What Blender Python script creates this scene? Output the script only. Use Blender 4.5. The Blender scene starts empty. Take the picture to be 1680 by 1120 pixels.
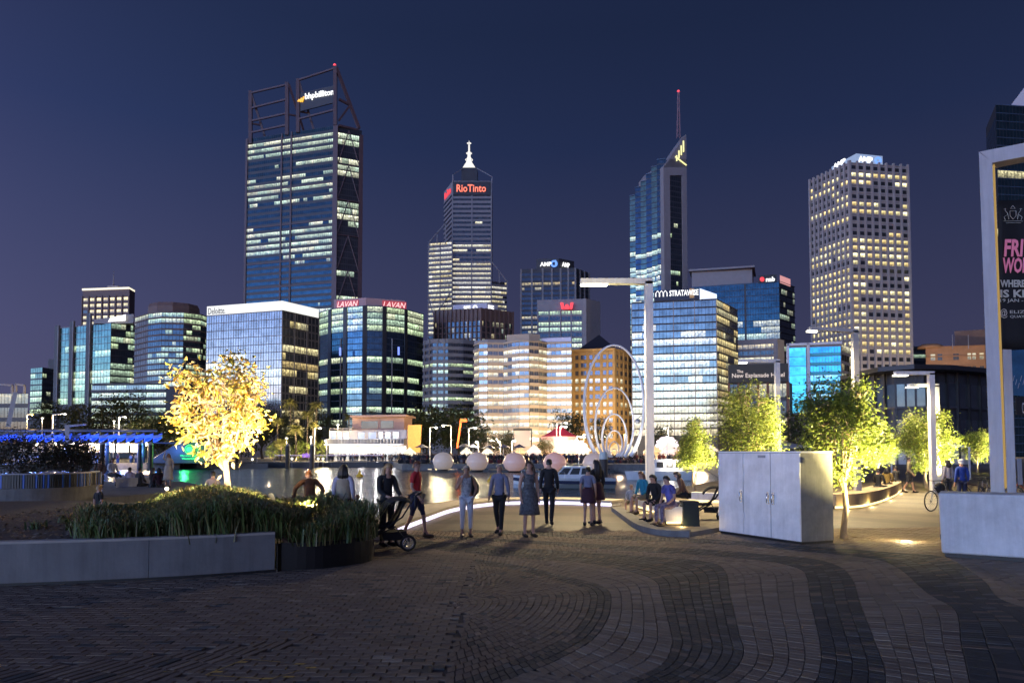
import bpy, bmesh, math, random
from mathutils import Vector, Matrix, Euler
R = random.Random(7)
SC = bpy.context.scene
COL = SC.collection
rad = math.radians

# ---------------------------------------------------------------- camera
F, CX, CY, PITCH, EYE = 1150.0, 840.0, 696.0, rad(2.3), 1.9
cam = bpy.data.cameras.new('camera'); camo = bpy.data.objects.new('camera', cam); COL.objects.link(camo)
cam.sensor_width = 36; cam.lens = F / 1680 * 36; cam.shift_y = (CY - 560) / 1680
cam.clip_start = .1; cam.clip_end = 9000
camo.location = (0, 0, EYE); camo.rotation_euler = (math.pi / 2 + PITCH, 0, 0)
SC.camera = camo

# ---------------------------------------------------------------- dusk sky
EXPO = 12.45
K = 1 / 2 ** EXPO                      # light given off per unit of picture brightness
world = bpy.data.worlds.new('World'); SC.world = world; world.use_nodes = True
nt = world.node_tree; bg = nt.nodes['Background']
sky = nt.nodes.new('ShaderNodeTexSky'); sky.sky_type = 'NISHITA'; sky.sun_disc = False
sky.sun_elevation = rad(-7.4); sky.sun_rotation = rad(-135); sky.ozone_density = 2.35
sky.air_density = 1.0; sky.dust_density = 1.0
tc = nt.nodes.new('ShaderNodeTexCoord'); sep = nt.nodes.new('ShaderNodeSeparateXYZ')
nt.links.new(tc.outputs['Generated'], sep.inputs[0])
ramp = nt.nodes.new('ShaderNodeValToRGB')          # town glow low over the horizon, the same all round
cr = ramp.color_ramp; cr.interpolation = 'EASE'
RK = 2 ** (8 - EXPO)
STOPS = ((0.0, (.00158, .00152, .00290)), (.16, (.00122, .00130, .00292)), (.28, (.00084, .00103, .00256)), (.40, (.00045, .00073, .00212)), (.52, (.00033, .00056, .00160)), (.8, (.00030, .00046, .0014)))
cr.interpolation = 'LINEAR'; cr.elements[0].position = 0; cr.elements[1].position = .8
for q, c in STOPS[1:-1]: cr.elements.new(q)
for e, (q, c) in zip(cr.elements, STOPS): e.color = tuple(v * RK for v in c) + (1,)
nt.links.new(sep.outputs[2], ramp.inputs[0])
# the clear dusk air is brighter towards the sunset side, evenly all the way round
dot = nt.nodes.new('ShaderNodeVectorMath'); dot.operation = 'DOT_PRODUCT'; dot.inputs[1].default_value = (math.sin(sky.sun_rotation), math.cos(sky.sun_rotation), 0)
nt.links.new(tc.outputs['Generated'], dot.inputs[0])
mr_ = nt.nodes.new('ShaderNodeMapRange'); mr_.inputs[1].default_value = -1; mr_.inputs[2].default_value = 1; mr_.inputs[3].default_value = 0; mr_.inputs[4].default_value = 1; nt.links.new(dot.outputs['Value'], mr_.inputs[0])
pw = nt.nodes.new('ShaderNodeMath'); pw.operation = 'POWER'; pw.inputs[1].default_value = 2.2; nt.links.new(mr_.outputs[0], pw.inputs[0])
ml = nt.nodes.new('ShaderNodeMath'); ml.operation = 'MULTIPLY_ADD'; ml.inputs[1].default_value = 4.2; ml.inputs[2].default_value = .88; nt.links.new(pw.outputs[0], ml.inputs[0])
rs = nt.nodes.new('ShaderNodeVectorMath'); rs.operation = 'SCALE'; nt.links.new(ramp.outputs[0], rs.inputs[0]); nt.links.new(ml.outputs[0], rs.inputs['Scale'])
add = nt.nodes.new('ShaderNodeMixRGB'); add.blend_type = 'ADD'; add.inputs[0].default_value = 1
nt.links.new(sky.outputs[0], add.inputs[1]); nt.links.new(rs.outputs[0], add.inputs[2])
nt.links.new(add.outputs[0], bg.inputs[0]); bg.inputs[1].default_value = .15

SC.render.engine = 'CYCLES'
SC.view_settings.view_transform = 'Standard'; SC.view_settings.look = 'None'
SC.view_settings.exposure = EXPO; SC.view_settings.gamma = 1; SC.view_settings.use_curve_mapping = False
cy = SC.cycles
cy.use_denoising = True; cy.max_bounces = 5; cy.diffuse_bounces = 2; cy.glossy_bounces = 3
cy.transmission_bounces = 3; cy.transparent_max_bounces = 6; cy.sample_clamp_indirect = 10 * K
cy.caustics_reflective = False; cy.caustics_refractive = False

# ---------------------------------------------------------------- from picture to place
def ray(px, py):
    a, b = (px - CX) / F, (CY - py) / F
    c, s = math.cos(PITCH), math.sin(PITCH)
    return Vector((a, c - b * s, s + b * c))
def U(px, py, D):
    d = ray(px, py); return Vector((0, 0, EYE)) + d * (D / d.y)
def G(px, py, z=0.0):
    d = ray(px, py); return Vector((0, 0, EYE)) + d * ((z - EYE) / d.z)
def XY(px, py, D):
    v = U(px, py, D); return Vector((v.x, v.y))
def ZZ(py, D): return U(CX, py, D).z
def PIX(v):
    d = Vector(v) - Vector((0, 0, EYE)); c, s = math.cos(PITCH), math.sin(PITCH)
    f = d.y * c + d.z * s; u = -d.y * s + d.z * c
    return CX + F * d.x / f, CY - F * u / f

# ---------------------------------------------------------------- materials
def sock(n, k, v):
    if k in n.inputs: n.inputs[k].default_value = v
def mat(name, col, rough=.6, metal=0, var=.12, scale=3.0, bump=0.0, bscale=None, emit=None, es=1.0, sub=None, spec=None, streak=0):
    m = bpy.data.materials.new(name); m.use_nodes = True; t = m.node_tree; p = t.nodes['Principled BSDF']
    c = tuple(col) + (1,)
    sock(p, 'Base Color', c); sock(p, 'Roughness', rough); sock(p, 'Metallic', metal)
    if spec is not None: sock(p, 'Specular IOR Level', spec)
    if var or bump:
        co = t.nodes.new('ShaderNodeTexCoord'); nz = t.nodes.new('ShaderNodeTexNoise')
        nz.inputs['Scale'].default_value = scale; nz.inputs['Detail'].default_value = 6; nz.inputs['Roughness'].default_value = .65
        t.links.new(co.outputs['Object'], nz.inputs['Vector'])
        if var:
            mr = t.nodes.new('ShaderNodeMapRange'); mr.inputs[1].default_value = .25; mr.inputs[2].default_value = .75
            mr.inputs[3].default_value = 1 - var; mr.inputs[4].default_value = 1 + var
            t.links.new(nz.outputs[0], mr.inputs[0])
            mx = t.nodes.new('ShaderNodeMixRGB'); mx.blend_type = 'MULTIPLY'; mx.inputs[0].default_value = 1
            mx.inputs[1].default_value = c; t.links.new(mr.outputs[0], mx.inputs[2]); t.links.new(mx.outputs[0], p.inputs['Base Color'])
        if bump:
            n2 = nz
            if bscale:
                n2 = t.nodes.new('ShaderNodeTexNoise'); n2.inputs['Scale'].default_value = bscale; n2.inputs['Detail'].default_value = 4
                t.links.new(co.outputs['Object'], n2.inputs['Vector'])
            b = t.nodes.new('ShaderNodeBump'); b.inputs['Strength'].default_value = bump; b.inputs['Distance'].default_value = .02
            t.links.new(n2.outputs[0], b.inputs['Height']); t.links.new(b.outputs[0], p.inputs['Normal'])
    if streak:                         # run-off stains and scuffs
        mp = t.nodes.new('ShaderNodeMapping'); mp.inputs['Scale'].default_value = (5, 5, .55); t.links.new(co.outputs['Object'], mp.inputs[0])
        n3 = t.nodes.new('ShaderNodeTexNoise'); n3.inputs['Scale'].default_value = 1.3; n3.inputs['Detail'].default_value = 8; n3.inputs['Roughness'].default_value = .7; t.links.new(mp.outputs[0], n3.inputs['Vector'])
        m3 = t.nodes.new('ShaderNodeMapRange'); m3.inputs[1].default_value = .42; m3.inputs[2].default_value = .68; m3.inputs[3].default_value = 1.06; m3.inputs[4].default_value = 1 - streak; t.links.new(n3.outputs[0], m3.inputs[0])
        x3 = t.nodes.new('ShaderNodeMixRGB'); x3.blend_type = 'MULTIPLY'; x3.inputs[0].default_value = 1; t.links.new(mx.outputs[0], x3.inputs[1]); t.links.new(m3.outputs[0], x3.inputs[2]); t.links.new(x3.outputs[0], p.inputs['Base Color'])
    if emit:
        sock(p, 'Emission Color', tuple(emit) + (1,)); sock(p, 'Emission Strength', es * K)
    return m
def lamp_mat(name, col, es, sample=False, base=(.1, .1, .1)):
    m = mat(name, base, .5, var=0, emit=col, es=es)
    m.cycles.emission_sampling = 'AUTO' if sample else 'NONE'
    return m
def glass(name, tint, metal=.75, rough=.12, gain=1.0, bump=.0):
    """window glass: mirrors the dusk sky; where the room behind is lit (mesh colour 'lit') it gives off that room's light"""
    m = bpy.data.materials.new(name); m.use_nodes = True; t = m.node_tree; p = t.nodes['Principled BSDF']
    L = t.links.new
    sock(p, 'Roughness', rough); sock(p, 'Metallic', metal)
    co = t.nodes.new('ShaderNodeTexCoord'); nz = t.nodes.new('ShaderNodeTexNoise')
    nz.inputs['Scale'].default_value = .35; nz.inputs['Detail'].default_value = 5
    L(co.outputs['Object'], nz.inputs['Vector'])
    mr = t.nodes.new('ShaderNodeMapRange'); mr.inputs[1].default_value = .3; mr.inputs[2].default_value = .7; mr.inputs[3].default_value = .65; mr.inputs[4].default_value = 1.3
    L(nz.outputs[0], mr.inputs[0])
    mx = t.nodes.new('ShaderNodeMixRGB'); mx.blend_type = 'MULTIPLY'; mx.inputs[0].default_value = 1; mx.inputs[1].default_value = tuple(tint) + (1,)
    L(mr.outputs[0], mx.inputs[2]); L(mx.outputs[0], p.inputs['Base Color'])
    at = t.nodes.new('ShaderNodeAttribute'); at.attribute_name = 'lit'
    uv = t.nodes.new('ShaderNodeUVMap'); uv.uv_map = 'UVMap'; sp = t.nodes.new('ShaderNodeSeparateXYZ'); L(uv.outputs[0], sp.inputs[0])
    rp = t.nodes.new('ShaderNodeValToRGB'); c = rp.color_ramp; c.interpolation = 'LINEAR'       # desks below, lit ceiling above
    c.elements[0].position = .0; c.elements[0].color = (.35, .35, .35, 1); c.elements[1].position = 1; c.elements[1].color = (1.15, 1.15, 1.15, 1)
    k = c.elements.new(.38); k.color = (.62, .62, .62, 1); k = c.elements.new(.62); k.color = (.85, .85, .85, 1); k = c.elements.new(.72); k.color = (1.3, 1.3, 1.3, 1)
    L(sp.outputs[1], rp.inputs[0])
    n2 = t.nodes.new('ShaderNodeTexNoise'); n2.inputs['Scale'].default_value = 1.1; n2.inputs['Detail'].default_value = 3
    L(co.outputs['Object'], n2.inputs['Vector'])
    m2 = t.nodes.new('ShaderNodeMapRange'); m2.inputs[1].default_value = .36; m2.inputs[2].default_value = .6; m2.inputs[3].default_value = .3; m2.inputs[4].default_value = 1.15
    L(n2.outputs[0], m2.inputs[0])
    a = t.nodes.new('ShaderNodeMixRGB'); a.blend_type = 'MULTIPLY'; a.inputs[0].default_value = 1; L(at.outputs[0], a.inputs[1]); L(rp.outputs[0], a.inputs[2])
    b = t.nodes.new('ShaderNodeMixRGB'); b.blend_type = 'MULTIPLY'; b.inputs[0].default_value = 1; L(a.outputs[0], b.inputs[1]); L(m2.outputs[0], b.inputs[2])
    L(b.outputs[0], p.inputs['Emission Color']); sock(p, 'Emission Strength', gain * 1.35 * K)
    if bump:
        bp = t.nodes.new('ShaderNodeBump'); bp.inputs['Strength'].default_value = bump; bp.inputs['Distance'].default_value = .3
        L(nz.outputs[0], bp.inputs['Height']); L(bp.outputs[0], p.inputs['Normal'])
    m.cycles.emission_sampling = 'NONE'
    return m

# ---------------------------------------------------------------- mesh building
def V3(p, z=None): return Vector((p[0], p[1], p[2] if z is None else z))
class MB:
    def __init__(s): s.v = []; s.f = []; s.mi = []; s.uv = []; s.lit = []; s.m = 0; s.smooth = []
    def face(s, pts, lit=None, uv=None, sm=False):
        i = len(s.v); s.v += [tuple(p) for p in pts]; s.f.append(tuple(range(i, i + len(pts)))); s._a(lit, uv, sm, len(pts)); return s
    def _a(s, lit, uv, sm, n):
        s.mi.append(s.m); s.lit.append(lit); s.smooth.append(sm)
        s.uv.append(uv or (((0, 0), (1, 0), (1, 1), (0, 1)) if n == 4 else ((0, 0),) * n))
    def mesh(s, verts, faces, sm=False):
        i = len(s.v); s.v += [tuple(p) for p in verts]
        for f in faces: s.f.append(tuple(i + k for k in f)); s._a(None, None, sm, len(f))
        return s
    def hexa(s, b, t):
        """box from four bottom and four top corners"""
        s.mesh(list(b) + list(t), [(3, 2, 1, 0), (4, 5, 6, 7), (0, 1, 5, 4), (1, 2, 6, 5), (2, 3, 7, 6), (3, 0, 4, 7)]); return s
    def box(s, c, d, rz=0):
        c = Vector(c); hx, hy, hz = d[0] / 2, d[1] / 2, d[2] / 2; m = Matrix.Rotation(rz, 3, 'Z')
        q = [c + m @ Vector((x, y, z)) for z in (-hz, hz) for x, y in ((-hx, -hy), (hx, -hy), (hx, hy), (-hx, hy))]
        return s.hexa(q[:4], q[4:])
    def prism(s, poly, z0, z1, cap=True):
        n = len(poly); b = [V3(p, z0) for p in poly]; t = [V3(p, z1) for p in poly]
        fs = [(i, (i + 1) % n, n + (i + 1) % n, n + i) for i in range(n)]
        if cap: fs += [tuple(range(n - 1, -1, -1)), tuple(range(n, 2 * n))]
        return s.mesh(b + t, fs)
    def beam(s, a, b, w, h=None, up=(0, 0, 1)):
        a, b = Vector(a), Vector(b); h = h or w; d = (b - a).normalized(); up = Vector(up)
        if abs(d.dot(up)) > .95: up = Vector((0, 1, 0))
        x = d.cross(up).normalized() * (w / 2); y = x.cross(d).normalized() * (h / 2)
        q = lambda o: [o - x - y, o + x - y, o + x + y, o - x + y]
        return s.hexa(q(a), q(b))
    def tube(s, pts, rs, n=8, sm=True, close=True):
        pts = [Vector(p) for p in pts]
        if not isinstance(rs, (list, tuple)): rs = [rs] * len(pts)
        vs = []; fs = []; prev = None
        for i, p in enumerate(pts):
            d = (pts[min(i + 1, len(pts) - 1)] - pts[max(i - 1, 0)]).normalized()
            if prev is None:
                ref = Vector((0, 0, 1)) if abs(d.z) < .9 else Vector((1, 0, 0)); x = d.cross(ref).normalized()
            else: x = (prev - d * prev.dot(d)).normalized()
            prev = x; y = d.cross(x)
            for k in range(n):
                a = 2 * math.pi * k / n; vs.append(p + (x * math.cos(a) + y * math.sin(a)) * rs[i])
        for i in range(len(pts) - 1):
            for k in range(n): fs.append((i * n + k, i * n + (k + 1) % n, (i + 1) * n + (k + 1) % n, (i + 1) * n + k))
        s.mesh(vs, fs, sm)
        if close: s.mesh(vs[:n], [tuple(range(n - 1, -1, -1))]); s.mesh(vs[-n:], [tuple(range(n))])
        return s
    def ring(s, c, ax, R0, r, n=20, k=6):
        """torus round axis ax"""
        ax = Vector(ax).normalized(); ref = Vector((0, 0, 1)) if abs(ax.z) < .9 else Vector((1, 0, 0)); x = ax.cross(ref).normalized(); y = ax.cross(x); vs = []; fs = []
        for i in range(n):
            a = 2 * math.pi * i / n; o = x * math.cos(a) + y * math.sin(a)
            for j in range(k):
                b = 2 * math.pi * j / k; vs.append(Vector(c) + o * (R0 + r * math.cos(b)) + ax * r * math.sin(b))
        for i in range(n):
            for j in range(k): fs.append((i * k + j, ((i + 1) % n) * k + j, ((i + 1) % n) * k + (j + 1) % k, i * k + (j + 1) % k))
        return s.mesh(vs, fs, True)
    def lathe(s, c, prof, n=16, sx=1, sy=1, sm=True, wob=None):
        c = Vector(c); vs = []; fs = []
        for r, z in prof:
            for k in range(n):
                a = 2 * math.pi * k / n; q = r * (1 + (wob(a, z) if wob else 0)); vs.append(c + Vector((q * math.cos(a) * sx, q * math.sin(a) * sy, z)))
        for i in range(len(prof) - 1):
            for k in range(n): fs.append((i * n + k, i * n + (k + 1) % n, (i + 1) * n + (k + 1) % n, (i + 1) * n + k))
        fs += [tuple(range(n - 1, -1, -1)), tuple(range((len(prof) - 1) * n, len(prof) * n))]
        return s.mesh(vs, fs, sm)
    def ball(s, c, r, n=12, sx=1, sy=1, sz=1):
        return s.lathe(c, [(max(.001, r * math.sin(math.pi * i / (n // 2 + 1))), -r * sz * math.cos(math.pi * i / (n // 2 + 1))) for i in range(0, n // 2 + 2)], n, sx, sy)
    def build(s, name, mats, parent=None, kind=None, label=None, cat=None, group=None, xf=None):
        me = bpy.data.meshes.new(name)
        o0 = base_of(parent) if parent else Vector((0, 0, 0))
        if xf is not None: vs = [xf @ Vector(v) for v in s.v]
        else: vs = [Vector(v) - o0 for v in s.v]
        me.from_pydata(vs, [], s.f)
        if not isinstance(mats, (list, tuple)): mats = [mats]
        for m in mats: me.materials.append(m)
        if len(mats) > 1: me.polygons.foreach_set('material_index', s.mi)
        me.polygons.foreach_set('use_smooth', s.smooth)
        if any(l is not None for l in s.lit):
            ul = me.uv_layers.new(name='UVMap'); ca = me.color_attributes.new('lit', 'FLOAT_COLOR', 'CORNER')
            fu = []; fc = []
            for f, u, l in zip(s.f, s.uv, s.lit):
                for q in u: fu += q
                l = l or (0, 0, 0)
                fc += [l[0], l[1], l[2], 1] * len(f)
            ul.data.foreach_set('uv', fu); ca.data.foreach_set('color', fc)
        me.update()
        o = bpy.data.objects.new(name, me); COL.objects.link(o)
        if parent: o.parent = parent
        tag(o, label, cat, group, kind)
        return o
def base_of(o):
    v = Vector((0, 0, 0))
    while o: v += o.location; o = o.parent
    return v
def tag(o, label=None, cat=None, group=None, kind=None):
    if label: o['label'] = label
    if cat: o['category'] = cat
    if group: o['group'] = group
    if kind: o['kind'] = kind
    return o
def thing(name, label, cat, loc=(0, 0, 0), group=None, rz=0):
    o = bpy.data.objects.new(name, None); COL.objects.link(o); o.location = loc; o.rotation_euler = (0, 0, rz); o.empty_display_size = .2
    return tag(o, label, cat, group)
def bk(p, k):
    'a point k metres further from the quay along the line of sight, so side walls stay hidden'
    return p * (1 + k / p.length)
def kids(o): return [c for c in o.children]
def copy_tree(o, parent=None):
    c = o.copy(); COL.objects.link(c)
    if parent: c.parent = parent
    for k in kids(o): copy_tree(k, c)
    return c
TMP = bpy.data.scenes.new('scratch')
def evaluated(ob):
    if ob.type == 'FONT': return bpy.data.meshes.new_from_object(ob)
    TMP.collection.objects.link(ob)
    with bpy.context.temp_override(scene=TMP, view_layer=TMP.view_layers[0]):
        dg = bpy.context.evaluated_depsgraph_get(); dg.update()
        me = bpy.data.meshes.new_from_object(ob.evaluated_get(dg), depsgraph=dg)
    TMP.collection.objects.unlink(ob)
    return me
def lettering(txt, pos, u, width, height, m, parent, depth=.05, name='lettering', shear=0, bold=0, up=(0, 0, 1)):
    """flat raised letters: lower left corner at pos, running along u"""
    cu = bpy.data.curves.new('t', 'FONT'); cu.body = txt; cu.size = 1; cu.extrude = .02; cu.shear = shear; cu.offset = bold; cu.resolution_u = 2
    ob = bpy.data.objects.new('t', cu); me = evaluated(ob); bpy.data.objects.remove(ob)
    xs = [v.co.x for v in me.vertices]; ys = [v.co.y for v in me.vertices]
    x0, x1, y0, y1 = min(xs), max(xs), min(ys), max(ys)
    u = Vector((u[0], u[1], 0)).normalized(); w = Vector(up); n = u.cross(w); pos = Vector(pos) - base_of(parent)
    for v in me.vertices:
        c = v.co.copy(); v.co = pos + u * ((c.x - x0) / (x1 - x0) * width) + w * ((c.y - y0) / (y1 - y0) * height) + n * (c.z / .02 * depth * .5 + depth * .5)
    me.materials.clear(); me.materials.append(m)
    o = bpy.data.objects.new(name, me); COL.objects.link(o); o.parent = parent
    return o
def point(name, loc, power, col, r=.1, parent=None):
    l = bpy.data.lights.new(name, 'POINT'); l.energy = power * K; l.color = col; l.shadow_soft_size = r
    o = bpy.data.objects.new(name, l); COL.objects.link(o); o.location = Vector(loc) - (base_of(parent) if parent else Vector()); o.parent = parent; return o
def spot(name, loc, to, power, col, angle=90, r=.1, parent=None, blend=.5):
    l = bpy.data.lights.new(name, 'SPOT'); l.energy = power * K; l.color = col; l.shadow_soft_size = r; l.spot_size = rad(angle); l.spot_blend = blend
    o = bpy.data.objects.new(name, l); COL.objects.link(o); o.location = Vector(loc) - (base_of(parent) if parent else Vector()); o.parent = parent
    o.rotation_euler = (Vector(to) - Vector(loc)).to_track_quat('-Z', 'Y').to_euler(); return o
# ================================================================ SETTING: ground, water, pavement
M = {}
M['concrete'] = mat('pale_concrete', (.55, .54, .54), .75, streak=.13, var=.24, scale=1.6, bump=.25, bscale=14)
M['concrete_dark'] = mat('weathered_concrete', (.17, .165, .16), .8, streak=.2, var=.3, scale=2.2, bump=.3, bscale=10)
M['planter'] = mat('planter_concrete', (.15, .146, .146), .7, streak=.2, var=.24, scale=1.2, bump=.2, bscale=18)
M['paver_light'] = mat('tan_paver', (.215, .152, .10), .85, var=.28, scale=.9, bump=.3, bscale=45)
M['paver_dark'] = mat('charcoal_paver', (.052, .045, .038), .8, var=.28, scale=1.1, bump=.3, bscale=45)
M['paver_brown'] = mat('brown_paver', (.15, .102, .07), .8, var=.3, scale=.8, bump=.3, bscale=45)
M['joint'] = mat('joint_sand', (.085, .066, .05), .95, var=.3, scale=6)
M['far_ground'] = mat('promenade_paving', (.13, .115, .10), .7, var=.3, scale=.25, bump=.1)
M['black_metal'] = mat('black_metal', (.012, .012, .013), .45, var=.2)
M['dark_steel'] = mat('dark_steel', (.03, .03, .034), .4, metal=.4, var=.2)
M['white_metal'] = mat('white_paint', (.60, .59, .60), .45, streak=.14, var=.08, scale=2)
M['grey_metal'] = mat('grey_paint', (.30, .30, .32), .45, var=.1)
M['timber'] = mat('grey_timber', (.22, .17, .12), .7, var=.3, scale=5)
WARM = (1, .78, .42); COOL = (.86, .93, 1); SODIUM = (1, .62, .22)

# ---- shoreline of the inlet (pixel, depth) -> plan
near_edge = [G(-420, 800), G(-100, 806), G(120, 809), G(310, 812), G(345, 833), G(500, 862), G(640, 872), G(700, 851), G(745, 837), G(800, 829), G(850, 826), G(930, 826), G(1000, 829),
             G(1045, 815), G(1110, 800), G(1165, 790), G(1215, 781)]
far_edge = [XY(1180, 742, 86), XY(1160, 742, 122), XY(900, 742, 122), XY(660, 742, 124), XY(645, 742, 150), XY(300, 742, 156), XY(295, 742, 132), XY(-250, 742, 132), XY(-420, 742, 90)]
shore = [Vector((p[0], p[1])) for p in near_edge] + [Vector(p) for p in far_edge]
WZ = -1.15
def poly_with_hole(outer, holes, z, name, m, kind='structure'):
    bm = bmesh.new(); es = []
    for loop in [outer] + holes:
        vs = [bm.verts.new((p[0], p[1], z)) for p in loop]
        es += [bm.edges.new((vs[i], vs[(i + 1) % len(vs)])) for i in range(len(vs))]
    bmesh.ops.triangle_fill(bm, edges=es, use_beauty=True)
    for f in bm.faces:
        f.normal_update()
        if f.normal.z < 0: f.normal_flip()
    me = bpy.data.meshes.new(name); bm.to_mesh(me); bm.free(); me.materials.append(m)
    o = bpy.data.objects.new(name, me); COL.objects.link(o); o['kind'] = kind; return o
# pavement material for everything past the modelled pavers: courses of long setts with pale and dark stripes
def paving_mat():
    m = bpy.data.materials.new('plaza_paving'); m.use_nodes = True; t = m.node_tree; p = t.nodes['Principled BSDF']; L = t.links.new
    co = t.nodes.new('ShaderNodeTexCoord'); br = t.nodes.new('ShaderNodeTexBrick')
    L(co.outputs['Object'], br.inputs['Vector'])
    br.inputs['Color1'].default_value = (.115, .084, .057, 1); br.inputs['Color2'].default_value = (.080, .058, .041, 1); br.inputs['Mortar'].default_value = (.05, .042, .036, 1)
    br.inputs['Scale'].default_value = 1; br.inputs['Brick Width'].default_value = .24; br.inputs['Row Height'].default_value = .11; br.inputs['Mortar Size'].default_value = .006
    wv = t.nodes.new('ShaderNodeTexWave'); wv.wave_type = 'RINGS'; wv.rings_direction = 'Z'; wv.inputs['Scale'].default_value = .115; wv.inputs['Distortion'].default_value = 0
    mp = t.nodes.new('ShaderNodeMapping'); mp.inputs['Location'].default_value = (1.5, -8.5, 0); L(co.outputs['Object'], mp.inputs[0]); L(mp.outputs[0], wv.inputs[0])
    st = t.nodes.new('ShaderNodeMapRange'); st.inputs[1].default_value = .3; st.inputs[2].default_value = .34; st.inputs[3].default_value = .62; st.inputs[4].default_value = 1.05; L(wv.outputs[1], st.inputs[0])
    mx = t.nodes.new('ShaderNodeMixRGB'); mx.blend_type = 'MULTIPLY'; mx.inputs[0].default_value = 1; L(br.outputs[0], mx.inputs[1]); L(st.outputs[0], mx.inputs[2])
    L(mx.outputs[0], p.inputs['Base Color']); sock(p, 'Roughness', .6)
    b = t.nodes.new('ShaderNodeBump'); b.inputs['Strength'].default_value = .4; b.inputs['Distance'].default_value = .01; b.invert = True; L(br.outputs[1], b.inputs['Height']); L(b.outputs[0], p.inputs['Normal'])
    return m
M['paving'] = paving_mat()
big = [(-2500, -60), (2500, -60), (2500, 6000), (-2500, 6000)]
poly_with_hole(big, [shore], -.03, 'ground', M['far_ground'])
# near plaza sheet, from the edge of the modelled setts to the quay
plaza_poly = [(-16, -8), (-16, 15.6), (-11.5, 15.9), (-9, 16.2), (-6.2, 16.4)] + [Vector((p[0], p[1])) for p in near_edge[6:]] + [(26, 62), (40, 82), (60, 82), (60, -8)]
joint = poly_with_hole(plaza_poly, [], -.018, 'plaza_base', M['joint'])
Y0 = 17.2
far_poly = [(-16, Y0), (-16, 15.6), (-11.5, 15.9), (-9, 16.2), (-6.2, 16.4)] + [Vector((p[0], p[1])) for p in near_edge[6:]] + [(26, 62), (40, 82), (60, 82), (60, Y0)]
poly_with_hole(far_poly, [], -.004, 'plaza', M['paving'])
# water: long soft reflections on small wind ripples
def water_mat():
    m = bpy.data.materials.new('harbour_water'); m.use_nodes = True; t = m.node_tree; p = t.nodes['Principled BSDF']; L = t.links.new
    sock(p, 'Base Color', (.022, .034, .032, 1)); sock(p, 'Roughness', .15); sock(p, 'IOR', 1.33); sock(p, 'Specular IOR Level', .8)
    co = t.nodes.new('ShaderNodeTexCoord'); prev = None
    for sx, sy, sc, dist, st in ((.05, .2, 1.0, 1.0, .7), (.30, .95, .55, .45, .75), (.6, 1.5, 2.2, .10, .8)):            # slow swell, then wind ripples
        mp = t.nodes.new('ShaderNodeMapping'); mp.inputs['Scale'].default_value = (sx, sy, 1); L(co.outputs['Object'], mp.inputs[0])
        n = t.nodes.new('ShaderNodeTexNoise'); n.inputs['Scale'].default_value = sc; n.inputs['Detail'].default_value = 5; n.inputs['Roughness'].default_value = .6; L(mp.outputs[0], n.inputs[0])
        b = t.nodes.new('ShaderNodeBump'); b.inputs['Strength'].default_value = st; b.inputs['Distance'].default_value = dist; L(n.outputs[0], b.inputs['Height'])
        if prev: L(prev.outputs[0], b.inputs['Normal'])
        prev = b
    L(prev.outputs[0], p.inputs['Normal'])
    return m
M['water'] = water_mat()
w = MB(); x0, x1, y0, y1 = -75, 45, 14, 160
w.face([(x0, y0, WZ), (x1, y0, WZ), (x1, y1, WZ), (x0, y1, WZ)]); w.build('water', M['water'], kind='structure')
# quay walls round the basin
q = MB(); n = len(shore)
for i in range(n):
    a, b = shore[i], shore[(i + 1) % n]; q.face([V3(b, -2.4), V3(a, -2.4), V3(a, -.031), V3(b, -.031)])
q.build('quay_wall', M['concrete_dark'], kind='structure')
b = MB(); b.face([(x0, y0, -2.4), (x1, y0, -2.4), (x1, y1, -2.4), (x0, y1, -2.4)]); b.build('seabed', M['joint'], kind='structure')

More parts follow.
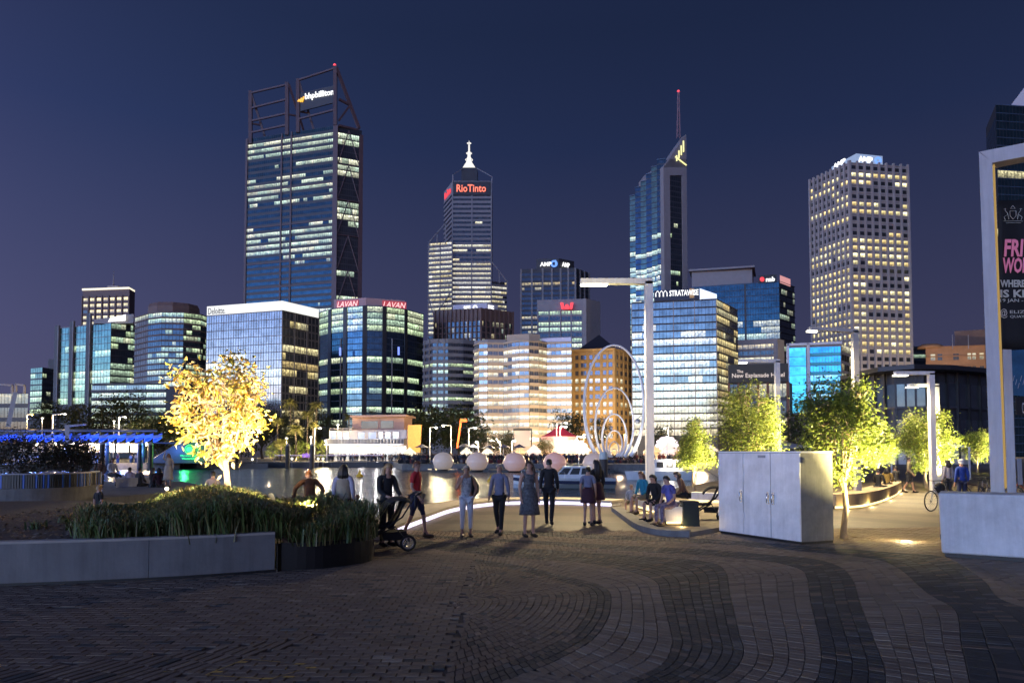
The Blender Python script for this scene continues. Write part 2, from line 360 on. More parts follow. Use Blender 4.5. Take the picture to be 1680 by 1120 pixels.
# ---- setts of the near plaza, laid in curved bands round a long oval
B = [
 [(-900, 1000), (-300, 985), (300, 975), (600, 972), (720, 978), (760, 990), (720, 1003), (600, 1012), (300, 1020), (-300, 1030), (-900, 1035)],
 [(-900, 885), (-300, 890), (300, 893), (640, 902), (840, 925), (915, 942), (990, 962), (1002, 995), (980, 1040), (927, 1075), (840, 1112), (700, 1165), (300, 1270), (-900, 1420)],
 [(-900, 878), (-300, 883), (300, 885), (640, 896), (840, 914), (940, 920), (1015, 932), (1072, 950), (1085, 977), (1102, 1040), (1102, 1060), (1085, 1090), (1015, 1122), (900, 1175), (400, 1330), (-900, 1600)],
 [(-900, 868), (-300, 872), (300, 876), (640, 884), (840, 897), (965, 906), (1090, 914), (1165, 922), (1190, 937), (1197, 972), (1212, 1035), (1220, 1070), (1202, 1100), (1165, 1122), (1050, 1180), (700, 1330), (-900, 1800)],
 [(-900, 863), (-300, 867), (300, 870), (640, 879), (840, 889), (1015, 902), (1165, 911), (1260, 920), (1310, 932), (1324, 947), (1330, 985), (1346, 1055), (1345, 1097), (1330, 1125), (1250, 1190), (900, 1400), (-900, 2000)],
 [(-900, 858), (-300, 862), (300, 866), (640, 875), (840, 884), (1015, 894), (1165, 901), (1260, 909), (1335, 916), (1380, 930), (1400, 952), (1410, 985), (1435, 1050), (1452, 1100), (1445, 1150), (1400, 1220), (1100, 1450), (-900, 2200)],
 [(-900, 853), (-300, 856), (300, 860), (640, 868), (840, 876), (1015, 885), (1165, 891), (1260, 899), (1420, 914), (1472, 930), (1522, 972), (1567, 1000), (1577, 1055), (1588, 1105), (1600, 1200), (1500, 1330), (1200, 1560), (-900, 2500)],
 [(-900, 848), (-300, 851), (300, 855), (640, 862), (840, 868), (1015, 878), (1165, 884), (1260, 890), (1460, 905), (1547, 913), (1610, 948), (1640, 980), (1720, 1010), (1790, 1060), (1860, 1160), (1800, 1330), (1500, 1700), (-900, 2900)],
 [(-900, 838), (-300, 841), (300, 845), (640, 850), (840, 855), (1015, 862), (1165, 866), (1260, 872), (1460, 884), (1680, 895), (1800, 910), (2100, 960), (2350, 1040), (2500, 1160), (2500, 1400), (2000, 1900), (-900, 3400)],
]
KINDB = ['brown', 'light', 'dark', 'light', 'dark', 'light', 'dark', 'light']
EDGE = {0: 'dark'}
C0 = G(735, 990); NA = 1440
def polar(poly):
    pts = [G(x, y) for x, y in poly]
    # smooth by Catmull-Rom, then radius by angle
    P = []
    n = len(pts)
    for i in range(n):
        p0, p1, p2, p3 = pts[i - 1], pts[i], pts[(i + 1) % n], pts[(i + 2) % n]
        if i == n - 1: P.append(p1); continue
        if i == 0: p0 = p1
        if i == n - 2: p3 = p2
        for k in range(14):
            t = k / 14
            P.append(.5 * ((2 * p1) + (p2 - p0) * t + (2 * p0 - 5 * p1 + 4 * p2 - p3) * t * t + (3 * p1 - p0 - 3 * p2 + p3) * t ** 3))
    out = [0.0] * NA
    for i in range(len(P)):
        a, b = P[i] - C0, P[(i + 1) % len(P)] - C0
        ta, tb = math.atan2(a.y, a.x), math.atan2(b.y, b.x); d = (tb - ta + math.pi) % (2 * math.pi) - math.pi
        k0, k1 = sorted((ta, ta + d)); i0 = math.ceil(k0 / (2 * math.pi) * NA); i1 = math.floor(k1 / (2 * math.pi) * NA)
        for k in range(i0, i1 + 1):
            th = k / NA * 2 * math.pi; dx, dy = math.cos(th), math.sin(th)
            ex, ey = b.x - a.x, b.y - a.y; den = dx * ey - dy * ex
            if abs(den) > 1e-9: out[k % NA] = max(out[k % NA], (a.x * ey - a.y * ex) / den)
    for k in range(NA):
        if out[k] <= 0: out[k] = out[k - 1]
    return out
RB = [polar(b) for b in B]
for i in range(1, len(RB)): RB[i] = [max(r, q + .12) for r, q in zip(RB[i], RB[i - 1])]
def ringpt(r, a):
    a = a % (2 * math.pi) / (2 * math.pi) * NA; k = int(a) % NA; f = a - int(a); q = r[k] * (1 - f) + r[(k + 1) % NA] * f; th = a / NA * 2 * math.pi
    return Vector((C0.x + q * math.cos(th), C0.y + q * math.sin(th), 0))
SETTS = []                                              # (size in picture, corners, tone)
def skew(p):
    d = p - C0; a = math.atan2(d.y, d.x); r = d.length; k = int(a % (2 * math.pi) / (2 * math.pi) * NA) % NA; lo = [0] * NA
    for hi in RB:
        if hi[k] >= r: break
        lo = hi
    f = 0 if hi[k] == lo[k] else max(0, min(1, (r - lo[k]) / (hi[k] - lo[k])))
    g = lambda j: lo[j % NA] * (1 - f) + hi[j % NA] * f
    dr = (g(k + 3) - g(k - 3)) / (6 * 2 * math.pi / NA)
    return abs(dr) / math.hypot(dr, max(r, .05))
def lim_(p): return .5 if p.x < -.6 else .985
def outside(p):
    d = p - C0; return d.length > RB[-1][int(math.atan2(d.y, d.x) % (2 * math.pi) / (2 * math.pi) * NA) % NA]
def add_setts():
    for bi in range(-1, len(KINDB)):
        if bi < 0: lo, hi = [r * .04 for r in RB[0]], RB[0]
        else: lo, hi = RB[bi], RB[bi + 1]
        # band width where it shows widest
        kd = 'brown' if bi <= 0 else KINDB[bi]
        wmax = sorted(h - l for l, h in zip(lo, hi))[int(NA * .75)]
        nr = max(1, round(min(wmax, 4.0) / .19))
        for j in range(nr):
            ra = [l + (h - l) * j / nr for l, h in zip(lo, hi)]; rb = [l + (h - l) * (j + 1) / nr for l, h in zip(lo, hi)]
            kk = kd
            if bi == 0 and j >= nr - 3: kk = 'dark'
            # walk along the middle of the course
            mid = [(x + y) / 2 for x, y in zip(ra, rb)]; pts = [Vector((C0.x + mid[k] * math.cos(k / NA * 2 * math.pi), C0.y + mid[k] * math.sin(k / NA * 2 * math.pi))) for k in range(NA)]
            acc = R.random() * .1; last = 0.0; step = .104
            angs = [0.0]
            for k in range(NA):
                d = (pts[(k + 1) % NA] - pts[k]).length; a0 = k
                while acc + d >= step:
                    f = (step - acc) / d if d > 1e-9 else 1; a0 = a0 + (k + 1 - a0) * f; d -= step - acc; acc = 0; angs.append(a0 / NA * 2 * math.pi); step = .104 * R.uniform(.93, 1.07)
                acc += d
            if 2 * math.pi - angs[-1] > 1e-3: angs.append(2 * math.pi - 1e-6)
            for a, c in zip(angs, angs[1:]):
                m = (a + c) / 2; p = ringpt(mid, m)
                if p.y < 5.2 or p.y > Y0 + .1: continue
                px, py = PIX(p)
                if not (-60 < px < 1740 and py < 1150): continue
                g1 = .0055 / max(.05, (ringpt(mid, c) - ringpt(mid, a)).length) * (c - a); w = (ringpt(rb, m) - ringpt(ra, m)).length
                if w < .03: continue
                e = .0022 / w
                ra2 = [None]
                A = ringpt(ra, a + g1); Bq = ringpt(ra, c - g1); Cq = ringpt(rb, c - g1); D = ringpt(rb, a + g1)
                ns = max(1, round(w / .2)); sh = R.uniform(-.2, .2) if ns > 1 else 0
                for si in range(ns):
                    f0, f1 = max(0, min(1, (si + (sh if si else 0)) / ns)), max(0, min(1, (si + 1 + (sh if si < ns - 1 else 0)) / ns))
                    f0 += e; f1 -= e
                    q = [A.lerp(D, f0), Bq.lerp(Cq, f0), Bq.lerp(Cq, f1), A.lerp(D, f1)]
                    if skew(sum(q, Vector()) / 4) > lim_(q[0]): continue
                    SETTS.append((w / ns / p.y * .1 / p.y, q, kk))
add_setts()
# where the bands run almost straight the setts lie in plain bonded rows
row = 0; y = 5.2
while y < Y0:
    x = -14 + (row % 2) * .1 + R.uniform(-.01, .01)
    while x < 13:
        p = Vector((x + .1, y + .052 + .004 * (x + 3) ** 2, 0)); px, py = PIX(p)
        if -60 < px < 1740 and py < 1150 and (outside(p) or skew(p) > lim_(p)):
            l = .1 - .0025; w = .052 - .003; sl = .008 * (x + 3); t = Vector((1, sl, 0)).normalized(); nn = Vector((-t.y, t.x, 0))
            d = p - C0; k = int(math.atan2(d.y, d.x) % (2 * math.pi) / (2 * math.pi) * NA) % NA; bi = sum(1 for r in RB if r[k] < d.length) - 1
            SETTS.append((.2 / p.y * .1 / p.y, [p - t * l - nn * w, p + t * l - nn * w, p + t * l + nn * w, p - t * l + nn * w], 'brown' if bi <= 0 else KINDB[min(bi, 7)]))
        x += .2
    y += .104; row += 1
SETTS.sort(key=lambda s: -s[0])
def sett_mesh(mb, q, z):
    c = sum(q, Vector()) / 4; tx, ty = R.uniform(-.006, .006), R.uniform(-.006, .006)
    zz = lambda p: z + (p.x - c.x) * tx + (p.y - c.y) * ty
    top = [p.lerp(c, .07) for p in q]; n = 4
    v = [(p.x, p.y, -.017) for p in q] + [(p.x, p.y, zz(p) - .006) for p in q] + [(p.x, p.y, zz(p)) for p in top]
    mb.mesh(v, [(0, 1, 5, 4), (1, 2, 6, 5), (2, 3, 7, 6), (3, 0, 4, 7), (4, 5, 9, 8), (5, 6, 10, 9), (6, 7, 11, 10), (7, 4, 8, 11), (8, 9, 10, 11)])
tone = {'light': 0, 'dark': 1, 'brown': 2}; PM = [M['paver_light'], M['paver_dark'], M['paver_brown'], mat('pale_sett', (.25, .19, .135), .85, var=.3, scale=1.5, bump=.3, bscale=45), mat('grey_sett', (.085, .078, .07), .75, var=.3, scale=1.5, bump=.3, bscale=45), mat('rust_sett', (.13, .08, .052), .8, var=.35, scale=1.5, bump=.3, bscale=45)]
variants = {}
rest = MB()
for i, (s, q, kk) in enumerate(SETTS):
    if R.random() < .10: kk = {'light': 'brown', 'brown': R.choice(['light', 'dark']), 'dark': 'brown'}[kk]
    z = R.uniform(-.0025, .0025)
    if i < 296:
        c = sum(q, Vector()) / 4; mb = MB(); key = kk
        ax = (q[1] - q[0]); an = math.atan2(ax.y, ax.x); rot = Matrix.Rotation(-an, 3, 'Z')
        ql = [rot @ (p - c) for p in q]
        wx = (ql[1] - ql[0]).length; wy = ((ql[3] - ql[0]).length + (ql[2] - ql[1]).length) / 2
        if key not in variants:
            sett_mesh(mb, [Vector((-.5, -.5, 0)), Vector((.5, -.5, 0)), Vector((.5, .5, 0)), Vector((-.5, .5, 0))], 0)
            o = mb.build('paver', PM[tone[kk]]); variants[key] = o.data
        else:
            o = bpy.data.objects.new('paver', variants[key]); COL.objects.link(o)
        o.parent = joint; o.location = (c.x, c.y, z); o.rotation_euler = (R.uniform(-.008, .008), R.uniform(-.008, .008), an); o.scale = (wx, wy, 1)
    else:
        rest.m = tone[kk] + (3 if R.random() < .16 else 0); sett_mesh(rest, q, z)
rest.build('paver', PM, joint, kind='stuff')
print('setts', len(SETTS))
# ================================================================ THE CITY ACROSS THE WATER
PAL = {'cool': [(.80, .98, .70), (.86, 1, .74), (1, 1, .72), (.70, .92, .72)], 'warm': [(1, .80, .34), (1, .86, .44), (1, .74, .30), (1, .90, .50)],
       'white': [(1, .92, .62), (1, .97, .72), (1, .86, .50), (1, .95, .78)], 'mix': [(1, .93, .62), (.85, 1, .72), (1, .86, .5), (.8, .95, .85)], 'teal': [(.10, .50, .62), (.13, .55, .66), (.08, .42, .55)],
       'green': [(.80, 1, .58), (.72, .95, .55), (.92, 1, .66), (.62, .85, .6)]}
def row_lit(p, n, pal, gain=1.0, sw=.22, rr=None):
    """how bright each bay of one storey is: whole tenancies on or off"""
    rr = rr or R; out = []; on = rr.random() < p; c = rr.choice(PAL[pal]); g = rr.uniform(.55, 1.05)
    for i in range(n):
        if rr.random() < sw: on = rr.random() < p
        if rr.random() < sw: c = rr.choice(PAL[pal]); g = rr.uniform(.5, 1.1)
        k = g * rr.uniform(.82, 1.12) * gain
        out.append((c[0] * k, c[1] * k, c[2] * k) if on else None)
    return out
def at(A, Bp, u, z, off=0.0):
    d = Bp - A; n = Vector((d.y, -d.x)).normalized(); p = A + d * u + n * off
    return Vector((p.x, p.y, z))
def spec(s, i): return int(s[i % len(s)]) / 9
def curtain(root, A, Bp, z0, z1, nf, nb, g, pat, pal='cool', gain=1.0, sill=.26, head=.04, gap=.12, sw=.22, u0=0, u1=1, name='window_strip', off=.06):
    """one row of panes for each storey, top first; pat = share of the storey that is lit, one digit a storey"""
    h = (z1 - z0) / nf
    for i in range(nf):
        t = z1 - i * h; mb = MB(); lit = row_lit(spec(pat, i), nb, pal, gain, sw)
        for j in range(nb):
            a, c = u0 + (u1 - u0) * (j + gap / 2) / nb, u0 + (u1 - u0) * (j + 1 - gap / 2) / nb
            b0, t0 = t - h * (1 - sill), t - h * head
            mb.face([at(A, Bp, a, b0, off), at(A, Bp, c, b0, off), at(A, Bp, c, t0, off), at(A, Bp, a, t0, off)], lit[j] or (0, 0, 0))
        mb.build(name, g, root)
def bands(root, A, Bp, z0, z1, nf, m, th=.2, frac=.22, name='spandrel', u0=0, u1=1, shift=1.0):
    mb = MB(); h = (z1 - z0) / nf
    for i in range(nf + 1):
        zt = z0 + i * h; b = zt - .0 if i == 0 else zt - 0
        q = [at(A, Bp, u0, b, -.05), at(A, Bp, u1, b, -.05), at(A, Bp, u1, b, th), at(A, Bp, u0, b, th)]
        q = [q[3], q[2], q[1], q[0]]
        t = [p + Vector((0, 0, h * frac)) for p in q]
        if i == nf: t = [p + Vector((0, 0, .35)) for p in q]
        mb.hexa(q, t)
    return mb.build(name, m, root, kind='stuff')
def fins(root, A, Bp, z0, z1, us, m, w=.25, th=.3, name='mullion', kind='stuff'):
    mb = MB(); L = (Bp - A).length
    for u in us:
        a, c = u - w / 2 / L, u + w / 2 / L
        q = [at(A, Bp, a, z0, th), at(A, Bp, c, z0, th), at(A, Bp, c, z0, -.05), at(A, Bp, a, z0, -.05)]
        mb.hexa(q, [V3(p, z1) for p in q])
    return mb.build(name, m, root, kind=kind)
def grid(n): return [i / n for i in range(n + 1)]
def body(root, poly, z0, z1, m, name='wall'): return MB().prism(poly, z0, z1).build(name, m, root)
def quad3(A, Bc, Cr):
    """footprint from left, nearest and right corner, counter-clockwise"""
    return [A, Bc, Cr, A + Cr - Bc]
def windows(root, A, Bp, z0, z1, cols, nf, m, pat, pal, whf=.55, sillf=.25, gain=1.0, depth=.0, frame=None, sw=.5, budget=None):
    """single windows, each an object; cols = list of (u0,u1)"""
    h = (z1 - z0) / nf; L = (Bp - A).length; d = (Bp - A).normalized(); an = math.atan2(d.y, d.x); o0 = base_of(root); over = MB()
    for i in range(nf):
        t = z1 - i * h; lit = row_lit(spec(pat, i), len(cols), pal, gain, sw)
        for (a, c), l in zip(cols, lit):
            if budget is not None and budget[0] <= 0:
                b0 = t - h * (1 - sillf)
                over.face([at(A, Bp, a, b0, .05), at(A, Bp, c, b0, .05), at(A, Bp, c, b0 + h * whf, .05), at(A, Bp, a, b0 + h * whf, .05)], l or (0, 0, 0)); continue
            if budget is not None: budget[0] -= 1
            key = (m.name, None if l is None else R.randrange(7), pal, gain)
            if key not in WV:
                mb = MB(); ll = l or (0, 0, 0)
                k = 2 if l else 1
                for s in range(k):
                    x0, x1 = s / k + .02, (s + 1) / k - .02; q = R.uniform(.6, 1.15) if s else 1
                    mb.face([(x0, -.05, 0), (x1, -.05, 0), (x1, -.05, 1), (x0, -.05, 1)], (ll[0] * q, ll[1] * q, ll[2] * q))
                if frame: mb.m = 1; mb.box((.5, -.06, .5), (.03, .04, 1)); mb.box((.5, -.06, .02), (1, .1, .04))
                o = mb.build('window', [m, frame] if frame else m, None); WV[key] = o.data
            else: o = bpy.data.objects.new('window', WV[key]); COL.objects.link(o)
            o.parent = root; p = at(A, Bp, a, t - h * (1 - sillf)); o.location = p - o0; o.rotation_euler = (0, 0, an); o.scale = ((c - a) * L, 1, h * whf)
    if over.f: over.build('window', m, root, kind='stuff')
WV = {}
def bld(name, label, A, cat='building'):
    return thing(name, label, cat, (A.x, A.y, 0), 'buildings across the water')
def beacon(root, p, r=.9):
    MB().ball(p, r, 10).build('beacon', lamp_mat('red_beacon', (1, .06, .08), 1.6), root)

GB = glass('blue_glass', (.033, .068, .078), .8, .10); GD = glass('dark_glass', (.07, .08, .09), .7, .12); GG = glass('green_glass', (.12, .17, .125), .75, .10)
GL = glass('pale_glass', (.27, .20, .17), .75, .16); GT = glass('steel_blue_glass', (.22, .23, .20), .8, .12); GN = glass('navy_glass', (.05, .08, .105), .8, .12)
GBK = glass('black_glass', (.05, .06, .07), .5, .12)
M['grey_wall'] = mat('grey_panel', (.26, .245, .25), .6, var=.1, scale=.4); M['pale_wall'] = mat('pale_precast', (.31, .285, .275), .65, var=.1, scale=.3)
M['dark_wall'] = mat('dark_panel', (.035, .037, .045), .5, var=.15, scale=.4); M['brown_wall'] = mat('brown_granite', (.15, .095, .08), .6, var=.2, scale=.4)
M['rust_steel'] = mat('dark_red_steel', (.09, .055, .06), .5, var=.15, scale=.5); M['cream_wall'] = mat('cream_render', (.50, .40, .29), .7, var=.08, scale=.3)
M['sand_wall'] = mat('sandstone', (.52, .33, .12), .8, var=.18, scale=.5, bump=.2); M['orange_wall'] = mat('orange_stone', (.42, .22, .11), .8, var=.18, scale=.4)
M['roof_dark'] = mat('slate_roof', (.025, .027, .035), .5, var=.2, scale=1); M['band_grey'] = mat('grey_band', (.22, .215, .215), .6, var=.15, scale=.3)
M['mul_blue'] = mat('blue_grey_mullion', (.05, .09, .15), .5, var=.1, scale=.5)
SGN = lambda n, c, s: lamp_mat(n, c, s)
S_white = SGN('white_sign_light', (1, 1, 1), 1.6); S_red = SGN('red_sign_light', (1, .05, .06), 1.3); S_redbox = SGN('red_glow_box', (1, .06, .08), .42); S_blue = SGN('blue_sign_light', (.15, .35, 1), 1.3)
S_orange = SGN('orange_sign_light', (1, .5, .04), 1.3); S_yellow = SGN('yellow_sign_light', (1, .95, .4), 1.2); S_cream = SGN('cream_crown_light', (1, .90, .68), 1.2); S_green = SGN('green_sign_light', (.02, 1, .18), 1.4)

# ---- 1 tallest glass tower with an open steel crown
def steel_crown_tower():
    A, C, D = XY(403, 400, 449), XY(549, 400, 430), XY(592, 400, 437); za, zt = 0, U(549, 206, 430).z
    root = bld('office_tower', 'tallest blue glass tower topped by an open steel frame with a white sign', C)
    body(root, quad3(A, C, D), 0, zt, M['dark_wall'])
    nf = 51; z0 = zt - nf * 3.95
    pat = '0996021788460002988952000000388301523280000000000000'
    h = 3.95
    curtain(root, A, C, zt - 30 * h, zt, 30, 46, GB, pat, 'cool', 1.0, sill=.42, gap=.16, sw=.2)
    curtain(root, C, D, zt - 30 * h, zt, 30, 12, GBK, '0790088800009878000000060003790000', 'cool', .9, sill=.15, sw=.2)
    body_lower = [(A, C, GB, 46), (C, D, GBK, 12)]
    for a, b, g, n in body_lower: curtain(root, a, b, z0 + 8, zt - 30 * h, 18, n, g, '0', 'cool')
    mb = MB()
    for i in (9, 15, 21, 25):
        z = zt - i * h; p = at(A, C, 0, z, .15); r = at(A, C, 1, z, .15); mb.beam(p, r, .4, .8)
    mb.build('floor_beam', M['rust_steel'], root, kind='stuff')
    for u in (0, .405, .515, 1): fins(root, A, C, 0, zt + (0 if 0 < u < 1 else 0), [u], M['rust_steel'], 1.6 if u in (0,) else (3.4 if u == 1 else 1.1), .5, 'column', None)
    fins(root, C, D, 0, zt - 3, [.97], M['rust_steel'], 2.6, .6, 'column', None)
    # zigzag braces on the narrow side
    n = 9; hh = (zt - 4) / n * .92
    for i in range(n - 5, n):
        zb = 4 + i * (zt - 6) / n; zc = zb + (zt - 6) / n
        for p, q in (((.08, zb), (.5, zc)), ((.5, zc), (.92, zb)), ((.05, zb), (.95, zb))):
            mb = MB(); mb.beam(at(C, D, p[0], p[1], .5), at(C, D, q[0], q[1], .5), .55); mb.build('brace', M['rust_steel'], root)
    # crown
    def pt(px, py):                                    # a point of the front plane seen at this place of the picture
        u = (px - 403) / (549 - 403); dd = 449 + (430 - 449) * u; return U(px, py, dd)
    cr = []
    for px, yt, yb in ((411, 150, 236), (471, 136, 222), (489, 130, 218), (550, 109, 206)): cr.append((pt(px, yt), pt(px, yb), 2.2))
    mb = None
    for a, b, w in cr: MB().beam(b, a, w, 1.8).build('crown_post', M['rust_steel'], root)
    for (x0, ya), (x1, yb) in (((411, 153), (471, 139)), ((411, 178), (471, 163)), ((411, 199), (471, 186)), ((411, 218), (471, 205)), ((489, 132), (550, 112)), ((489, 196), (550, 180))):
        MB().beam(pt(x0, ya), pt(x1, yb), 1.05).build('crown_beam', M['rust_steel'], root)
    back = Vector((D.x - C.x, D.y - C.y, 0))
    for px, y0, k, y1 in ((412, 153, 1.0, 233), (474, 139, 1.0, 218), (490, 132, .9, 214)):
        a = pt(px, y0); b = pt(px, y1) + back * .62; MB().beam(a, b, 1.3).build('crown_strut', M['rust_steel'], root)
        MB().beam(pt(px, y0 + (y1 - y0) * .62), a.lerp(b, .62), .9).build('crown_strut', M['rust_steel'], root)
    tip, foot = U(552, 112, 430), U(589, 211, 437)
    MB().beam(tip, foot, 1.8).build('crown_strut', M['rust_steel'], root)
    MB().beam(U(556, 163, 430), U(573, 172, 434), 1.3).build('crown_strut', M['rust_steel'], root)
    MB().beam(U(556, 198, 430), U(572, 176, 434), 1.1).build('crown_strut', M['rust_steel'], root)
    MB().beam(U(556, 206, 430), U(589, 214, 437), 1.2).build('crown_beam', M['rust_steel'], root)
    beacon(root, U(549, 107, 430)); beacon(root, U(412, 151, 449), .7)
    d = (C - A).normalized()
    p = pt(489, 172); r = pt(548, 158); sg = MB(); n = Vector((d.y, -d.x, 0))
    pa, pb = pt(488, 184), pt(549, 168); pc, pd = pt(549, 140), pt(488, 154)
    sg.hexa([pa, pb, pb + Vector((0, 1, 0)), pa + Vector((0, 1, 0))], [pd, pc, pc + Vector((0, 1, 0)), pd + Vector((0, 1, 0))])
    s = sg.build('sign', M['dark_wall'], root)
    u3 = (pb - pa).normalized()
    lettering('bhpbilliton', pt(501, 167) + n * .4, u3, (pt(548, 150) - pt(501, 160)).length, 5.0, S_white, s, .2, up=(0, 0, 1), bold=.02)
    for k in range(3): # ascending strokes of the orange mark
        x = 489.5 + k * 3.4; a = pt(x, 168) + n * .5; MB().beam(a, a + Vector((1.2, 0, 1.5 + k * .9)), .9).build('emblem_stroke', S_orange, s)
    return root
steel_crown_tower()

# ---- 2 tall stepped grey tower with a lit spire and red sign
def spire_tower():
    D0 = 600; A, C, E2 = XY(742, 450, 600), XY(806, 450, 600), XY(703, 450, 606)
    root = bld('office_tower', 'grey banded tower with a red lit name sign and a white lit stepped spire', A)
    zs, zt = ZZ(318, D0), ZZ(297, D0)
    Bk = Vector((0, 40)); body(root, [A, C, C + Bk, A + Bk], 0, zt, M['grey_wall'])
    h = 4.05; nf = 28
    curtain(root, A, C, zs - nf * h, zs, nf, 34, GD, '0000001000098759999999999999', 'white', 1.0, sill=.5, gap=.04, sw=.12)
    bands(root, A, C, zs - nf * h, zs, nf, M['grey_wall'], .25, .42); fins(root, A, C, 0, zt, [0, .5, 1], M['grey_wall'], 1.0, .5, 'pier', None)
    L0, L1 = XY(728, 450, 625), A; Cc = MB()
    body(root, [L0, L1, L1 + Bk, L0 + Bk], 0, ZZ(306, 612), M['grey_wall'])
    curtain(root, L0, L1, zs - nf * h, zs, nf, 10, GD, '0000000000000000', 'white', 1, sill=.5, gap=.05); bands(root, L0, L1, zs - nf * h, zs, nf, M['grey_wall'], .25, .42)
    W0, W1 = XY(703, 450, 603), XY(742, 450, 598); zw = ZZ(398, 600); body(root, [W0, W1, W1 + Bk, W0 + Bk], 0, zw, M['grey_wall'])
    nw = 24; curtain(root, W0, W1, zw - nw * h, zw, nw, 18, GD, '9889999999999999999', 'white', 1.0, sill=.5, gap=.04, sw=.12); bands(root, W0, W1, zw - nw * h, zw, nw, M['grey_wall'], .25, .42); fins(root, W0, W1, 0, zw, [0, .5, 1], M['grey_wall'], .8, .5, 'pier', None)
    X0, X1 = XY(806, 500, 601), XY(831, 500, 606); zx = ZZ(462, 602); body(root, [X0, X1, X1 + Bk, X0 + Bk], 0, zx, M['grey_wall'])
    curtain(root, X0, X1, zx - 14 * h, zx, 14, 8, GD, '67678887878899', 'white', .9, sill=.5, sw=.3); bands(root, X0, X1, zx - 14 * h, zx, 14, M['grey_wall'], .25, .42)
    for (x0, y0), (x1, y1) in (((704, 397), (731, 366)), ((704, 397), (704, 410)), ((731, 366), (731, 400)), ((717, 382), (717, 400)), ((807, 430), (832, 462)), ((819, 446), (819, 465)), ((832, 462), (832, 480)), ((703, 488), (712, 520)), ((739, 480), (712, 520))):
        MB().beam(U(x0, y0, 598), U(x1, y1, 598), .9).build('corner_strut', M['grey_wall'], root)
    # cap and guyed frame
    c0, c1 = XY(757, 290, 606), XY(783, 290, 606); body(root, [c0, c1, c1 + Vector((0, 14)), c0 + Vector((0, 14))], zt, ZZ(275, 606), M['dark_wall'], 'cap')
    for x, y in ((743, 287), (807, 290)):
        MB().beam(U(x, y, 600), U(x, 300, 600), .8).build('corner_strut', M['grey_wall'], root); MB().beam(U(x, y, 600), U(770 + (x > 770) * 12 - (x < 770) * 10, 276, 606), .5).build('corner_strut', M['grey_wall'], root)
    sp = MB(); b = U(769.5, 275, 612); k = 612 / F
    sp.lathe(b, [(10.5 * k, 0), (10 * k, 1.0 * k), (5.5 * k, 8 * k), (3.6 * k, 12 * k), (3.4 * k, 17 * k), (2.6 * k, 18 * k), (2.5 * k, 26 * k), (1.5 * k, 27 * k), (1.3 * k, 38 * k), (.6 * k, 39 * k), (.4 * k, 45 * k)], 10)
    for zz, r in ((13, 6), (24, 4.5), (41, 3.2)): sp.ring(b + Vector((0, 0, zz * k)), (0, 0, 1), r * k, .5 * k, 12, 5); sp.box(b + Vector((0, 0, zz * k)), (2 * r * k, .5 * k, .5 * k)); sp.box(b + Vector((0, 0, zz * k)), (.5 * k, 2 * r * k, .5 * k))
    sp.build('spire', lamp_mat('glowing_spire', (1, .97, .9), 1.05), root)  # spire glows by itself, standing in for floodlight on it
    s = MB().hexa([U(744, 320, 599), U(805, 320, 599), U(805, 320, 600), U(744, 320, 600)], [U(744, 298, 599), U(805, 298, 599), U(805, 298, 600), U(744, 298, 600)]).build('sign', M['dark_wall'], root)
    lettering('RioTinto', U(749, 315, 598.6), C - A, 49 * 599 / F, 12.5 * 599 / F, lamp_mat('red_orange_sign', (1, .20, .10), 1.5), s, .3, bold=.015)
    s2 = lettering('RioTinto', at(L0, L1, .15, ZZ(324, 615), .5), L1 - L0, (L1 - L0).length * .7, 6, S_red, s, .3)
spire_tower()

# ---- 3 dark tower with two white signs
def amp_like_tower():
    A, C, E2 = XY(855, 480, 520), XY(944, 480, 516), XY(966, 480, 530); root = bld('office_tower', 'dark tower with a white lit crown sign, behind the red emblem block', A)
    zt = ZZ(440, 517); body(root, quad3(A, C, E2), 0, zt, M['dark_wall'])
    curtain(root, A, C, zt - 25 * 3.6, zt - 3, 24, 16, GBK, '0034003006745857889777788', 'warm', .8, sill=.42, sw=.3); curtain(root, C, E2, zt - 25 * 3.6, zt - 3, 24, 6, GBK, '000400030040005000', 'warm', .7, sill=.4)
    fins(root, A, C, 0, zt, [0, .2, .4, .57, .73, .87, 1], M['band_grey'], 1.3, .8, 'pier', None); fins(root, C, E2, 0, zt, [.33, .66, 1], M['band_grey'], 1.0, .8, 'pier', None)
    p = [XY(880, 440, 520), XY(917, 440, 518), XY(942, 440, 526), XY(942, 440, 535), XY(880, 440, 535)]
    body(root, p, zt, ZZ(425, 520), M['dark_wall'], 'crown')
    lettering('AMP', U(886, 437, 517), p[1] - p[0], 19 * 518 / F, 7 * 518 / F, S_white, root, .2, 'sign', bold=.02)
    MB().ring(U(909, 432.5, 516.5), (0, 1, 0), 2.0, .7, 14, 6).box(U(911.5, 431, 516.5), (.8, .5, 4)).build('sign_emblem', S_blue, root)
    lettering('AMP', U(922, 437, 518), p[2] - p[1], 7.2, 3.4, S_white, root, .2, 'sign', bold=.02)
amp_like_tower()

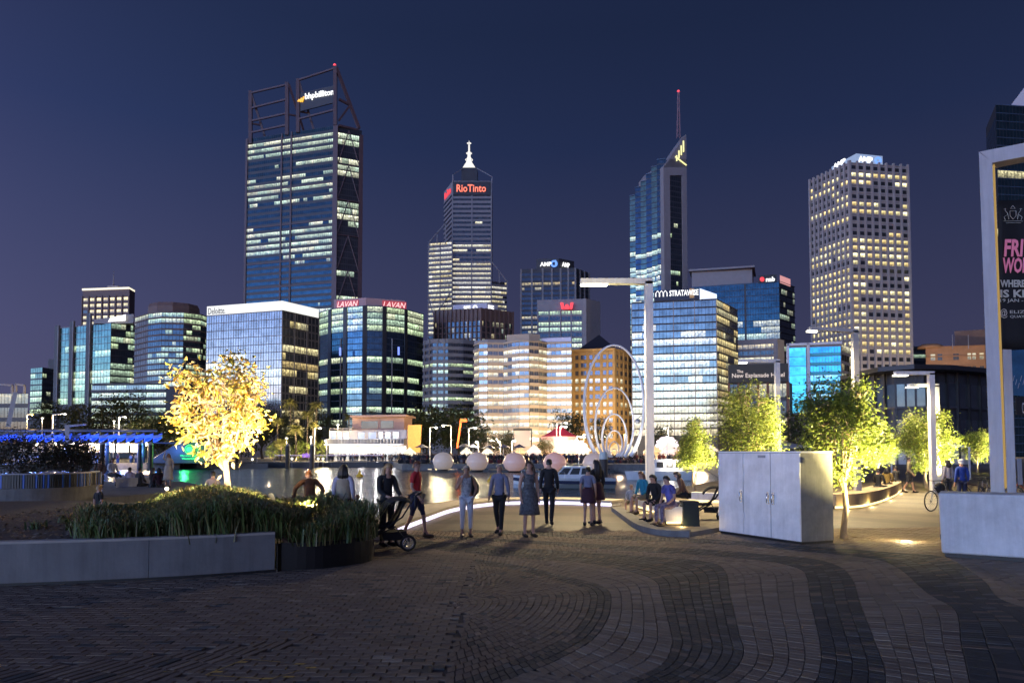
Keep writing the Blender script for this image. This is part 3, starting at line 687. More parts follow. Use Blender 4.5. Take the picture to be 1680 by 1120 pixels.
def red_w_block():
    A, C, E2 = XY(881, 520, 450), XY(962, 520, 446), XY(985, 520, 455); root = bld('office_block', 'pale concrete block with a red lit W emblem over rows of lit windows', A)
    zt = ZZ(491, 448); body(root, quad3(A, C, E2), 0, zt, M['grey_wall'])
    fl = ZZ(510, 448); n = 14; w0, w1 = 0, .86
    curtain(root, A, C, fl - n * 3.55, fl, n, 15, GBK, '90990999099090', 'green', 1.05, sill=.3, u0=.02, u1=.92, sw=.08)
    fins(root, A, C, 0, fl + 1, [.02, .25, .48, .70, .92], M['grey_wall'], .9, .6, 'pier', None)
    MB().hexa([at(A, C, .93, 0, .7), at(A, C, 1, 0, .7), at(A, C, 1, 0, 0), at(A, C, .93, 0, 0)], [at(A, C, .93, zt, .7), at(A, C, 1, zt, .7), at(A, C, 1, zt, 0), at(A, C, .93, zt, 0)]).build('side_wall', M['pale_wall'], root)
    e = MB()
    for k, (x0, x1) in enumerate(((919, 924), (926.5, 933.5), (936, 941))):
        lean = 2.2 if k == 0 else (-2.2 if k == 2 else 0)
        q = [U(x0 + lean, 507, 444.5), U(x1 + lean, 507, 444.5), U(x1, 496, 444.5), U(x0, 496, 444.5)]
        if k == 1: q = [U(x0 - 2.5, 507, 444.5), U(x1 + 2.5, 507, 444.5), U(932, 499, 444.5), U(928, 499, 444.5)]
        b = [p + Vector((0, .4, 0)) for p in q]; e.hexa([q[0], q[1], b[1], b[0]], [q[3], q[2], b[2], b[3]])
    e.build('sign_emblem', S_red, root)
red_w_block()

# ---- 4 wedge-topped green tower with a mast
def wedge_tower():
    root_p = XY(1094, 400, 478); root = bld('office_tower', 'stepped teal glass tower with a slanted pale crown, yellow emblem and a tall mast', root_p)
    D0 = 480; xs = [1034, 1043, 1052, 1061, 1070, 1079, 1094]; tops = [320, 308, 300, 290, 280, 270, 238]
    pts = [XY(x, 450, 492 - (i * 2.0)) for i, x in enumerate(xs)]
    for i in range(6):
        a, b = pts[i], pts[i + 1]; n = Vector((0, 1)); zt = ZZ(tops[i], 490)
        f = a + Vector((0, -(i % 2) * .0))
        body(root, [a, b, bk(b, 34), bk(a, 34)], 0, zt, M['dark_wall'])
        nf = int((zt - 40) / 3.7); p = ''.join(('000300206080809830400807978600070605400050')[k + (320 - tops[i]) // 40 * 0] for k in range(40))
        # storeys line up across the steps
        ztop = ZZ(238, 490); skip = int(round((ztop - zt) / 3.7)); pat = ('0000000000000000003009009889098800098888098900070700')[skip:]
        curtain(root, a, b, zt - nf * 3.7, zt, nf, 4, GG if i % 2 == 0 else GN, pat + '0' * 10, 'cool', 1.0, sill=.15, gap=.1, sw=.35)
        MB().beam(at(a, b, 0, zt, .2), at(a, b, 1, zt, .2), .6).build('ledge', M['mul_blue'], root)
    # pale slab end: two piers, dark glass between, slanted crown
    P0, P1 = XY(1089, 400, 478), XY(1127, 400, 486); m = M['grey_wall']
    def fp(u, y, off=0): p = at(P0, P1, u, 0, off); return Vector((p.x, p.y, ZZ(y, 478 + 8 * u)))
    def slab(name, u0, u1, yb, yt0, yt1, mm, off, th):
        q = [fp(u0, yb, off), fp(u1, yb, off), fp(u1, yb, off - th), fp(u0, yb, off - th)]; t = [fp(u0, yt0, off), fp(u1, yt1, off), fp(u1, yt1, off - th), fp(u0, yt0, off - th)]
        return MB().hexa(q, t).build(name, mm, root)
    slab('pier', 0, .27, 700, 275, 262, m, .5, 30); slab('pier', .80, 1, 700, 262, 262, m, .5, 30)
    slab('crown', 0, 1, 275, 274, 221, m, .5, 6); slab('infill', .27, .8, 288, 262, 262, m, .5, 25)
    zt = ZZ(288, 481); nf = 30; slab('wall', .27, .8, 700, 288, 288, M['dark_wall'], -.4, 20)
    curtain(root, P0, P1, zt - nf * 3.7, zt, nf, 6, GBK, '000000000202002000402000304000304000', 'green', .9, u0=.28, u1=.79, sill=.2, off=-.3, sw=.6)
    e = MB()
    for k in range(4):
        a = fp(.56 + k * .1, 262 - k * 5 + 3, .8); e.beam(a, a + Vector((0, 0, 4 + k * 1.3)), .9, .5)
    e.beam(fp(.5, 258, .8), fp(.98, 272, .8), .9, .6); e.build('sign_emblem', S_yellow, root)
    b = U(1113, 226, 482); t = U(1113, 150, 482); mast = MB()
    for k in range(4):
        o = Vector((math.cos(k * math.pi / 2 + .7), math.sin(k * math.pi / 2 + .7), 0)); mast.beam(b + o * 1.5, t + o * .5, .45)
        for j in range(9): z = j / 9; o2 = Vector((math.cos((k + 1) * math.pi / 2 + .7), math.sin((k + 1) * math.pi / 2 + .7), 0)); mast.beam(b.lerp(t, z) + o * (1.5 - z), b.lerp(t, z + 1 / 9) + o2 * (1.5 - z), .22)
    mast.build('mast', mat('red_white_mast', (.26, .16, .18), .6), root); beacon(root, t, .9)
wedge_tower()

# ---- 5 pale stone tower with deep square windows, right
def punched_tower():
    A, C, E2 = XY(1331, 400, 353), XY(1396, 400, 330), XY(1491, 400, 335); root = bld('office_tower', 'pale stone tower with a grid of small deep square windows, many lit yellow', C)
    zt = U(1396, 268, 330).z; poly = quad3(A, C, E2); body(root, poly, 0, zt, M['pale_wall'])
    nf = 28; h = (zt - ZZ(606, 330)) / nf; zb = zt - nf * h; bud = [298]
    patR = '0975079004994807577669998800699579'
    patL = '0576690700875098599877988003996978'
    colR = [((i + .20) / 8, (i + .86) / 8) for i in range(8)]; colL = [((i + .2) / 9, (i + .86) / 9) for i in range(9)]
    gw = glass('office_window', (.05, .055, .06), .5, .15, 1.6)
    windows(root, C, E2, zb, zt, colR, nf, gw, patR, 'warm', .52, .24, 1.0, budget=bud); windows(root, A, C, zb, zt, colL, nf, gw, patL, 'warm', .52, .24, .95, budget=bud)
    for a, b, n in ((C, E2, 8), (A, C, 9)):
        fins(root, a, b, 0, zt + 1.2, grid(n), M['pale_wall'], .9, .85, 'pier'); bands(root, a, b, zb, zt, nf, M['pale_wall'], .45, .2)
    p = [XY(1364, 262, 350), XY(1405, 262, 334), XY(1448, 262, 337), XY(1440, 262, 352)]
    body(root, p, zt, ZZ(252, 334), lamp_mat('lit_sign_box', (.45, .62, 1), .55), 'sign_box')
    lettering('AMP', at(p[1], p[2], .05, ZZ(266, 334), .3), p[2] - p[1], (p[2] - p[1]).length * .55, 3.0, S_white, root, .2, 'sign', bold=.04); MB().ring(at(p[1], p[2], .8, ZZ(260.5, 334), .5), (0, 1, 0), 1.3, .5, 12, 5).build('sign_emblem', S_blue, root)
    lettering('AMP', at(p[0], p[1], .1, ZZ(269, 342), .3), p[1] - p[0], (p[1] - p[0]).length * .5, 2.4, S_white, root, .2, 'sign', bold=.04)
punched_tower()

# ---- 6 lit-crown pale office block
def lit_crown_block():
    A, C, E2 = XY(338, 600, 312), XY(462, 600, 300), XY(522, 600, 318); root = bld('office_block', 'lavender glass office block with a white lit parapet crown and dark lettering', C)
    zt = U(462, 510, 300).z; body(root, quad3(A, C, E2), 0, zt, M['grey_wall'])
    nf = 15; h = 3.55
    curtain(root, A, C, zt - nf * h, zt, nf, 30, GL, '000002589400000', 'mix', .85, sill=.04, head=.02, gap=.06, sw=.12); bands(root, A, C, zt - nf * h, zt, nf, M['band_grey'], .12, .07)
    fins(root, A, C, zt - nf * h, zt, grid(30), M['band_grey'], .10, .18)
    curtain(root, C, E2, zt - nf * h, zt, nf, 10, GBK, '022092960420342', 'warm', .8, sill=.15, sw=.25); bands(root, C, E2, zt - nf * h, zt, nf, M['dark_wall'], .2, .12); fins(root, C, E2, zt - nf * h, zt, [.0, .33, .66, 1], M['band_grey'], .4, .3, 'pier', None)
    cm = lamp_mat('lit_parapet', (1, 1, .96), 1.0); z2 = U(462, 493, 300).z
    for i in range(26):
        a, b = (i + .04) / 26, (i + .96) / 26; q = [at(A, C, a, zt + .4, .1), at(A, C, b, zt + .4, .1), at(A, C, b, zt + .4, -.2), at(A, C, a, zt + .4, -.2)]; MB().hexa(q, [V3(p, z2 - .1 + .0 * i) for p in q]).build('parapet_panel', cm, root)
    for i in range(12):
        a, b = (i + .04) / 12, (i + .96) / 12; q = [at(C, E2, a, zt + .4, .1), at(C, E2, b, zt + .4, .1), at(C, E2, b, zt + .4, -.2), at(C, E2, a, zt + .4, -.2)]; MB().hexa(q, [V3(p, z2 - .1) for p in q]).build('parapet_panel', cm, root)
    lettering('Deloitte.', at(A, C, .022, zt + .7, .15), C - A, 9.2, 2.9, M['black_metal'], root, .1)
lit_crown_block()

# ---- 7 rounded navy block with red neon names
def neon_block():
    xs = [(522, 398), (541, 388), (566, 382), (598, 378), (630, 380), (665, 388), (694, 402)]; pts = [XY(x, 600, d) for x, d in xs]
    root = bld('office_block', 'rounded navy glass block carrying two red neon name signs on its roof edge', pts[3])
    zt = ZZ(503, 380); back = [bk(pts[-1], 40), bk(pts[0], 40)]; body(root, pts + back, 0, zt, M['dark_wall'])
    h = 3.42; nf = 20
    for i in range(6):
        a, b = pts[i], pts[i + 1]; g = GB if i < 2 else GN
        curtain(root, a, b, zt - nf * h, zt, nf, 8 if i else 6, g, '88980000800807008050', 'green', .95, sill=.12, gap=.08, sw=.12); fins(root, a, b, 0, zt, [0], M['dark_wall'], 2.4, .5, 'pier', None)
        if i in (1, 4):
            q = at(a, b, .75 if i == 1 else .35, 0, .4); MB().beam(V3(q, 10), V3(q, zt - 5 * h), .7, .5).build('rib', M['band_grey'], root)
        bands(root, a, b, zt - nf * h, zt, nf, M['mul_blue'], .12, .06)
    for px, py in ((558, 583), (654, 582)): MB().beam(U(px, py, 375), U(px, py - 13, 375), .9).build('lightbox', lamp_mat('blue_tube', (.2, .3, 1), 1.5), root)
    r = [XY(548, 495, 388), XY(600, 495, 383), XY(664, 495, 390), XY(664, 495, 405), XY(548, 495, 405)]; body(root, r, zt, ZZ(489, 384), mat('roof_parapet', (.45, .3, .3), .7), 'parapet')
    for px, i, nm in ((553, 0, 'r'), (627, 1, 'l')):
        a, b = r[i], r[i + 1]; s = MB(); zz = ZZ(501, 382); L = (b - a).length
        u = (px - (548 if i == 0 else 600)) / (52 if i == 0 else 64); w = 40 * 383 / F / L
        q = [at(a, b, u, zz - .3, .3), at(a, b, u + w, zz - .3, .3), at(a, b, u + w, zz - .3, .1), at(a, b, u, zz - .3, .1)]; sg = MB().hexa(q, [V3(p, zz + 3.6) for p in q]).build('sign', S_redbox, root)
        lettering('LAVAN', at(a, b, u + .02, zz, .4), b - a, w * L * .94, 3.0, lamp_mat('neon_pink', (1, .55, .55), 1.5), sg, .2, shear=.25)
neon_block()

# ---- 8 brown finned block and grey banded block in front
def brown_block():
    A, C, E2 = XY(713, 540, 420), XY(789, 540, 412), XY(841, 540, 424); root = bld('office_block', 'brown granite block with slim fins and a white sign box on its roof', C)
    zt = U(789, 505, 412).z; body(root, quad3(A, C, E2), 0, zt, M['brown_wall']); zw = zt - 7.5
    for a, b, n in ((A, C, 11), (C, E2, 7)):
        curtain(root, a, b, zw - 32, zw, 9, n * 2, GD, '222323222', 'mix', .45, sill=.2, sw=.5); fins(root, a, b, 0, zt, grid(n), M['brown_wall'], .9, .9, 'fin', None)
    p = [XY(743, 505, 424), XY(799, 505, 418), XY(817, 505, 424), XY(800, 505, 440)]; bx = body(root, p, zt, ZZ(497, 418), mat('pale_plant_box', (.5, .5, .58), .6), 'sign_box')
    lettering('BGC', at(p[0], p[1], .33, zt + 1.0, .2), p[1] - p[0], 4.2, 2.2, S_white, bx, .2, bold=.05); MB().ring(at(p[0], p[1], .66, zt + 1.9, .3), (0, 1, 0), 1.1, .35, 12, 5).build('sign_emblem', S_white, bx); lettering('BGC', at(p[1], p[2], .1, zt + 1.0, .2), p[2] - p[1], 4.4, 2.2, S_white, bx, .2, bold=.05)
brown_block()
def banded_block():
    pts = [XY(x, 600, d) for x, d in ((694, 345), (710, 338), (735, 337), (760, 339), (781, 343))]; root = bld('office_block', 'grey banded office block with long greenish lit strips beside the cream hotel', pts[2])
    zt = ZZ(556, 338); body(root, pts + [bk(pts[-1], 30), bk(pts[0], 30)], 0, zt, M['band_grey']); nf = 12; h = 3.28
    for i in range(4):
        curtain(root, pts[i], pts[i + 1], zt - nf * h - 2, zt - 2, nf, 6, GD, '030860909398', 'green', .9, sill=.5, gap=.05, sw=.1); bands(root, pts[i], pts[i + 1], zt - nf * h - 2, zt - 2, nf, M['band_grey'], .35, .45)
    fins(root, pts[0], pts[1], 0, zt, [.2, .7], M['band_grey'], .7, .5, 'pier', None); fins(root, pts[1], pts[2], 0, zt, [.3, .75], M['band_grey'], .7, .5, 'pier', None)
banded_block()

# ---- 9 cream hotel with a wavy front
def wavy_hotel():
    prof = [(778, 296), (786, 291), (800, 290), (826, 291), (840, 287), (852, 284.5), (868, 284), (884, 286), (897, 290), (912, 289.5), (938, 288)]
    pts = [XY(x, 640, d) for x, d in prof]; root = bld('hotel', 'cream hotel with a wavy front of white balcony bands and warm lit rooms', pts[5])
    zt = ZZ(560, 289); poly = pts + [bk(pts[-1], 22), bk(pts[0], 22)]; body(root, poly, 0, zt, M['cream_wall'])
    h = 3.0; nf = 14; pats = '058830889079828889'; gl = glass('hotel_window', (.22, .25, .28), .6, .15, 1.25)
    bud = [295]
    for i in range(len(pts) - 1):
        a, b = pts[i], pts[i + 1]; L = (b - a).length; n = max(1, round(L / 2.4))
        windows(root, a, b, zt - nf * h - .9, zt - .9, [((k + .04) / n, (k + .96) / n) for k in range(n)], nf, gl, pats, 'white', .54, .45, .95, frame=M['grey_metal'], sw=.35, budget=bud)
        bands(root, a, b, zt - nf * h - .9, zt - .9, nf, M['cream_wall'], .55, .44, 'balcony_band')
    p = [XY(831, 552, 292), XY(868, 552, 289), XY(886, 552, 291), XY(886, 552, 300), XY(831, 552, 300)]; body(root, p, zt, ZZ(548, 290), M['cream_wall'], 'roof_room')
    p2 = [XY(778, 560, 297), XY(800, 560, 292), XY(830, 560, 293), XY(830, 560, 304), XY(778, 560, 304)]; body(root, p2, zt, ZZ(556.5, 292), M['pale_wall'], 'parapet')
    p3 = [XY(888, 556, 293), XY(937, 556, 290), XY(937, 556, 304), XY(888, 556, 304)]; body(root, p3, zt, ZZ(553.5, 291), lamp_mat('parapet_glow', (.35, .38, .75), .30, base=(.5, .5, .55)), 'parapet')
wavy_hotel()

# ---- 10 sandstone block with a dark pyramid roof
def sandstone_block():
    A, C, E2 = XY(922, 640, 306), XY(1008, 640, 300), XY(1044, 640, 316); root = bld('sandstone_building', 'golden sandstone building with punched windows and a dark pyramid roof', C)
    zt = ZZ(574, 302); body(root, quad3(A, C, E2), 0, zt, M['sand_wall'])
    nf = 11; h = 3.42; zz = zt - 1.3; gw = glass('dark_sash', (.10, .12, .18), .5, .15)
    cols = []; 
    for c, w in ((.06, .05), (.16, .10), (.29, .06), (.42, .12), (.56, .06), (.68, .11), (.82, .06), (.93, .07)): cols.append((c - w / 2, c + w / 2))
    colr = [(i / 5 + .06, i / 5 + .155) for i in range(5)]
    windows(root, A, C, zz - nf * h, zz, cols, nf, gw, '03078189211', 'white', .55, .2, 1.0, frame=M['sand_wall'], sw=.6); windows(root, C, E2, zz - nf * h, zz, colr, nf, gw, '01062173110', 'white', .55, .2, 1.0, frame=M['sand_wall'], sw=.6)
    for a, b, cs in ((A, C, [.115, .22, .35, .49, .62, .75, .875]), (C, E2, [.05, .22, .41, .6, .8, .97])): fins(root, a, b, 0, zt, [0] + cs + [1], M['sand_wall'], .8, .35, 'pier'); bands(root, a, b, zz - nf * h, zz, nf, M['sand_wall'], .25, .12, 'cornice')
    MB().hexa([at(A, C, -.01, zt - .3, .7), at(A, C, 1.01, zt - .3, .7), V3(E2, zt - .3), V3(A + E2 - C, zt - .3)], [at(A, C, -.01, zt + .5, .9), at(A, C, 1.01, zt + .5, .9), V3(E2, zt + .5), V3(A + E2 - C, zt + .5)]).build('parapet', M['sand_wall'], root)
    b = [U(950, 574, 302), U(1012, 574, 303), U(1016, 574, 318), U(954, 574, 318)]; ap = U(983, 549, 310); mb = MB(); mb.mesh([V3(p, zt + .5) for p in b] + [ap], [(0, 1, 4), (1, 2, 4), (2, 3, 4), (3, 0, 4)]); mb.build('roof', M['roof_dark'], root)
sandstone_block()

# ---- 11 pale banded block with a billboard sign on the roof
def billboard_block():
    A, C, E2 = XY(1037, 600, 306), XY(1176, 600, 298), XY(1211, 600, 322); root = bld('office_block', 'pale glass office block with dark floor lines and a lit billboard box on its roof', C)
    zt = ZZ(491, 298); body(root, quad3(A, C, E2), 0, zt, M['dark_wall']); nf = 18; h = 3.25
    curtain(root, A, C, zt - nf * h, zt, nf, 24, GT, '000469396978999999999', 'white', .92, sill=.08, head=.10, gap=.08, sw=.18, name='window_strip')
    bands(root, A, C, zt - nf * h, zt, nf, M['dark_wall'], .3, .10); fins(root, A, C, zt - nf * h, zt, [.0, .25, .5, .75, 1], M['grey_wall'], .35, .25, 'pier', None)
    curtain(root, C, E2, zt - nf * h, zt, nf, 10, GD, '656567768878887666', 'warm', .7, sill=.2, sw=.35); bands(root, C, E2, zt - nf * h, zt, nf, M['dark_wall'], .3, .14)
    p = [XY(1073, 490, 303), XY(1148, 490, 299), XY(1175, 490, 310), XY(1100, 490, 314)]; z0 = ZZ(495, 299); z1 = ZZ(473, 299); z0 = max(z0, zt + .2)
    s = MB().prism(p, z0, z1).build('billboard', mat('billboard_navy', (.008, .010, .03), .4), root)
    lettering('STRATAWISE', at(p[0], p[1], .34, z0 + 1.9, .1), p[1] - p[0], 12.2, 2.5, S_white, s, .15, bold=.02)
    e = MB()
    for k in range(3):
        c = at(p[0], p[1], .08 + k * .085, z0 + 1.9, .2); d = (p[1] - p[0]).normalized(); d3 = Vector((d.x, d.y, 0))
        tp = [c - d3 * .75, c - d3 * .75 + Vector((0, 0, 1.6)), c + Vector((0, 0, 2.6)), c + d3 * .75 + Vector((0, 0, 1.6)), c + d3 * .75]
        for x, y in zip(tp, tp[1:]): e.beam(x, y, .32, .2)
    e.build('emblem', S_white, s)
    q = [at(p[0], p[1], .78, z0 + .8, .1), at(p[0], p[1], .88, z0 + .8, .1), at(p[0], p[1], .88, z0 + .8, .02), at(p[0], p[1], .78, z0 + .8, .02)]; MB().hexa(q, [V3(v, z0 + 4.9) for v in q]).build('emblem_panel', lamp_mat('amber_panel', (.6, .32, .06), .5), s)
    q = [at(p[1], p[2], .0, z0, .3), at(p[1], p[2], 1, z0, .3), at(p[1], p[2], 1, z0, .05), at(p[1], p[2], 0, z0, .05)]; MB().hexa(q, [V3(v, z1 - .1) for v in q]).build('lit_panel', lamp_mat('blue_white_panel', (.62, .72, 1), 1.7), s)
billboard_block()

def blue_block():
    A, C, E2 = XY(1135, 520, 440), XY(1279, 520, 425), XY(1304, 520, 440); root = bld('office_block', 'blue glass block with a small red and white roof corner sign behind the billboard block', C)
    zt = U(1279, 462, 425).z; body(root, quad3(A, C, E2), 0, zt, M['dark_wall']); h = 3.9; nf = 16
    curtain(root, A, C, zt - nf * h, zt, nf, 34, GB, '0000008880880806600', 'cool', .85, sill=.08, sw=.16, gap=.1); bands(root, A, C, zt - nf * h, zt, nf, M['mul_blue'], .15, .05); fins(root, A, C, 0, zt, [.62], M['dark_wall'], 1.2, .5, 'pier', None)
    curtain(root, C, E2, zt - nf * h, zt, nf, 8, GBK, '2222333232', 'cool', .4, sill=.2, sw=.5); bands(root, C, E2, zt - nf * h, zt, nf, M['dark_wall'], .5, .1)
    p = [XY(1135, 450, 446), XY(1234, 450, 438), XY(1236, 450, 455), XY(1140, 450, 460)]; body(root, p, zt, ZZ(441, 438), M['grey_wall'], 'plant_room'); p = [XY(1130, 440, 444), XY(1238, 440, 434), XY(1240, 440, 458), XY(1134, 440, 462)]; body(root, p, ZZ(441, 438) + .02, ZZ(438, 438), M['grey_wall'], 'roof_slab')
    d = C - A; u = lambda px: (px - 1135) / 144
    q = [at(A, C, u(1246), ZZ(464, 427), .4), at(A, C, u(1275), ZZ(464, 427), .4), at(A, C, u(1275), ZZ(464, 427), .1), at(A, C, u(1246), ZZ(464, 427), .1)]; s = MB().hexa(q, [v + Vector((0, 0, 4.8)) for v in q]).build('sign', M['black_metal'], root)
    lettering('nab', at(A, C, u(1258), ZZ(462.5, 427), .5), d, 5.2, 2.9, S_white, s, .2, bold=.03); MB().ball(at(A, C, u(1252), ZZ(458, 427), .7), 1.5, 8, sy=.3).build('emblem', S_red, s)
    q = [at(C, E2, .05, ZZ(466, 429), .4), at(C, E2, .7, ZZ(466, 429), .4), at(C, E2, .7, ZZ(466, 429), .1), at(C, E2, .05, ZZ(466, 429), .1)]; MB().hexa(q, [v + Vector((0, 0, 4.6)) for v in q]).build('sign_panel', lamp_mat('red_white_panel', (1, .45, .45), .7), root)
blue_block()

# ---- 12 left cluster
def left_cluster():
    A, C, E2 = XY(135, 500, 606), XY(212, 500, 600), XY(221, 500, 612); r = bld('hotel', 'tan tower with a glowing cream roof line and thin mast, behind the green block', C)
    zt = ZZ(474, 600); body(r, quad3(A, C, E2), 0, zt, M['brown_wall']); h = 5.2; gw = glass('amber_window', (.06, .05, .04), .1, .2)
    windows(r, A, C, zt - 9 * h - 5.5, zt - 5.5, [(i / 7 + .025, i / 7 + .115) for i in range(7)], 9, gw, '898898899', 'warm', .5, .2, 1.3, sw=.6); fins(r, A, C, 0, zt - 5, grid(7), M['brown_wall'], .7, .6, 'pier', None)
    MB().hexa([at(A, C, 0, zt, .8), at(A, C, 1, zt, .8), V3(E2, zt), V3(A + E2 - C, zt)], [at(A, C, 0, zt + 1.6, .8), at(A, C, 1, zt + 1.6, .8), V3(E2, zt + 1.6), V3(A + E2 - C, zt + 1.6)]).build('roof_light', S_cream, r)
    b = U(186, 471, 606); MB().tube([b, b + Vector((0, 0, 4)), b + Vector((0, 0, 15))], [.9, .5, .15], 6).box(b, (9, 3, 2)).build('mast', M['grey_wall'], r)
    A, C, E2 = XY(92, 600, 366), XY(181, 600, 350), XY(221, 600, 358); r = bld('office_block', 'green glass block divided by tall dark fins, left of the curved dark block', C)
    zt = ZZ(531, 352); body(r, quad3(A, C, E2), 0, zt, M['dark_wall']); nf = 12; h = 3.35
    curtain(r, A, C, zt - nf * h, zt, nf, 18, GG, '000230265676', 'green', .8, sill=.05, sw=.25); bands(r, A, C, zt - nf * h, zt, nf, M['grey_wall'], .1, .05)
    for u, up in ((.02, 1.5), (.30, 3), (.61, 6)): fins(r, A, C, 0, zt + up, [u], M['dark_wall'], 2.4, 1.0, 'fin', None); fins(r, A, C, 0, zt + up, [u + .035], M['grey_wall'], .7, 1.0, 'fin', None)
    curtain(r, C, E2, zt - nf * h, zt, nf, 10, GBK, '322423878899', 'green', .75, sill=.2, sw=.35); bands(r, C, E2, zt - nf * h, zt, nf, M['dark_wall'], .3, .15)
    p = [XY(154, 525, 352), XY(219, 525, 350), XY(221, 525, 372), XY(154, 525, 374)]; q = [V3(v, zt + .05) for v in p]; MB().hexa(q, [q[0] + Vector((0, 0, 2.0)), q[1] + Vector((0, 0, 4.6)), q[2] + Vector((0, 0, 4.6)), q[3] + Vector((0, 0, 2.0))]).build('roof_canopy', M['grey_wall'], r)
    q = [U(177, 528, 349), U(206, 526, 349), U(206, 526, 349.6), U(177, 528, 349.6)]; MB().hexa(q, [q[0] + Vector((1.0, 0, 2.0)), q[1] + Vector((0, 0, 3.2)), q[2] + Vector((0, 0, 3.2)), q[3] + Vector((1, 0, 2.0))]).build('sign', S_white, r)
    pts = [XY(x, 600, d) for x, d in ((220, 344), (242, 334), (264, 330), (300, 331), (328, 336), (338, 342))]; r = bld('office_block', 'curved dark office block with a brown drum shaped roof house', pts[2])
    zt = ZZ(513, 331); body(r, pts + [bk(pts[-1], 26), bk(pts[0], 26)], 0, zt, M['dark_wall']); nf = 13; h = 2.75
    for i in range(5):
        curtain(r, pts[i], pts[i + 1], zt - nf * h, zt, nf, 6, GT if i == 0 else GD, ('9200000000000' if i == 0 else '9832344557654'), 'green', .8, sill=.28, sw=.35); bands(r, pts[i], pts[i + 1], zt - nf * h, zt, nf, M['brown_wall'], .35, .2)
    c = XY(286, 505, 346); cz = zt + .1; MB().lathe((c.x, c.y, cz), [(12.5, 0), (12.5, 4.6), (11.6, 6.4), (0.1, 6.6)], 10, 1, .8, sm=False).build('roof_house', M['brown_wall'], r)
    A, C, E2 = XY(50, 630, 405), XY(69, 630, 400), XY(90, 630, 410); r = bld('office_block', 'small far glass block at the left, below the violet sky', C); zt = ZZ(603, 402); body(r, quad3(A, C, E2), 0, zt, M['dark_wall'])
    curtain(r, A, C, zt - 8 * 3.4, zt, 8, 5, GG, '22236665', 'green', .7, sill=.2); curtain(r, C, E2, zt - 8 * 3.4, zt, 8, 6, GBK, '05353888', 'green', .7, sill=.3); p = [XY(79, 595, 408), XY(90, 595, 408), XY(90, 595, 416), XY(79, 595, 416)]; body(r, p, zt, ZZ(589, 408), M['dark_wall'], 'plant_room')
    A, C = XY(150, 680, 262), XY(272, 680, 258); r = bld('office_block', 'long low block of lit storeys below the curved dark block', A); zt = ZZ(630, 260); body(r, [A, C, bk(C, 25), bk(A, 25)], 0, zt, M['dark_wall']); curtain(r, A, C, zt - 7 * 2.9, zt - .3, 7, 30, GD, '5799959', 'green', .7, sill=.4, sw=.18); bands(r, A, C, zt - 7 * 2.9, zt, 7, M['dark_wall'], .6, .3)
    A, C = XY(-20, 670, 210), XY(46, 670, 210); r = bld('low_building', 'low dark building at the left edge under rooftop frames', A); zt = ZZ(645, 210); body(r, [A, C, bk(C, 20), bk(A, 20)], 0, zt, M['dark_wall']); curtain(r, A, C, 3, zt, 4, 12, GBK, '2003', 'warm', .4)
    for x0, x1 in ((-5, 20), (26, 40)):
        mb = MB(); 
        for a, b in (((x0, 645), (x0, 630)), ((x0, 630), (x1, 632)), ((x1, 632), (x1, 645))): mb.beam(U(a[0], a[1], 209), U(b[0], b[1], 209), .5)
        mb.build('roof_frame', M['grey_wall'], r)
left_cluster()
t = thing('leaning_pylon', 'leaning grey blade shaped pylon at the left edge of the far bank', 'pylon', U(15, 700, 185))
MB().hexa([U(9, 700, 185), U(17, 700, 185), U(17, 700, 188), U(9, 700, 188)], [U(21, 643, 185), U(29, 643, 185), U(29, 643, 188), U(21, 643, 188)]).build('blade', M['grey_wall'], t)

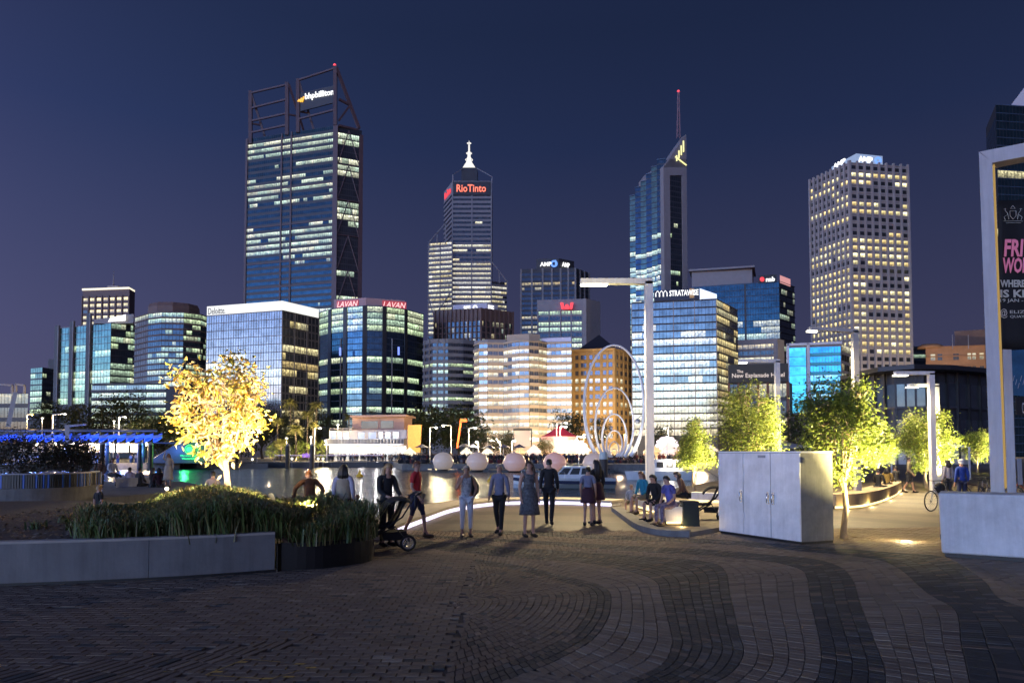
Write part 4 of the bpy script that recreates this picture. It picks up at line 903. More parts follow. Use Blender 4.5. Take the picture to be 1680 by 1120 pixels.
# ---- 13 right cluster
def right_cluster():
    A, C, E2 = XY(1210, 590, 352), XY(1276, 590, 346), XY(1287, 590, 352); r = bld('office_block', 'low grey block with two lit storeys behind the hotel name board', C); zt = ZZ(556, 348); body(r, quad3(A, C, E2), 0, zt, M['grey_wall']); curtain(r, A, C, zt - 6.5 * 2 - 2.5, zt - 2.5, 4, 14, GBK, '9292', 'warm', .9, sill=.35, u1=.9, sw=.1); fins(r, A, C, 0, zt - 2, grid(7), M['band_grey'], .3, .25, 'pier', None)
    A, C, E2 = XY(1196, 640, 232), XY(1292, 640, 228), XY(1300, 640, 236); r = bld('hotel', 'low brown hotel with a long dark name board above its columns', C); zt = ZZ(626, 229); body(r, quad3(A, C, E2), 0, zt, M['dark_wall']); curtain(r, A, C, 2, zt - .5, 4, 12, GBK, '5322', 'warm', .6, sill=.2, sw=.5); fins(r, A, C, 0, zt, grid(6), mat('red_brown_column', (.18, .08, .05), .7), .7, .7, 'column', None)
    q = [at(A, C, -.01, ZZ(627, 229) + .02, 1.2), at(A, C, 1.01, ZZ(627, 229) + .02, 1.2), at(A, C, 1.01, ZZ(627, 229) + .02, -.4), at(A, C, -.01, ZZ(627, 229) + .02, -.4)]; s = MB().hexa(q, [V3(v, ZZ(597, 229)) for v in q]).build('name_board', mat('olive_board', (.045, .042, .032), .6), r)
    wl = lamp_mat('glowing_letters', (1, .82, .72), .75)  # board letters have light put into their colour
    lettering('New Esplanade Hotel', at(A, C, .05, ZZ(621, 229), 1.25), C - A, 82 * 229 / F, 9.3 * 229 / F, wl, s, .1, bold=.01); lettering('The', at(A, C, .135, ZZ(611, 229), 1.25), C - A, 10 * 229 / F, 5 * 229 / F, wl, s, .1, bold=.01)
    A, C, E2 = XY(1291, 620, 255), XY(1381, 620, 250), XY(1402, 620, 262); r = bld('office_block', 'turquoise lit glass block with a white portal frame round its front', C); zt = ZZ(566, 252); body(r, quad3(A, C, E2), 0, zt, M['grey_wall']); gt = glass('turquoise_glass', (.06, .4, .55), .7, .12)
    u = lambda x: (x - 1291) / 90
    curtain(r, A, C, zt - 7 * 3.4 - .6, zt - .6, 7, 6, gt, '9999999', 'teal', .40, sill=.03, head=.02, gap=.03, u0=u(1295), u1=u(1323), sw=.3); curtain(r, A, C, zt - 7 * 3.4 - .6, zt - .6, 7, 10, gt, '6747886', 'cool', .5, sill=.35, u0=u(1330), u1=u(1380), sw=.2); curtain(r, C, E2, zt - 7 * 3.4, zt, 7, 5, GT, '6644434', 'mix', .55, sill=.3)
    for i in range(7):
        zz = zt - .6 - (i + 1) * 3.4; q = [at(A, C, u(1330), zz + .1, .25), at(A, C, u(1380), zz + .1, .25), at(A, C, u(1380), zz + .1, .02), at(A, C, u(1330), zz + .1, .02)]; MB().hexa(q, [v + Vector((0, 0, 1.0)) for v in q]).build('spandrel', lamp_mat('glowing_spandrel', (.03, .28, .38), .32, base=(.05, .3, .4)), r)  # spandrels give off turquoise light though they are no lamps
    fins(r, A, C, 0, zt + .8, [u(1293), u(1327)], M['white_metal'], .9, 1.0, 'frame', None); MB().hexa([at(A, C, 0, zt, 1.0), at(A, C, 1, zt, 1.0), at(A, C, 1, zt, 0), at(A, C, 0, zt, 0)], [at(A, C, 0, zt + .9, 1.0), at(A, C, 1, zt + .9, 1.0), at(A, C, 1, zt + .9, 0), at(A, C, 0, zt + .9, 0)]).build('frame', M['white_metal'], r)
    # dark curved glass pavilion
    pts = [XY(x, 660, d) for x, d in ((1384, 128), (1420, 120), (1470, 115), (1520, 113), (1570, 114), (1625, 119))]; r = thing('glass_pavilion', 'dark curved glass pavilion with a thin overhanging roof behind the lit trees', 'building', (pts[2].x, pts[2].y, 0), 'buildings across the water'); zt = ZZ(612, 115)
    body(r, [p + Vector((0, .6)) for p in pts] + [bk(pts[-1], 25), bk(pts[0], 25)], 0, zt, M['dark_wall'])
    for i in range(5):
        curtain(r, pts[i], pts[i + 1], 3.2, zt - .1, 2, 3, GBK, ('80' if i < 2 else '00'), 'white', .16, sill=.06, head=.3, gap=.03, sw=.2, off=0, name='window_row'); fins(r, pts[i], pts[i + 1], 0, zt, [0, .33, .66], M['black_metal'], .3, .35, 'mullion', None)
        bands(r, pts[i], pts[i + 1], 3.2, zt, 2, M['dark_wall'], .15, .06)
        q = [at(pts[i], pts[i + 1], 0, 0, .2), at(pts[i], pts[i + 1], 1, 0, .2), at(pts[i], pts[i + 1], 1, 0, -.4), at(pts[i], pts[i + 1], 0, 0, -.4)]; MB().hexa(q, [V3(v, 3.1) for v in q]).build('base_panel', mat('pale_base_panel', (.45, .42, .38), .6), r)
    roof = [(1378, 126), (1440, 113), (1500, 109), (1560, 110), (1640, 116)]; rp = [XY(x, 605, d) for x, d in roof]; MB().prism(rp + [bk(rp[-1], 30), bk(rp[0], 30)], zt + .02, zt + .75).build('roof', M['dark_steel'], r)
    A, C, E2 = XY(1519, 590, 352), XY(1617, 590, 346), XY(1625, 590, 356); r = bld('stone_building', 'orange stone building with a rounded gable and a taller brown rear block', C); zt = ZZ(568, 348); body(r, quad3(A, C, E2), 0, zt, M['orange_wall']); gw = glass('small_window', (.2, .22, .25), .5, .2)
    windows(r, A, C, zt - 4 * 5, zt - 2, [(.08, .16), (.2, .28), (.46, .56), (.70, .76), (.78, .84), (.9, .97)], 3, gw, '212', 'white', .55, .2, .5, frame=M['orange_wall']); bands(r, A, C, zt - 20, zt, 4, M['orange_wall'], .5, .12, 'cornice'); MB().lathe(at(A, C, .12, zt - .3, -3), [(4.5, 0), (4.4, 1.2), (3, 2.2), (.1, 2.6)], 14, 1.4, 1).build('gable', M['orange_wall'], r)
    p = [XY(1566, 550, 356), XY(1622, 550, 350), XY(1626, 550, 366), XY(1570, 550, 372)]; body(r, p, zt, ZZ(541, 352), M['brown_wall'], 'rear_block')
    for px in (1563, 1589): b = U(px, 572, 345); MB().tube([b, b + Vector((0, 0, 7))], [.18, .1], 6).build('flagpole', M['grey_metal'], r)
    A, C = XY(1497, 590, 392), XY(1521, 590, 392); r = bld('office_block', 'sliver of a green lit block between the stone tower and the orange building', A); zt = ZZ(568, 392); body(r, [A, C, bk(C, 20), bk(A, 20)], 0, zt, M['dark_wall']); curtain(r, A, C, zt - 8 * 3.6, zt - 1, 8, 7, GBK, '0808980', 'green', .6, sill=.4, sw=.1); bands(r, A, C, zt - 8 * 3.6, zt - 1, 8, M['dark_wall'], .3, .3)
    A, C, E2 = XY(1620, 300, 322), XY(1637, 300, 300), XY(1800, 300, 306); r = bld('office_tower', 'blue glass tower with a white roof wedge cut off by the right edge', C); zt = ZZ(176, 302); body(r, [A, C, E2, bk(E2, 40), bk(A, 30)], 0, zt, M['dark_wall']); nf = 44; curtain(r, C, E2, zt - nf * 3.6, zt, nf, 30, GB, '0000000080000000000000', 'warm', 1.1, sill=.05, sw=.05); curtain(r, A, C, zt - nf * 3.6, zt - 5, nf, 5, GB, '00000000000000600030003040030', 'warm', .9, sill=.05); bands(r, C, E2, zt - nf * 3.6, zt, nf, M['mul_blue'], .2, .06)
    b = [V3(XY(1650, 170, 306), zt), V3(XY(1790, 170, 306), zt), V3(XY(1790, 170, 330), zt), V3(XY(1650, 170, 330), zt)]; MB().hexa(b, [U(1682, 142, 308), U(1790, 142, 308), U(1790, 142, 328), U(1682, 142, 328)]).build('roof_wedge', M['white_metal'], r)
right_cluster()
# ================================================================ NEAR SIDE OF THE WATER: planter, quay edge, cabinet, walls, lamps
# ---- curved concrete planter on the left with its black steel end
def curve_pts(pix, n=10):
    P = [G(*p) for p in pix]; out = []
    for i in range(len(P) - 1):
        p0, p1, p2, p3 = P[max(i - 1, 0)], P[i], P[i + 1], P[min(i + 2, len(P) - 1)]
        for k in range(n):
            t = k / n; out.append(.5 * ((2 * p1) + (p2 - p0) * t + (2 * p0 - 5 * p1 + 4 * p2 - p3) * t * t + (3 * p1 - p0 - 3 * p2 + p3) * t ** 3))
    return out + [P[-1]]
def wall_along(mb, pts, h0, h1, th, side=1):
    """upright strip of thickness th behind the line pts"""
    n = len(pts); nor = []
    for i in range(n):
        d = pts[min(i + 1, n - 1)] - pts[max(i - 1, 0)]; nor.append(Vector((-d.y, d.x, 0)).normalized() * side * th)
    v = []
    for p, q in zip(pts, nor): v += [V3(p, h0), V3(p + q, h0), V3(p + q, h1), V3(p, h1)]
    f = []
    for i in range(n - 1):
        a, b = i * 4, i * 4 + 4; f += [(a, b, b + 3, a + 3), (a + 3, b + 3, b + 2, a + 2), (a + 2, b + 2, b + 1, a + 1)]
    f += [(0, 3, 2, 1), (n * 4 - 4, n * 4 - 3, n * 4 - 2, n * 4 - 1)]
    if side < 0: f = [tuple(reversed(x)) for x in f]
    mb.mesh(v, f); return mb
pl = thing('planter', 'long curved grey concrete planter wall at the lower left, ending in black steel', 'planter', G(450, 938))
front = curve_pts([(-330, 970), (-150, 967), (0, 962), (180, 955), (330, 947), (451, 938)])
PH = .60
# cast panels with thin joints
L = len(front) - 1; cuts = [0, 17, 34, L]
for a, b in zip(cuts, cuts[1:]):
    seg = front[a:b + 1]; d = (seg[-1] - seg[-2]).normalized()
    seg = seg[:-1] + [seg[-1] - d * .006]
    mb = MB(); wall_along(mb, seg, .045, PH, .16); mb.build('wall_panel', M['planter'], pl)
mb = MB(); wall_along(mb, [p + Vector((0, .05, 0)) for p in front], -.01, .045, .1); mb.build('plinth', M['black_metal'], pl)  # plinth black in place of the shade under the wall
mb = MB(); wall_along(mb, [p + Vector((0, -.012, 0)) for p in front], PH, PH + .035, .19); mb.build('coping', mat('pale_coping', (.34, .31, .28), .7, var=.15, scale=3), pl)
steel = curve_pts([(453, 936), (530, 932), (600, 922), (612, 914), (606, 905), (560, 893)], 6); steel[0] = front[-1] + Vector((.03, .03, 0))
mb = MB(); wall_along(mb, steel, 0, .44, .03); mb.build('steel_edging', mat('black_steel_edging', (.010, .010, .010), .38, metal=.3, var=.3, scale=6), pl)
# planting soil with leaf litter
def soil_z(x, y): return .535 + .012 * max(0, y - 10.1 - (x + 7.25) * .336) if x < -3.7 else .40
soil_poly = [p + Vector((0, .17, 0)) for p in front] + [p + Vector((-.05, .02, 0)) for p in steel[1:]] + [G(500, 889), G(350, 872), G(120, 862), G(-150, 866), G(-330, 885)]
bm = bmesh.new(); vs = [bm.verts.new((p.x, p.y, soil_z(p.x, p.y))) for p in soil_poly]; bm.faces.new(vs); bmesh.ops.triangulate(bm, faces=bm.faces[:])
me = bpy.data.meshes.new('soil'); bm.to_mesh(me); bm.free(); me.materials.append(mat('bark_mulch', (.10, .065, .04), .95, var=.5, scale=9, bump=.9, bscale=30)); so = bpy.data.objects.new('soil', me); COL.objects.link(so); so.parent = pl; so.location = -pl.location
def inside(poly, x, y):
    c = False; j = len(poly) - 1
    for i in range(len(poly)):
        a, b = poly[i], poly[j]
        if (a.y > y) != (b.y > y) and x < (b.x - a.x) * (y - a.y) / (b.y - a.y) + a.x: c = not c
        j = i
    return c
rr = random.Random(3)
lit_mb = MB()
for _ in range(3800):
    x, y = rr.uniform(-10.5, -3.0), rr.uniform(9.8, 17)
    if not inside(soil_poly, x, y): continue
    a = rr.uniform(0, 6.3); s = rr.uniform(.02, .055); t = rr.uniform(-.5, .5); c = Vector((x, y, soil_z(x, y) + .004 + rr.uniform(0, .03))); u = Vector((math.cos(a), math.sin(a), t)) * s; w = Vector((-math.sin(a), math.cos(a), rr.uniform(-.4, .4))) * s * .45
    lit_mb.m = rr.randrange(3); lit_mb.face([c - u, c - w, c + u, c + w])
lit_mb.build('leaf_litter', [mat('dry_leaf', (.30, .19, .09), .8, var=.3), mat('brown_leaf', (.16, .09, .05), .8, var=.3), mat('grey_bark', (.22, .18, .14), .85, var=.3)], None, kind='stuff')
# strappy grass
def grass_tufts(name, spots, mats, hmin, hmax, nb, wid=.011, lean=.55, label=None):
    mb = MB()
    for x, y, z, k in spots:
        for _ in range(int(nb * rr.uniform(.7, 1.2))):
            a = rr.uniform(0, 6.283); h = rr.uniform(hmin, hmax) * k; l = rr.uniform(.1, 1) * lean * h; w = wid * rr.uniform(.7, 1.4)
            o = Vector((x + rr.gauss(0, .07), y + rr.gauss(0, .07), z)); d = Vector((math.cos(a), math.sin(a), 0)); s = Vector((-d.y, d.x, 0)) * w
            p1 = o + d * l * .25 + Vector((0, 0, h * .55)); p2 = o + d * l * .6 + Vector((0, 0, h * .9)); p3 = o + d * l * 1.05 + Vector((0, 0, h * (.98 - .35 * l / h)))
            mb.m = rr.randrange(len(mats)); i = len(mb.v); mb.v += [tuple(v) for v in (o - s, o + s, p1 + s, p1 - s, p2 + s * .7, p2 - s * .7, p3)]
            for f in ((0, 1, 2, 3), (3, 2, 4, 5), (5, 4, 6)): mb.f.append(tuple(i + q for q in f)); mb._a(None, None, False, len(f))
    return mb.build(name, mats, None, kind='stuff', label=label)
GRM = [mat('grass_blade_a', (.050, .085, .018), .55, var=.3), mat('grass_blade_b', (.085, .115, .028), .55, var=.3), mat('grass_blade_c', (.13, .11, .04), .6, var=.3)]
sp = []
for _ in range(2600):
    x, y = rr.uniform(-7.5, -2.4), rr.uniform(10.3, 15.8)
    if not inside(soil_poly, x, y): continue
    px, _py = PIX((x, y, .45))
    if px < 158 + rr.gauss(0, 12) or px > 640: continue
    sp.append((x, y, soil_z(x, y) - .02, .80 + .22 * math.sin(x * 2.1 + y)))
grass_tufts('grass', sp, GRM, .26, .70, 24, lean=.8)
sp = []
for _ in range(200):
    x, y = rr.uniform(-10, -5.6), rr.uniform(10.2, 16)
    if not inside(soil_poly, x, y): continue
    px, py = PIX((x, y, .45))
    if px > 150 or (rr.random() > (.8 if py < 838 else .10)): continue
    sp.append((x, y, soil_z(x, y) - .01, rr.uniform(.5, .9)))
grass_tufts('ground_cover', sp, [GRM[0], GRM[2]], .08, .24, 40, .014, 1.2)

# ---- seat wall along the quay with a violet-white light strip under its lip
edge_px = [(632, 886), (660, 872), (700, 856), (745, 840), (800, 831), (850, 828), (930, 828), (1003, 831)]
edge = curve_pts(edge_px, 10)
sw = thing('quay_kerb', 'low curved pale quay kerb with a violet white light strip along its foot', 'kerb', edge[20])
mb = MB(); wall_along(mb, [p + Vector((0, .10, 0)) for p in edge], 0, .13, .9); mb.build('riser', M['concrete'], sw)
mb = MB(); wall_along(mb, edge, .131, .21, 1.15); mb.build('lip', mat('pale_lip', (.42, .37, .29), .7, var=.12, scale=2), sw)
mb = MB(); wall_along(mb, [p + Vector((0, .060, 0)) for p in edge], .02, .125, .03); mb.build('light_strip', lamp_mat('violet_white_strip', (.80, .72, 1), 2.2, True), sw)
def arc_lights(line, every, z, power, col, r, off=(0, -.35, 0)):
    k = every
    for i in range(0, len(line), every): point('kerb_glow', line[i] + Vector(off) + Vector((0, 0, z)), power, col, r)

# ---- left: curved concrete wall with a railing of blue and dark posts, terrace behind
cw = thing('curved_wall', 'curved concrete wall below the blue posted railing at the left', 'wall', G(100, 850))
line = curve_pts([(-260, 846), (-60, 848), (60, 846), (130, 840), (160, 832)], 8)
mb = MB(); wall_along(mb, line, 0, .82, .3); mb.build('wall', M['concrete_dark'], cw)
rl = thing('railing', 'railing of flat blue and dark upright blades on the curved wall', 'railing', line[10])
blue = mat('blue_blade', (.015, .10, .42), .45, var=.1); dk = M['black_metal']
for i in range(1, len(line) - 1):
    for s in (0, .33, .66):
        p = line[i].lerp(line[i + 1], s) + Vector((0, .15, 0)); mb = MB(); mb.box((p.x, p.y, 1.03), (.09, .05, .41), R.uniform(-.2, .2)); mb.build('blade', blue if R.random() < .3 else dk, rl)
mb = MB(); wall_along(mb, [p + Vector((0, .08, 0)) for p in line], 1.236, 1.275, .14); mb.build('handrail', M['grey_metal'], rl)
tr = thing('terrace', 'stepped concrete seating terrace beside the water at the left', 'terrace', G(240, 806))
T = [G(165, 838), G(310, 822), G(335, 812), G(300, 803), G(170, 803)]
MB().prism([(p.x, p.y) for p in T], 0, .42).build('step', M['concrete_dark'], tr)
T2 = [G(190, 815), G(250, 812), G(250, 805), G(190, 805)]; MB().prism([(p.x, p.y) for p in T2], .421, .80).build('seat_block', M['concrete'], tr)

# ---- utility cabinet
def cabinet():
    a, b, c = G(1180, 874), G(1314, 893), G(1368, 889.5); r = thing('utility_cabinet', 'big pale grey three door utility cabinet standing on the paving', 'cabinet', b)
    d = a + c - b; top = U(1314, 741, b.y).z; u = (b - a).normalized(); n = Vector((u.y, -u.x, 0))
    cm = mat('galvanised_cabinet', (.70, .69, .70), .42, metal=.15, streak=.08, var=.2, scale=2.2, bump=.05, bscale=30); ck = mat('shaded_cabinet_side', (.20, .185, .15), .6, streak=.2, var=.28, scale=3.0, bump=.1, bscale=25)  # side colour darkened to stand in for its shade, with real stains
    inset = .012; P = [a - n * .03, b - n * .03, c, d]
    MB().prism(P, .05, top - .02).build('cabinet_body', ck, r)
    MB().prism([p + (sum(P, Vector()) / 4 - p) * .01 for p in P], 0, .05).build('plinth', M['black_metal'], r)
    q = [p + (p - sum(P, Vector()) / 4) * .008 for p in P]; MB().prism(q, top - .02, top + .015).build('lid', cm, r)
    W = (b - a).length
    for i, (x0, x1) in enumerate(((0, .328), (.336, .664), (.672, 1))):
        p, s = a + u * W * x0, a + u * W * x1; mb = MB(); mb.hexa([V3(p, .06), V3(s, .06), V3(s - n * .028, .06), V3(p - n * .028, .06)], [V3(p, top - .03), V3(s, top - .03), V3(s - n * .028, top - .03), V3(p - n * .028, top - .03)])
        o = mb.build('door', cm, r)
        hx = {0: .93, 1: .93, 2: .08}[i]; h = p.lerp(s, hx); hz = top * .475; mb = MB()
        mb.box(V3(h, hz) + n * .006, (.012, .075, .26), math.atan2(u.y, u.x) + math.pi / 2); mb.tube([V3(h, hz + .10) + n * .012, V3(h, hz + .09) + n * .05, V3(h, hz - .09) + n * .05, V3(h, hz - .10) + n * .012], .016, 8); mb.build('handle', mat('chrome_handle', (.75, .75, .76), .22, metal=.9, var=0) if i == 0 else bpy.data.materials['chrome_handle'], o)
        for zz in (.25, .75):
            hh = p.lerp(s, .012 if i != 2 else .988); MB().tube([V3(hh, top * zz - .06) + n * .012, V3(hh, top * zz + .06) + n * .012], .012, 6).build('hinge', cm, o)
    p = a + u * W * .52; mb = MB(); mb.hexa([V3(p, top - .13) + n * .004, V3(p + u * .22, top - .13) + n * .004, V3(p + u * .22, top - .13) + n * .001, V3(p, top - .13) + n * .001], [V3(p, top - .07) + n * .004, V3(p + u * .22, top - .07) + n * .004, V3(p + u * .22, top - .07) + n * .001, V3(p, top - .07) + n * .001]); mb.build('plate', M['grey_metal'], r)
    w = (c - b).normalized(); m = Vector((w.y, -w.x, 0)); p = b + w * .12
    for k in range(5): MB().box(V3(p, top - .16 - k * .02) + m * .003, (.10, .008, .008), math.atan2(w.y, w.x)).build('vent_slat', ck, r)
cabinet()

# ---- right hand concrete wall
def right_wall():
    a, b = G(1545, 913), G(1720, 925); d = (b - a).normalized(); n = Vector((d.y, -d.x, 0)); b = a + d * 5.5; top = U(1540, 808, a.y).z
    r = thing('low_wall', 'thick pale concrete wall at the right edge in front of the parked bicycles', 'wall', a); k = -n * .85
    mb = MB(); mb.hexa([V3(a, .07), V3(b, .07), V3(b + k, .07), V3(a + k, .07)], [V3(a - d * .03, top), V3(b, top), V3(b + k, top), V3(a - d * .03 + k, top)]); o = mb.build('wall', M['concrete'], r)
    bv = o.modifiers.new('edge', 'BEVEL'); bv.width = .04; bv.segments = 3
    MB().hexa([V3(a + d * .05 - n * .05, 0), V3(b, 0), V3(b + k, 0), V3(a + d * .05 + k, 0)], [V3(a + d * .05 - n * .05, .069), V3(b, .069), V3(b + k, .069), V3(a + d * .05 + k, .069)]).build('plinth', M['black_metal'], r)  # recessed plinth coloured black to draw the wall's shadow line
    for z in (.35, .8): MB().box(V3(a, z) - d * .012 - n * .2, (.02, .04, .09), math.atan2(d.y, d.x)).build('bracket', M['black_metal'], r)
right_wall()

# ---- leaning white portal frames with banners
def portal():
    D = 16.0; r = thing('portal_frame', 'tall white leaning portal frame rising behind the right hand wall', 'gateway', G(1640, 742 + 1.9 * F / D))
    o = Vector((.23, .34, 0))
    def leg(x0, x1, yb, X0, X1, yt, nm, D=D):
        b = [U(x0, yb, D), U(x1, yb, D)]; t = [U(X0, yt[0], D), U(X1, yt[1], D)]
        return MB().hexa([b[0], b[1], b[1] + o, b[0] + o], [t[0], t[1], t[1] + o, t[0] + o]).build(nm, M['white_metal'], r)
    yb = 742 + 1.9 * F / D
    leg(1628, 1651, yb, 1606, 1628, (249, 266), 'post')
    MB().hexa([U(1607.5, 249, D), U(1629, 267, D), U(1629, 267, D) + o, U(1607.5, 249, D) + o], [U(1790, 213, D - .0), U(1790, 236, D), U(1790, 236, D) + o, U(1790, 213, D) + o]).build('beam', M['white_metal'], r)
    s = lamp_mat('amber_reveal_light', (1, .62, .12), .4)
    MB().beam(U(1629.5, 270, D + .15), U(1649.5, 800, D + .15), .02, .08).build('reveal_light', s, r)
    return r
portal()
def portal2():
    D = 21.0; yb = 742 + 1.9 * F / D; r = thing('portal_frame', 'second white post with a notice box, further back between the banners', 'gateway', G(1668, yb)); o = Vector((.22, .3, 0))
    b = [U(1654, yb, D), U(1669, yb, D)]; t = [U(1637, 345, D), U(1651, 345, D)]; MB().hexa([b[0], b[1], b[1] + o, b[0] + o], [t[0], t[1], t[1] + o, t[0] + o]).build('post', M['white_metal'], r)
    MB().hexa([U(1670, 795, D - .1), U(1678, 795, D - .1), U(1678, 795, D + .2), U(1670, 795, D + .2)], [U(1668, 752, D - .1), U(1676, 752, D - .1), U(1676, 752, D + .2), U(1668, 752, D + .2)]).build('notice_box', M['grey_metal'], r)
portal2()
def banner():
    D = 16.45; r = thing('banner', 'black event banner with pink and white lettering hung inside the white portal', 'banner', U(1640, 572, D))
    x0, x1 = 1638, 1772; q = [U(x0 + 2, 573, D), U(x1 + 2, 573, D), U(x1, 322, D), U(x0 - 2, 330, D)]; o = Vector((0, .012, 0))
    # cloth with a light ripple
    mb = MB(); nx, ny = 18, 12; g = []
    for j in range(ny + 1):
        for i in range(nx + 1):
            p = q[0].lerp(q[1], i / nx).lerp(q[3].lerp(q[2], i / nx), j / ny); g.append(p + Vector((0, .015 * math.sin(i * .9 + j * .4), 0)))
    mb.mesh(g, [(j * (nx + 1) + i, j * (nx + 1) + i + 1, (j + 1) * (nx + 1) + i + 1, (j + 1) * (nx + 1) + i) for j in range(ny) for i in range(nx)], True)
    ob = mb.build('cloth', mat('black_cloth', (.008, .008, .009), .7, var=.2), r); sd = ob.modifiers.new('thickness', 'SOLIDIFY'); sd.thickness = .01; sd.offset = 1
    k = D / F; f = -Vector((0, .06, 0)); px = lambda x, y: U(x, y, D - .05)
    pink = lamp_mat('glowing_pink_print', (1, .22, .38), .12, base=(.8, .25, .35)); white = mat('white_print', (.75, .72, .62), .6, var=0); cream = mat('cream_print', (.62, .60, .50), .6, var=0); dr = mat('crimson_print', (.5, .02, .10), .6, var=0)  # pink print carries a faint glow of its own
    up = (0, 0, 1)
    lettering('FRI', px(1647, 421), (1, 0, 0), 33 * k, 29 * k, pink, r, .006, bold=.03, shear=.15)
    lettering('WOR', px(1646, 448), (1, 0, 0), 42 * k, 26 * k, pink, r, .006, bold=.03, shear=.15)
    lettering('WHERE', px(1641, 471), (1, 0, 0), 41 * k, 12 * k, cream, r, .006, bold=.03)
    lettering('IS KI', px(1641, 488), (1, 0, 0), 40 * k, 13 * k, cream, r, .006, bold=.03)
    lettering('19 JAN -', px(1641, 497), (1, 0, 0), 38 * k, 7 * k, cream, r, .006)
    lettering('@', px(1641, 522), (1, 0, 0), 12 * k, 16 * k, cream, r, .006)
    lettering('ELIZ', px(1657, 514), (1, 0, 0), 24 * k, 5 * k, cream, r, .006); lettering('QUAY', px(1657, 522), (1, 0, 0), 24 * k, 5 * k, cream, r, .006)
    # shield held by two supporters, drawn in outline
    e = MB(); c = px(1662, 352)
    def ln(pts, w=.7):
        P = [c + Vector((x * k, 0, z * k)) for x, z in pts]
        for a, b in zip(P, P[1:]): e.beam(a, b, w * k, .006)
    ln([(-5, 6), (5, 6), (5, -2), (0, -8), (-5, -2), (-5, 6)]); ln([(-4, 10), (0, 15), (4, 10), (-4, 10)])
    for s in (-1, 1): ln([(s * 7, -8), (s * 9, 2), (s * 13, 7), (s * 12, 10), (s * 15, 9)]); ln([(s * 9, 0), (s * 15, -4), (s * 13, -9)])
    ln([(-16, -11), (16, -11)]); ln([(-12, -14), (12, -14)]); e.build('emblem', cream, r)
banner()
def blue_banner():
    D = 22.5; r = thing('banner', 'small blue banner with pale marks on the rear white post', 'banner', U(1675, 650, D)); q = [U(1659, 648, D), U(1720, 652, D), U(1720, 570, D), U(1657, 575, D)]; o = Vector((0, .012, 0))
    MB().hexa([q[0], q[1], q[1] + o, q[0] + o], [q[3], q[2], q[2] + o, q[3] + o]).build('cloth', mat('blue_print', (.03, .12, .24), .6, var=.6, scale=1.2), r)
    e = MB()
    for i in range(6): a = U(1662 + i * 4, 625 + i % 3 * 6, D - .03); e.beam(a, a + Vector((.05, 0, .18)), .012, .004)
    e.build('pale_mark', M['white_metal'], r)
    r = thing('banner', 'narrow black banner with upright white script below the blue banner', 'banner', U(1675, 680, D)); q = [U(1667, 680, D), U(1720, 684, D), U(1720, 650, D), U(1666, 651, D)]
    MB().hexa([q[0], q[1], q[1] + o, q[0] + o], [q[3], q[2], q[2] + o, q[3] + o]).build('cloth', M['black_metal'], r)
    lettering('Chi', U(1677, 678, D - .03), (1, 0, 0), .12, .35, M['white_metal'], r, .004)
blue_banner()

# ---- L shaped lamp posts
PWM = lamp_mat('led_lens', (1, .93, .74), 6.0, False)
def lamp_post(px, py_top, D, arm_px, w, label, heads=(0,), power=900, arm_rise=0, spread=0, lens=PWM, tone=None, yaw=None, group='square section lamp posts', light=True, head_lean=0):
    k = D / F; b = V3(XY(px, 742, D), 0); t = ZZ(py_top, D); r = thing('street_lamp', label, 'street lamp', b, group); m = tone or M['white_metal']
    MB().box((b.x, b.y, t / 2), (w, w, t)).build('post', m, r)
    MB().box((b.x, b.y, .02), (w * 1.8, w * 1.8, .04)).build('base_plate', M['grey_metal'], r)
    e = U(arm_px, py_top - 0 + arm_rise, D) ; s = 1 if e.x > b.x else -1; st = Vector((b.x - s * w / 2, b.y, t - w * .35)); en = Vector((e.x, e.y, e.z - w * .35))
    arm = MB().beam(st + Vector((0, 0, w * .35)), en + Vector((0, 0, w * .35)), w * 1.0, w * .7).build('arm', m, r)
    for h in heads:
        p = en.lerp(st, h) ; d = (en - st).normalized()
        MB().beam(p - d * w * .9 + Vector((0, 0, -.03)), p + d * w * .9 + Vector((0, 0, -.03)), w * .8, .06).build('lamp_lens', lens, r)
    if light: spot('lamp_light', en.lerp(st, .1) + Vector((0, 0, -.12)), en + Vector((0, 0, -5)), power, WARM if lens is PWM else COOL, 150, .5, r, .6)
    return r
lamp_post(1066, 462, 27.5, 952, .30, 'tallest white L shaped lamp post beside the seated people, two lit lamps', (.10, .28), 6200)
lamp_post(1406, 543, 26.0, 1328, .2, 'grey lamp post above the round tree with a glaring lamp head', (.05,), 5200, arm_rise=-4, tone=M['grey_metal'])
lamp_post(1530, 612, 33.0, 1468, .24, 'white lamp post behind the right lit tree, pair of lamps glowing', (.08, .2), 4200)
lamp_post(1538, 632, 39.0, 1490, .24, 'second white lamp post close behind it, slightly lower', (.06, .18), 3000)
lamp_post(1277, 592, 42.0, 1212, .26, 'pale lamp post beside the hotel name board', (.1,), 1200)

# ---- paving lights set flush in the ground
lensw = lamp_mat('ground_lens', (1, .86, .5), 8, False)
def ground_light(px, py, label, power=40, r=.09):
    p = G(px, py); t = thing('ground_light', label, 'ground light', p, 'lights set in the paving')
    MB().lathe((p.x, p.y, 0), [(r * 1.35, -.003), (r * 1.35, .010), (r, .012)], 16).build('trim', M['grey_metal'], t); MB().lathe((p.x, p.y, 0), [(r, .0125), (r * .9, .015)], 16).build('lens', lensw, t)
    if power: point('light', p + Vector((0, 0, .12)), power, WARM, .05, t)
ground_light(1487, 888, 'bright round ground light in front of the right hand wall', 40, .10)
ground_light(1402, 829, 'round ground light beyond the tree beside the cabinet', 30)
ground_light(1483, 803, 'small round ground light near the far curved bench', 20)

